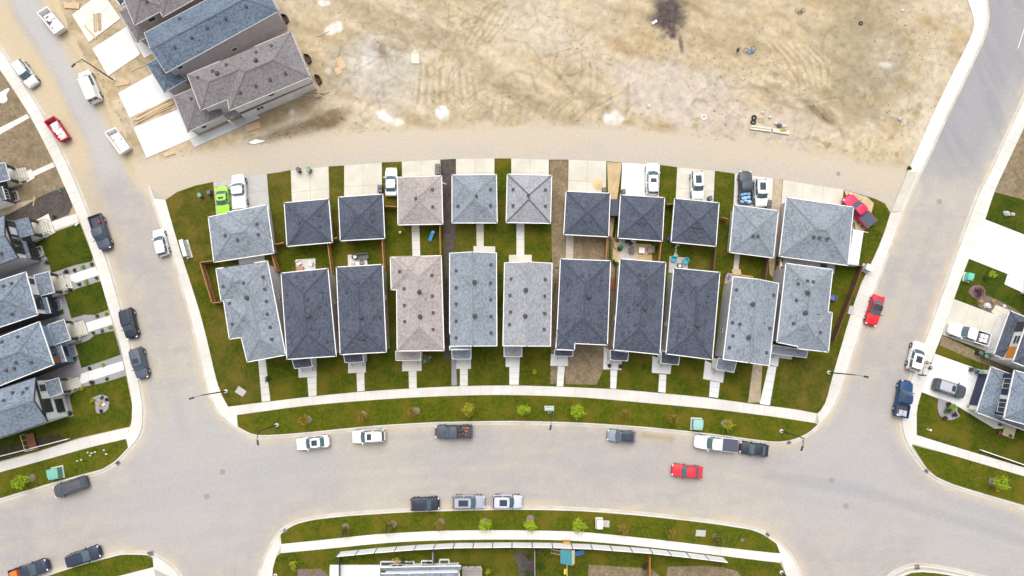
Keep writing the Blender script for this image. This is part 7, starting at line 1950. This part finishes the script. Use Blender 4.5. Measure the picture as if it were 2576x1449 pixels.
chair('dark grey sofa on the third yard patio', 914, 645, -85, (.10, .095, .10), .8, True, L=1.6, nm='patio_sofa', cat='sofa'); chair('dark framed chair with white cushion beside the sofa', 893, 646, -110, (.045, .04, .04), .75); tag(MB().box((*P(893, 646, .6)[:2], .66), (.5, .5, .12), .3, taper=.9).build('cushion', M_WHITE), 'white cushion on the dark framed chair', 'cushion')
p = P(910, 661, .4); root = thing('fire_bowl', 'round dark fire bowl on the third yard patio', 'fire bowl', (p.x, p.y, .13)); MB().ring((p.x, p.y, .5), .32, .05).build('rim', M_DARKM, root); MB().lathe((p.x, p.y, .13), [(.25, 0), (.14, .1), (.3, .36), (.28, .37)], 14).build('bowl', plain((.2, .19, .18), .7), root)
table('white side table by the fire bowl', 900, 664, 0, .55, .5, (.72, .72, .72)); chair('tan folding chair by the third house wall', 888, 667, 90, (.45, .33, .26), .6, False)
for i in range(7):
    x, y = ((1702, 617), (1700, 623), (1700, 630), (1699, 637), (1697, 642), (1706, 617), (1702, 643))[i]; p = P(x, y)
    tag(MB().lathe((p.x, p.y, .09), [(.17, 0), (.17, .05), (.1, .055)], 12).build('stepping_stone', plain((.50, .50, .44), .9)), 'round pale stepping stone in the turquoise chair yard', 'stepping stone', 'stepping stones')
tag(MB().blob((*P(1680, 603)[:2], .4), (.30, .30, .30), 1, 12, 8, .02).build('ball', plain((.02, .08, .45), .4)), 'blue ball beside the ninth garage', 'ball')
tag(MB().blob((*P(1007, 585)[:2], .3), (.22, .22, .2), 1, 12, 8, .02).build('ball', plain((.62, .60, .30), .5)), 'cream ball on the taupe house lawn', 'ball')
p = P(1086, 594, .3); root = thing('toy_slide', 'light blue toy slide on the taupe house lawn', 'slide', (p.x, p.y, .1), math.radians(65)); bl = plain((.08, .32, .68), .4)
MB().add([(-.75, -.2, .06), (.45, -.2, .75), (.45, .2, .75), (-.75, .2, .06)], [(0, 1, 2, 3)]).build('chute', bl, root, local=True)
for s in (-1, 1): MB().bar((-.75, s * .22, .12), (.45, s * .22, .82), .06, .12).build('side_rail', bl, root, local=True)
MB().box((.62, 0, .38), (.3, .46, .75)).build('ladder', plain((.10, .38, .72), .4), root, local=True)
p = P(1537, 522, 2.0); root = thing('garden_shed', 'dark flat roofed shed between the seventh and eighth garages', 'shed', (p.x + .4, p.y, .1)); MB().box((p.x + .55, p.y, 1.05), (1.15, 2.3, 1.9)).build('wall', SD_DARK, root); MB().box((p.x + .55, p.y, 2.06), (1.3, 2.5, .1)).build('roof', plain((.06, .068, .09), .8), root)
p = P(2095, 749, .4); chair('blue grey lawn chair in the right corner side yard', 2095, 749, 150, (.10, .13, .30), .75)
# small raised deck with chairs
dk = PG([(1826, 690), (1845, 679), (1880, 684), (1884, 700), (1880, 712), (1822, 704)]); root = thing('wooden_deck', 'small cedar deck with railing behind the grey gable house', 'deck', (dk[0].x, dk[0].y, .1))
a, b, c_, d = P(1822, 690), P(1885, 698), P(1882, 725), P(1818, 716)
n = 14
for k in range(n): MB().bar(a.lerp(d, (k + .5) / n) + Vector((0, 0, .62)), b.lerp(c_, (k + .5) / n) + Vector((0, 0, .62)), (d - a).length / n * .9, .04).build('deck_board', M_PINE, root)
for s, e in ((a, b), (a, d), (b, c_)):
    MB().bar(s + Vector((0, 0, 1.5)), e + Vector((0, 0, 1.5)), .09, .06).build('rail', M_PINE, root)
    for k in range(4): q = s.lerp(e, k / 3); MB().bar(q + Vector((0, 0, .1)), q + Vector((0, 0, 1.5)), .09).build('post', M_PINE, root)
for k in range(3): q = P(1851, 688 - 4 * k); MB().box((q.x, q.y, .12 + .16 * (2 - k)), (1.3, .3, .1)).build('step', M_PINE, root)
o = MB().lathe((*P(1832, 697, 1)[:2], .66), [(.22, 0), (.3, .5), (.33, .55), (.12, .58)], 12).build('blue_cooler', plain((.02, .10, .55), .4)); tag(o, 'blue round cooler on the cedar deck corner', 'cooler')
o = MB().lathe((*P(1830, 690, 1)[:2], .66), [(.12, 0), (.14, .3), (.1, .34)], 10).build('red_pot', plain((.6, .03, .03), .5)); tag(o, 'small red pot on the cedar deck corner', 'pot')
# brown side deck of the white corner house
a, b, c_, d = P(68, 1092), P(90, 1088), P(100, 1128), P(80, 1132); root = thing('wooden_deck', 'brown wooden side deck below the white gable corner house', 'deck', (a.x, a.y, .1))
for k in range(9): MB().bar(a.lerp(d, (k + .5) / 9) + Vector((0, 0, .5)), b.lerp(c_, (k + .5) / 9) + Vector((0, 0, .5)), .27, .05).build('deck_board', noisy('red_brown_deck', (.16, .055, .025), (.24, .09, .04), 4, .8) if 'red_brown_deck' not in MATS else MATS['red_brown_deck'], root)
for s, e in ((a, d), (d, c_)):
    MB().bar(s + Vector((0, 0, 1.4)), e + Vector((0, 0, 1.4)), .1, .06).build('rail', M_PINE, root)
    for k in range(4): q = s.lerp(e, k / 3); MB().bar(q + Vector((0, 0, .1)), q + Vector((0, 0, 1.4)), .1).build('post', M_PINE, root)
# bottom yard: deck, planters, play structure
a, b, c_, d = P(1163, 1421), P(1213, 1420), P(1213, 1500), P(1163, 1500); root = thing('wooden_deck', 'grey boarded deck with black railing beside the bottom house', 'deck', (a.x, a.y, .1))
for k in range(12): MB().bar(a.lerp(d, (k + .5) / 12) + Vector((0, 0, .6)), b.lerp(c_, (k + .5) / 12) + Vector((0, 0, .6)), .33, .05).build('deck_board', plain((.30, .28, .27), .8), root)
for s, e in ((a, b), (b, c_)):
    MB().bar(s + Vector((0, 0, 1.5)), e + Vector((0, 0, 1.5)), .08).build('rail', M_PINE, root)
    for k in range(4): q = s.lerp(e, k / 3); MB().bar(q + Vector((0, 0, .1)), q + Vector((0, 0, 1.5)), .08).build('post', M_DARKM, root)
for lb, x0, x1, y0, y1 in (('white edged planter box holding the golden shrub', 959, 1042, 1411, 1422), ('white edged planter box near the grey divider fence', 1061, 1091, 1409, 1421), ('white edged planter box at the bottom deck end', 1107, 1130, 1406, 1420)):
    q = PG([(x0, y0), (x1, y0), (x1, y1), (x0, y1)]); root = thing('planter_box', lb, 'planter', (q[0].x, q[0].y, .1))
    for k in range(4): MB().bar(q[k] + Vector((0, 0, .25)), q[(k + 1) % 4] + Vector((0, 0, .25)), .14, .4).build('side_board', M_GUT, root)
    MB().prism(q, .08, .32).build('soil', M_SOIL, root)
p = P(1428, 1400, 2.3); root = thing('play_structure', 'playground tower with teal and cream canopy and blue slide', 'play structure', (p.x, p.y, .1))
for sx in (-1, 1):
    for sy in (-1, 1): MB().box((p.x + sx * .85, p.y + sy * .75, 1.25), (.12, .12, 2.3)).build('post', M_PINE, root)
MB().box((p.x, p.y, 1.3), (1.8, 1.6, .08)).build('platform', M_PINE, root)
x0, y0, z0 = p.x, p.y, 2.35
MB().add([(x0 - 1.05, y0 - .95, z0), (x0 + .55, y0 - 1.0, z0 + .75), (x0 + .55, y0 + 1.0, z0 + .75), (x0 - 1.05, y0 + .95, z0)], [(0, 1, 2, 3)]).build('canopy', plain((.045, .22, .26), .6), root)
MB().add([(x0 + .55, y0 - 1.0, z0 + .75), (x0 + 1.0, y0 - .95, z0), (x0 + 1.0, y0 + .95, z0), (x0 + .55, y0 + 1.0, z0 + .75)], [(0, 1, 2, 3)]).build('canopy', plain((.66, .60, .34), .6), root)
m = MB(); m.add([(x0 + .9, y0 - .28, 1.3), (x0 + 2.6, y0 - .22, .25), (x0 + 2.6, y0 + .32, .25), (x0 + .9, y0 + .28, 1.3)], [(0, 1, 2, 3)]); m.build('slide', plain((.04, .16, .36), .4), root)
for s in (-1, 1): MB().bar((x0 + .9, y0 + s * .3, 1.38), (x0 + 2.6, y0 + .05 + s * .27, .33), .06, .14).build('slide_rail', plain((.06, .22, .45), .4), root)
MB().bar((x0 - .1, y0 - .9, 2.2), (x0 - .1, y0 - 5.5, 2.2), .12, .14).build('swing_beam', M_PINE, root)
MB().box((x0 - .25, y0 - 2.6, .6), (.35, .7, .35)).build('swing_seat', plain((.75, .60, .02), .5), root)
for s in (-.2, .2): MB().bar((x0 - .2, y0 - 2.6 + s, .7), (x0 - .1, y0 - 2.6 + s, 2.2), .02).build('swing_chain', M_DARKM, root)
for s in (0, .55): MB().bar((x0 - .95, y0 - .1 + s, 1.3), (x0 - 2.3, y0 - .1 + s, .3), .08).build('ladder_rail', M_PINE, root)
for k in range(4): u = (k + .5) / 4; MB().bar((x0 - .95 - 1.35 * u, y0 - .1, 1.3 - u), (x0 - .95 - 1.35 * u, y0 + .45, 1.3 - u), .05).build('ladder_rung', M_PINE, root)
MB().box((x0, y0 + 1.35, .5), (1.1, .4, .5)).build('sand_box_seat', plain((.45, .26, .06), .7), root)
for s, lb in ((-.4, 'left'), (.35, 'right')): tag(MB().blob((x0 + s, y0 + 1.95, .35), (.24, .24, .24), 1, 12, 8, .02).build('ball', plain((.68, .66, .58), .5)), 'cream ball behind the play structure seat', 'ball', 'balls by the play structure')
# porch furnishing of the right grey house
a = P(2535, 1086); tag(MB().box((a.x, a.y, .28), (1.7, 1.5, .06), -.35).build('outdoor_rug', plain((.46, .40, .26), .9)), 'tan rug on the porch with pink flowers', 'rug')
for i, (x, y, lb) in enumerate(((2520, 1069, 'pink flower basket nearer the grey porch wall'), (2518, 1090, 'pink flower basket at the porch front edge'))):
    q = P(x, y, .7); root = thing('flower_basket', lb, 'flowers', (q.x, q.y, .12)); MB().lathe((q.x, q.y, .12), [(.16, 0), (.22, .35), (.18, .36)], 10).build('pot', M_DARKM, root); leaves((q.x, q.y, .65), (.32, .32, .25), 90, .07, random.Random(i), 6).build('blossom', leafmat('pink_petals_%d' % i, (.55, .05, .22), (.8, .2, .4)), root)
for i, (x, y, cl, lb) in enumerate(((126, 704, (.5, .03, .08), 'red flower pot on the navy house steps'), (159, 694, (.7, .7, .68), 'white urn at the top of the navy house walk, upper'), (166, 718, (.7, .7, .68), 'white urn at the top of the navy house walk, lower'))):
    q = P(x, y, .5); root = thing('flower_pot', lb, 'pot', (q.x, q.y, .12)); MB().lathe((q.x, q.y, .12), [(.16, 0), (.24, .4), (.2, .42)], 12).build('pot', plain(cl, .5), root); leaves((q.x + .1, q.y, .6), (.2, .2, .2), 60, .06, random.Random(i), 5).build('foliage', LF_GREEN, root)
q = P(2336, 1081, .5); tag(MB().lathe((q.x, q.y, .1), [(.1, 0), (.1, .9), (.16, .95), (.05, 1.1)], 10).build('marker_post', M_WHITE), 'small white marker post on the right corner lawn', 'post')
for px, py, ang, lb in ((196, 565, 40, 'white toy scooter at the edge of the black house lawn'),):
    q = P(px, py); root = thing('toy_scooter', lb, 'toy', (q.x, q.y, .12), math.radians(ang)); MB().box((0, 0, .1), (.7, .16, .06)).build('deck', M_WHITE, root, local=True); MB().bar((.33, 0, .1), (.25, 0, .75), .05).build('stem', M_WHITE, root, local=True); MB().bar((.25, -.2, .75), (.25, .2, .75), .04).build('handlebar', M_WHITE, root, local=True)
sheet('blue tarp behind the triple garage patio', tq(3, 1, (400, 545), (440, 550), (435, 575), (395, 572)), plain((.02, .03, .09), .6), .16, .3, 'tarp', 'tarp')
p = P(1963, 665, 1); root = thing('barbecue', 'grey barbecue on the triple garage patio by the thin fence', 'barbecue', (p.x, p.y, .13)); MB().box((p.x, p.y, .6), (.55, 1.3, .75)).build('cart', M_DARKM, root); MB().box((p.x, p.y, 1.05), (.5, .75, .22), taper=.8).build('hood', M_RIM, root)
# window well covers and hoses beside the bare yard house
def hose(label, pts, r=.035, m=M_BLACK):
    w = smooth_pl([P(a, b) for a, b in pts], 2); mb = MB()
    for a, b in zip(w[:-1], w[1:]): mb.tube((*a, .15), (*b, .15), r, n=6)
    o = mb.build('hose', m); tag(o, label, 'hose')
hose('black pipe curling beside the pale grey house corner', [t(2, 1, 308, 610), t(2, 1, 318, 575), t(2, 1, 350, 568)], .06); hose('dark hose winding over the tan gravel strip', [t(2, 1, 722, 350), t(2, 1, 750, 360), t(2, 1, 760, 410), t(2, 1, 785, 440)])
hose('dark hose looped on the charcoal house landing', [t(2, 1, 710, 1180), t(2, 1, 725, 1250), t(2, 1, 708, 1300), t(2, 1, 735, 1310)]); hose('black pipe along the bare yard house wall', [t(2, 1, 330, 690), t(2, 1, 318, 740), t(2, 1, 308, 800)], .06)
sheet('red stacked pavers between two charcoal houses', tq(2, 1, (748, 650), (772, 650), (770, 740), (744, 740)), noisy('red_brick_pavers', (.28, .04, .03), (.42, .09, .06), 6, .85), .11, .2, 'paver_stack', 'pavers')

# ================================================================ RUBBLE AND GRASS (uncountable)
def quick(name, V, F, mat, kind='stuff', col=None):
    me = bpy.data.meshes.new(name); k = F.shape[1]
    me.vertices.add(len(V)); me.vertices.foreach_set('co', V.ravel()); me.loops.add(F.size); me.loops.foreach_set('vertex_index', F.ravel())
    me.polygons.add(len(F)); me.polygons.foreach_set('loop_start', np.arange(0, F.size, k)); me.update(calc_edges=True)
    if col is not None:
        at = me.color_attributes.new('Col', 'FLOAT_COLOR', 'POINT'); at.data.foreach_set('color', col.ravel())
    me.materials.append(mat); o = bpy.data.objects.new(name, me); C.objects.link(o); o['kind'] = kind; return o
# clods and pebbles over the lot, thicker along the ridges
N0 = 60000
x = RNG.uniform(min(xs), max(xs), N0); y = RNG.uniform(min(ys), max(ys), N0)
den = .10 + .5 * sm(fbm(x, y, 5, 13, 3), .5, .75)
for c, rx, ry, ro in (((830, 300), 62, 24, 22), ((750, 330), 95, 20, 14), ((665, 355), 42, 14, 12), ((1680, 45), 48, 52, 0), ((2070, 290), 60, 14, -38), ((955, 122), 30, 14, -50), ((1100, 240), 60, 20, 0)):
    den = np.maximum(den, ell(x, y, c, rx, ry, ro, soft=.5))
keep = inpoly(x, y, LOTW) & (RNG.random(N0) < den)
for e_ in EXCL: keep &= ~inpoly(x, y, e_)
x, y = x[keep], y[keep]
ridge = np.zeros(x.shape)
z = lot_z(x, y); n = len(x); s = np.minimum(RNG.gamma(1.6, .022, n) + .015, .13)
base = lot_col(x, y) * RNG.uniform(.72, 1.12, (n, 1))
oct_ = np.array([(1, 0, 0), (0, 1, 0), (-1, 0, 0), (0, -1, 0), (0, 0, .8), (0, 0, -.5)], float)
jit = RNG.uniform(.6, 1.3, (n, 6, 1)); V = (oct_[None] * jit * s[:, None, None] + np.stack([x, y, z + s * .2], -1)[:, None]).reshape(-1, 3)
f8 = np.array([(0, 1, 4), (1, 2, 4), (2, 3, 4), (3, 0, 4), (1, 0, 5), (2, 1, 5), (3, 2, 5), (0, 3, 5)]); F = (f8[None] + 6 * np.arange(n)[:, None, None]).reshape(-1, 3)
cc = np.repeat(np.concatenate([np.clip(base, .02, .7), np.ones((n, 1))], 1), 6, 0)
quick('rubble', V, F, attrmat('clods', .97, .1, 8, 0), col=cc)
# turf: short tufts over every lawn
GC = {'yard': ((0.0231, 0.0392, 0.0024), (0.085, 0.0945, 0.0072)), 'verge': ((0.0272, 0.0448, 0.0024), (0.0986, 0.1085, 0.0088)), 'green': ((0.0177, 0.0336, 0.002), (0.0578, 0.0784, 0.0052)), 'brown': ((0.0374, 0.0462, 0.004), (0.1292, 0.105, 0.018)), 'olive': ((0.034, 0.042, 0.0032), (0.102, 0.098, 0.0112))}
VV, FF, CCs = [], [], []; off = 0
foot = [r for r in EXCL]
for poly, kd in LAWNS:
    px_, py_ = [p[0] for p in poly], [p[1] for p in poly]
    A_ = (max(px_) - min(px_)) * (max(py_) - min(py_)); n = int(A_ * 22)
    x = RNG.uniform(min(px_), max(px_), n); y = RNG.uniform(min(py_), max(py_), n)
    k = inpoly(x, y, poly) & (np.abs(x) < 82) & (y > -36) & (y < 55); x, y = x[k], y[k]
    for e in foot:
        ex, ey = [p[0] for p in e], [p[1] for p in e]
        b = (x > min(ex)) & (x < max(ex)) & (y > min(ey)) & (y < max(ey))
        if b.any():
            ii = np.where(b)[0]; hit = inpoly(x[ii], y[ii], e); m_ = np.ones(len(x), bool); m_[ii[hit]] = False; x, y = x[m_], y[m_]
    n = len(x)
    if n == 0: continue
    a = RNG.uniform(0, 6.283, n); h = RNG.uniform(.035, .085, n) * (1.25 if kd == 'verge' else 1.0); w = RNG.uniform(.03, .07, n); ln = RNG.uniform(.02, .09, n)
    cx, sx = np.cos(a), np.sin(a); z0 = np.full(n, .11)
    p0 = np.stack([x - sx * w, y + cx * w, z0], -1); p1 = np.stack([x + sx * w, y - cx * w, z0], -1); p2 = np.stack([x + cx * ln, y + sx * ln, z0 + h], -1)
    VV.append(np.stack([p0, p1, p2], 1).reshape(-1, 3)); FF.append(np.arange(3 * n).reshape(-1, 3) + off); off += 3 * n
    c0, c1 = np.array(GC[kd][0]), np.array(GC[kd][1]); u = np.clip(fbm(x, y, 2.2, 51, 4) * 1.5 - .25 + RNG.normal(0, .22, n), 0, 1)[:, None]
    dry = (sm(fbm(x, y, 4, 52, 4), .53, .69) * .55)[:, None]
    col = (c0 * (1 - u) + c1 * u) * (1 - dry) + np.array((.125, .09, .02)) * dry
    CCs.append(np.repeat(np.concatenate([col, np.ones((n, 1))], 1), 3, 0))
quick('grass', np.concatenate(VV), np.concatenate(FF), attrmat('grass_blades', .9, .05, 8, 0), col=np.concatenate(CCs))
print('objects', len(bpy.data.objects), 'tufts', off // 3)
